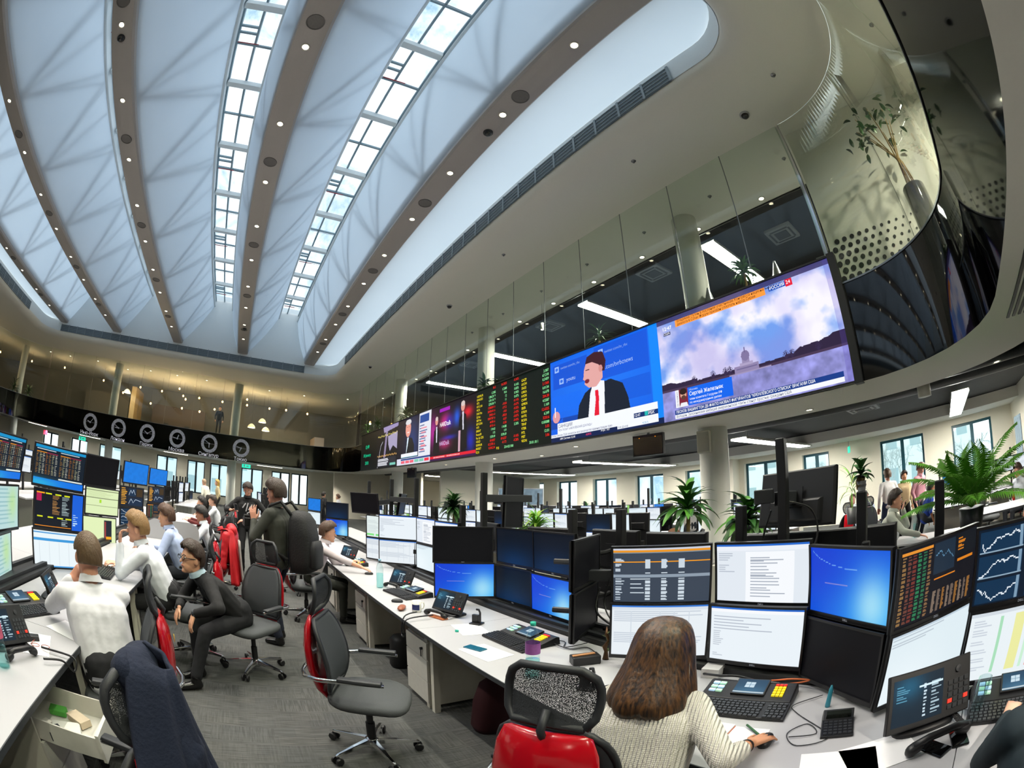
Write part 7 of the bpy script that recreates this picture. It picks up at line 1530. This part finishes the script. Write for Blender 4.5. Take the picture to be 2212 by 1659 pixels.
# slot diffusers in the near soffit, brush strip
for k in range(4):
    b = MB(); b.box(1.5+.0*k, 5.3, -1.2-.09*k, -1.155-.09*k, 2.988, 3.004); b.build('slot_diffuser', M_black, SOFFIT)
# ------------------------------------------------------------------ the far gallery with its lamps
M_shade = mat('metal_shade', 'c8beaa', .4, emit='ffdca0', estr=.5)
pend = thing('pendant_bulb', 'x', 'lamp'); b = MB(); b.ell((0, 0, 0), (.06, .06, .07), 12, 8); b.build('bulb', M_bulb, pend, smooth=True); b = MB(); b.lathe([(.02, .06), (.02, .13), (.005, .14)], 8); b.build('socket', M_bplast, pend); b = MB(); b.tube([(0, 0, .14), (0, 0, .9)], .005, 4); b.build('cord', M_bplast, pend)
BU = [(-15.08, 7.19), (-11.47, 6.9), (-10.56, 7.32), (-8.33, 6.9), (-6.55, 6.86), (-5.29, 7.26), (-4.97, 6.87), (-4.72, 6.63), (-3.75, 6.9), (-3.54, 5.94), (-4.87, 5.97), (-2.49, 6.28), (-.22, 7.23), (-.18, 6.89), (1.46, 6.93), (2.63, 6.9), (4.2, 6.89), (-7.4, 6.0), (-2.0, 6.9), (-9.6, 6.3)]
BU.sort()
for k, (x, z) in enumerate(BU):
    if k < 18: lab = '%s warm bare bulb from the left in the far upstairs lounge' % ORD[k]
    else: lab = ('second last', 'last')[k-18]+' warm bare bulb at the right of the far upstairs lounge'
    if k == 0: o = pend; o.location = (x, 31+.25*(k % 3), z); o['label'] = lab
    else: o = dup(pend, (x, 31+.25*(k % 3), z), 0, lab)
    o['group'] = 'warm bulbs of the upstairs lounge'
    if k % 3 == 0: lamp('POINT', (0, 0, -.12), 14, o, (1, .72, .42), .06)
for k, (x, y) in enumerate(((-16.06, 29.7), (-14.2, 29.8), (-11.66, 29.7), (-9.4, 30.6), (-7.35, 29.7), (-5.34, 29.7), (-3.18, 29.7), (-.9, 29.6), (1.24, 29.8), (3.66, 29.7), (6.5, 28.8))):
    o = dup(root, (x, y, 7.8), 0, '%s downlight from the left over the far upstairs lounge' % ORD[k], 'downlights of the far upstairs lounge'); lamp('SPOT', (0, 0, -.03), 45, o, (1, .92, .80), .08, R(150))
for k, (x, y) in enumerate(((-20.5, 24.5), (-20.8, 21.5), (-21, 18.5), (-22.5, 26.5), (-21.8, 16), (-20.5, 28.5), (-23.5, 23), (-18.5, 31))):
    o = dup(pend, (x, y, 6.7+.15*(k % 4)), 0, '%s warm bulb hanging in the left gallery corner' % ORD[k], 'warm bulbs of the left gallery corner')
    if k % 2 == 0: lamp('POINT', (0, 0, -.12), 14, o, (1, .75, .45), .06)
M_brown = mat('brown_partition', '4a3f38', .6); M_lounge = mat('lounge_grey', '7c7a76', .8)
for (x0, x1, y0, y1, z1, m, lab) in ((-14.2, -10.0, 34.5, 34.6, 6.6, M_lounge, 'tall dark glass wall left in the upstairs lounge'), (-9.2, -8.8, 32, 34.5, 7.0, mat('tan_wall', '9c8660', .7), 'tan wall end in the upstairs lounge'), (-7.8, -3.4, 34.2, 34.3, 6.4, M_brown, 'dark panel wall behind the bulbs'), (1.2, 4.9, 33.6, 33.7, 5.9, M_lounge, 'grey partition right in the upstairs lounge'), (4.9, 5.6, 31.5, 33.6, 5.4, mat('pink_partition', 'b8a498', .7), 'short beige partition by the corner')):
    small('partition', lab, 'partition', (0, 0, 0), 0, (lambda a: lambda b: b.box(*a))((x0, x1, y0, y1, 3.6, z1)), m)
t_ = thing('bar_counter', 'light bar counter with lit top in the upstairs lounge', 'counter', (-.2, 32.5, 3.6)); b = MB(); b.box(-1.0, 1.4, -.3, .3, 0, 1.05); b.build('body', M_metal, t_); b = MB(); b.box(-1.05, 1.45, -.36, .36, 1.05, 1.09); b.build('counter_top', M_desk, t_)
t_ = thing('lounge_table', 'long table with laptops in the upstairs lounge', 'table', (-5.2, 31.4, 3.6)); b = MB(); b.box(-1.4, 1.4, -.45, .45, 1.0, 1.04); b.build('table_top', M_lounge, t_)
for sx in (-1.25, 1.25): b = MB(); b.box(sx-.04, sx+.04, -.4, .4, 0, 1.0); b.build('leg', M_dplast, t_)
for k, x in enumerate((-6.0, -4.4)):
    t_ = thing('laptop', ('left', 'right')[k]+' laptop on the upstairs lounge table', 'laptop', (x, 31.3, 4.64)); b = MB(); b.box(-.18, .18, -.12, .12, 0, .015); b.build('base', M_dplast, t_); b = MB(); b.box(-.18, .18, .12, .13, .015, .25); b.build('lid', M_bplast, t_)
for k, (x, z) in enumerate(((1.05, 5.95), (.3, 5.5), (1.35, 5.4), (-9.5, 6.45))):
    t_ = thing('pendant_lamp', '%s dome pendant lamp in the upstairs lounge' % ORD[k], 'lamp', (x, 31.8, z), 0, 'dome lamps of the upstairs lounge'); b = MB(); b.lathe([(.28, 0), (.26, .10), (.16, .22), (.04, .28)], 20, None, False); b.build('shade', M_shade, t_, smooth=True); b = MB(); b.lathe([(.25, .01), (.001, .012)], 18, None, False); b.build('lens', M_spot, t_); b = MB(); b.tube([(0, 0, .28), (0, 0, 7.8-z)], .006, 4); b.build('cord', M_bplast, t_)
for k, (x, y) in enumerate(((-19.6, 25.5), (-20.2, 22.5), (-20.4, 19.5), (-18.4, 28.6), (-17.3, 29.3))): plant('%s leafy plant in the left gallery corner' % ORD[k], x, y, 3.6, 40, .7, .05, 1.1, ['1c3a1c', '2f5a22'], .6, (.2, .5), mat('grey_planter', '8a8c88', .6), 1.0, seed=40+k)
# bare trees and pale houses outside the windows
M_bark = mat('pale_bark', 'b4c0c0', .9)
def tree(x, y, lab, seed):
    r_ = np.random.default_rng(seed); b = MB()
    def br(p, d, L, r0, dep):
        q = p+d*L; m_ = (p+q)/2+Vector(r_.normal(0, .05*L, 3)); b.tube([p, m_, q], [r0, r0*.8, r0*.6], 5, False)
        if dep:
            for _ in range(3): br(q, (d+Vector(r_.normal(0, .45, 3))).normalized(), L*.68, r0*.58, dep-1)
    br(Vector((0, 0, -1.0)), Vector((0, 0, 1)), 1.5, .10, 5); o = tag(b.build('bare_tree', M_bark), lab, 'tree', 'bare trees outside the windows'); o.location = (x, y, 0)
for k, (x, y) in enumerate(((22, 2.6), (22, -1.6), (26, .6), (27, -4.5), (26, 7.5), (29, 4.0))): tree(x, y, '%s bare tree outside the right windows' % ORD[k], 50+k)
for k, (x, y, w_, h) in enumerate(((32, 14, 8, 7), (34, 2, 9, 6), (-3, 52, 14, 8), (-16, 55, 9, 9))):
    t_ = thing('building', ('pale low house outside the office windows', 'pale house behind the bare trees', 'pale block across the street behind the far windows', 'pale block farther left behind the far windows')[k], 'building', (x, y, -2)); b = MB(); b.box(-3, 3, -w_/2, w_/2, 0, h) if k < 2 else b.box(-w_/2, w_/2, -3, 3, 0, h); b.build('wall', mat('pale_house', 'e4eeee', .9), t_)
    for i in range(5):
        for j in range(2):
            b = MB(); q = -w_/2+w_*(i+.3)/5
            if k < 2: b.box(-3.03, -3, q, q+.8, 2.4+2.6*j, 3.8+2.6*j)
            else: b.box(q, q+1.1, -3.03, -3, 2.4+2.6*j, 3.8+2.6*j)
            b.build('window', mat('house_window', 'a8c0c4', .3), t_)
# ------------------------------------------------------------------ lettering as real meshes
bpy.context.view_layer.update()
dg = bpy.context.evaluated_depsgraph_get()
for o in [o for o in SC.objects if o.type == 'FONT']:
    me = bpy.data.meshes.new_from_object(o.evaluated_get(dg)); n_ = bpy.data.objects.new(o.name, me); COL.objects.link(n_); n_.parent = o.parent; n_.matrix_basis = o.matrix_basis.copy()
    nm = o.name; bpy.data.objects.remove(o); n_.name = nm
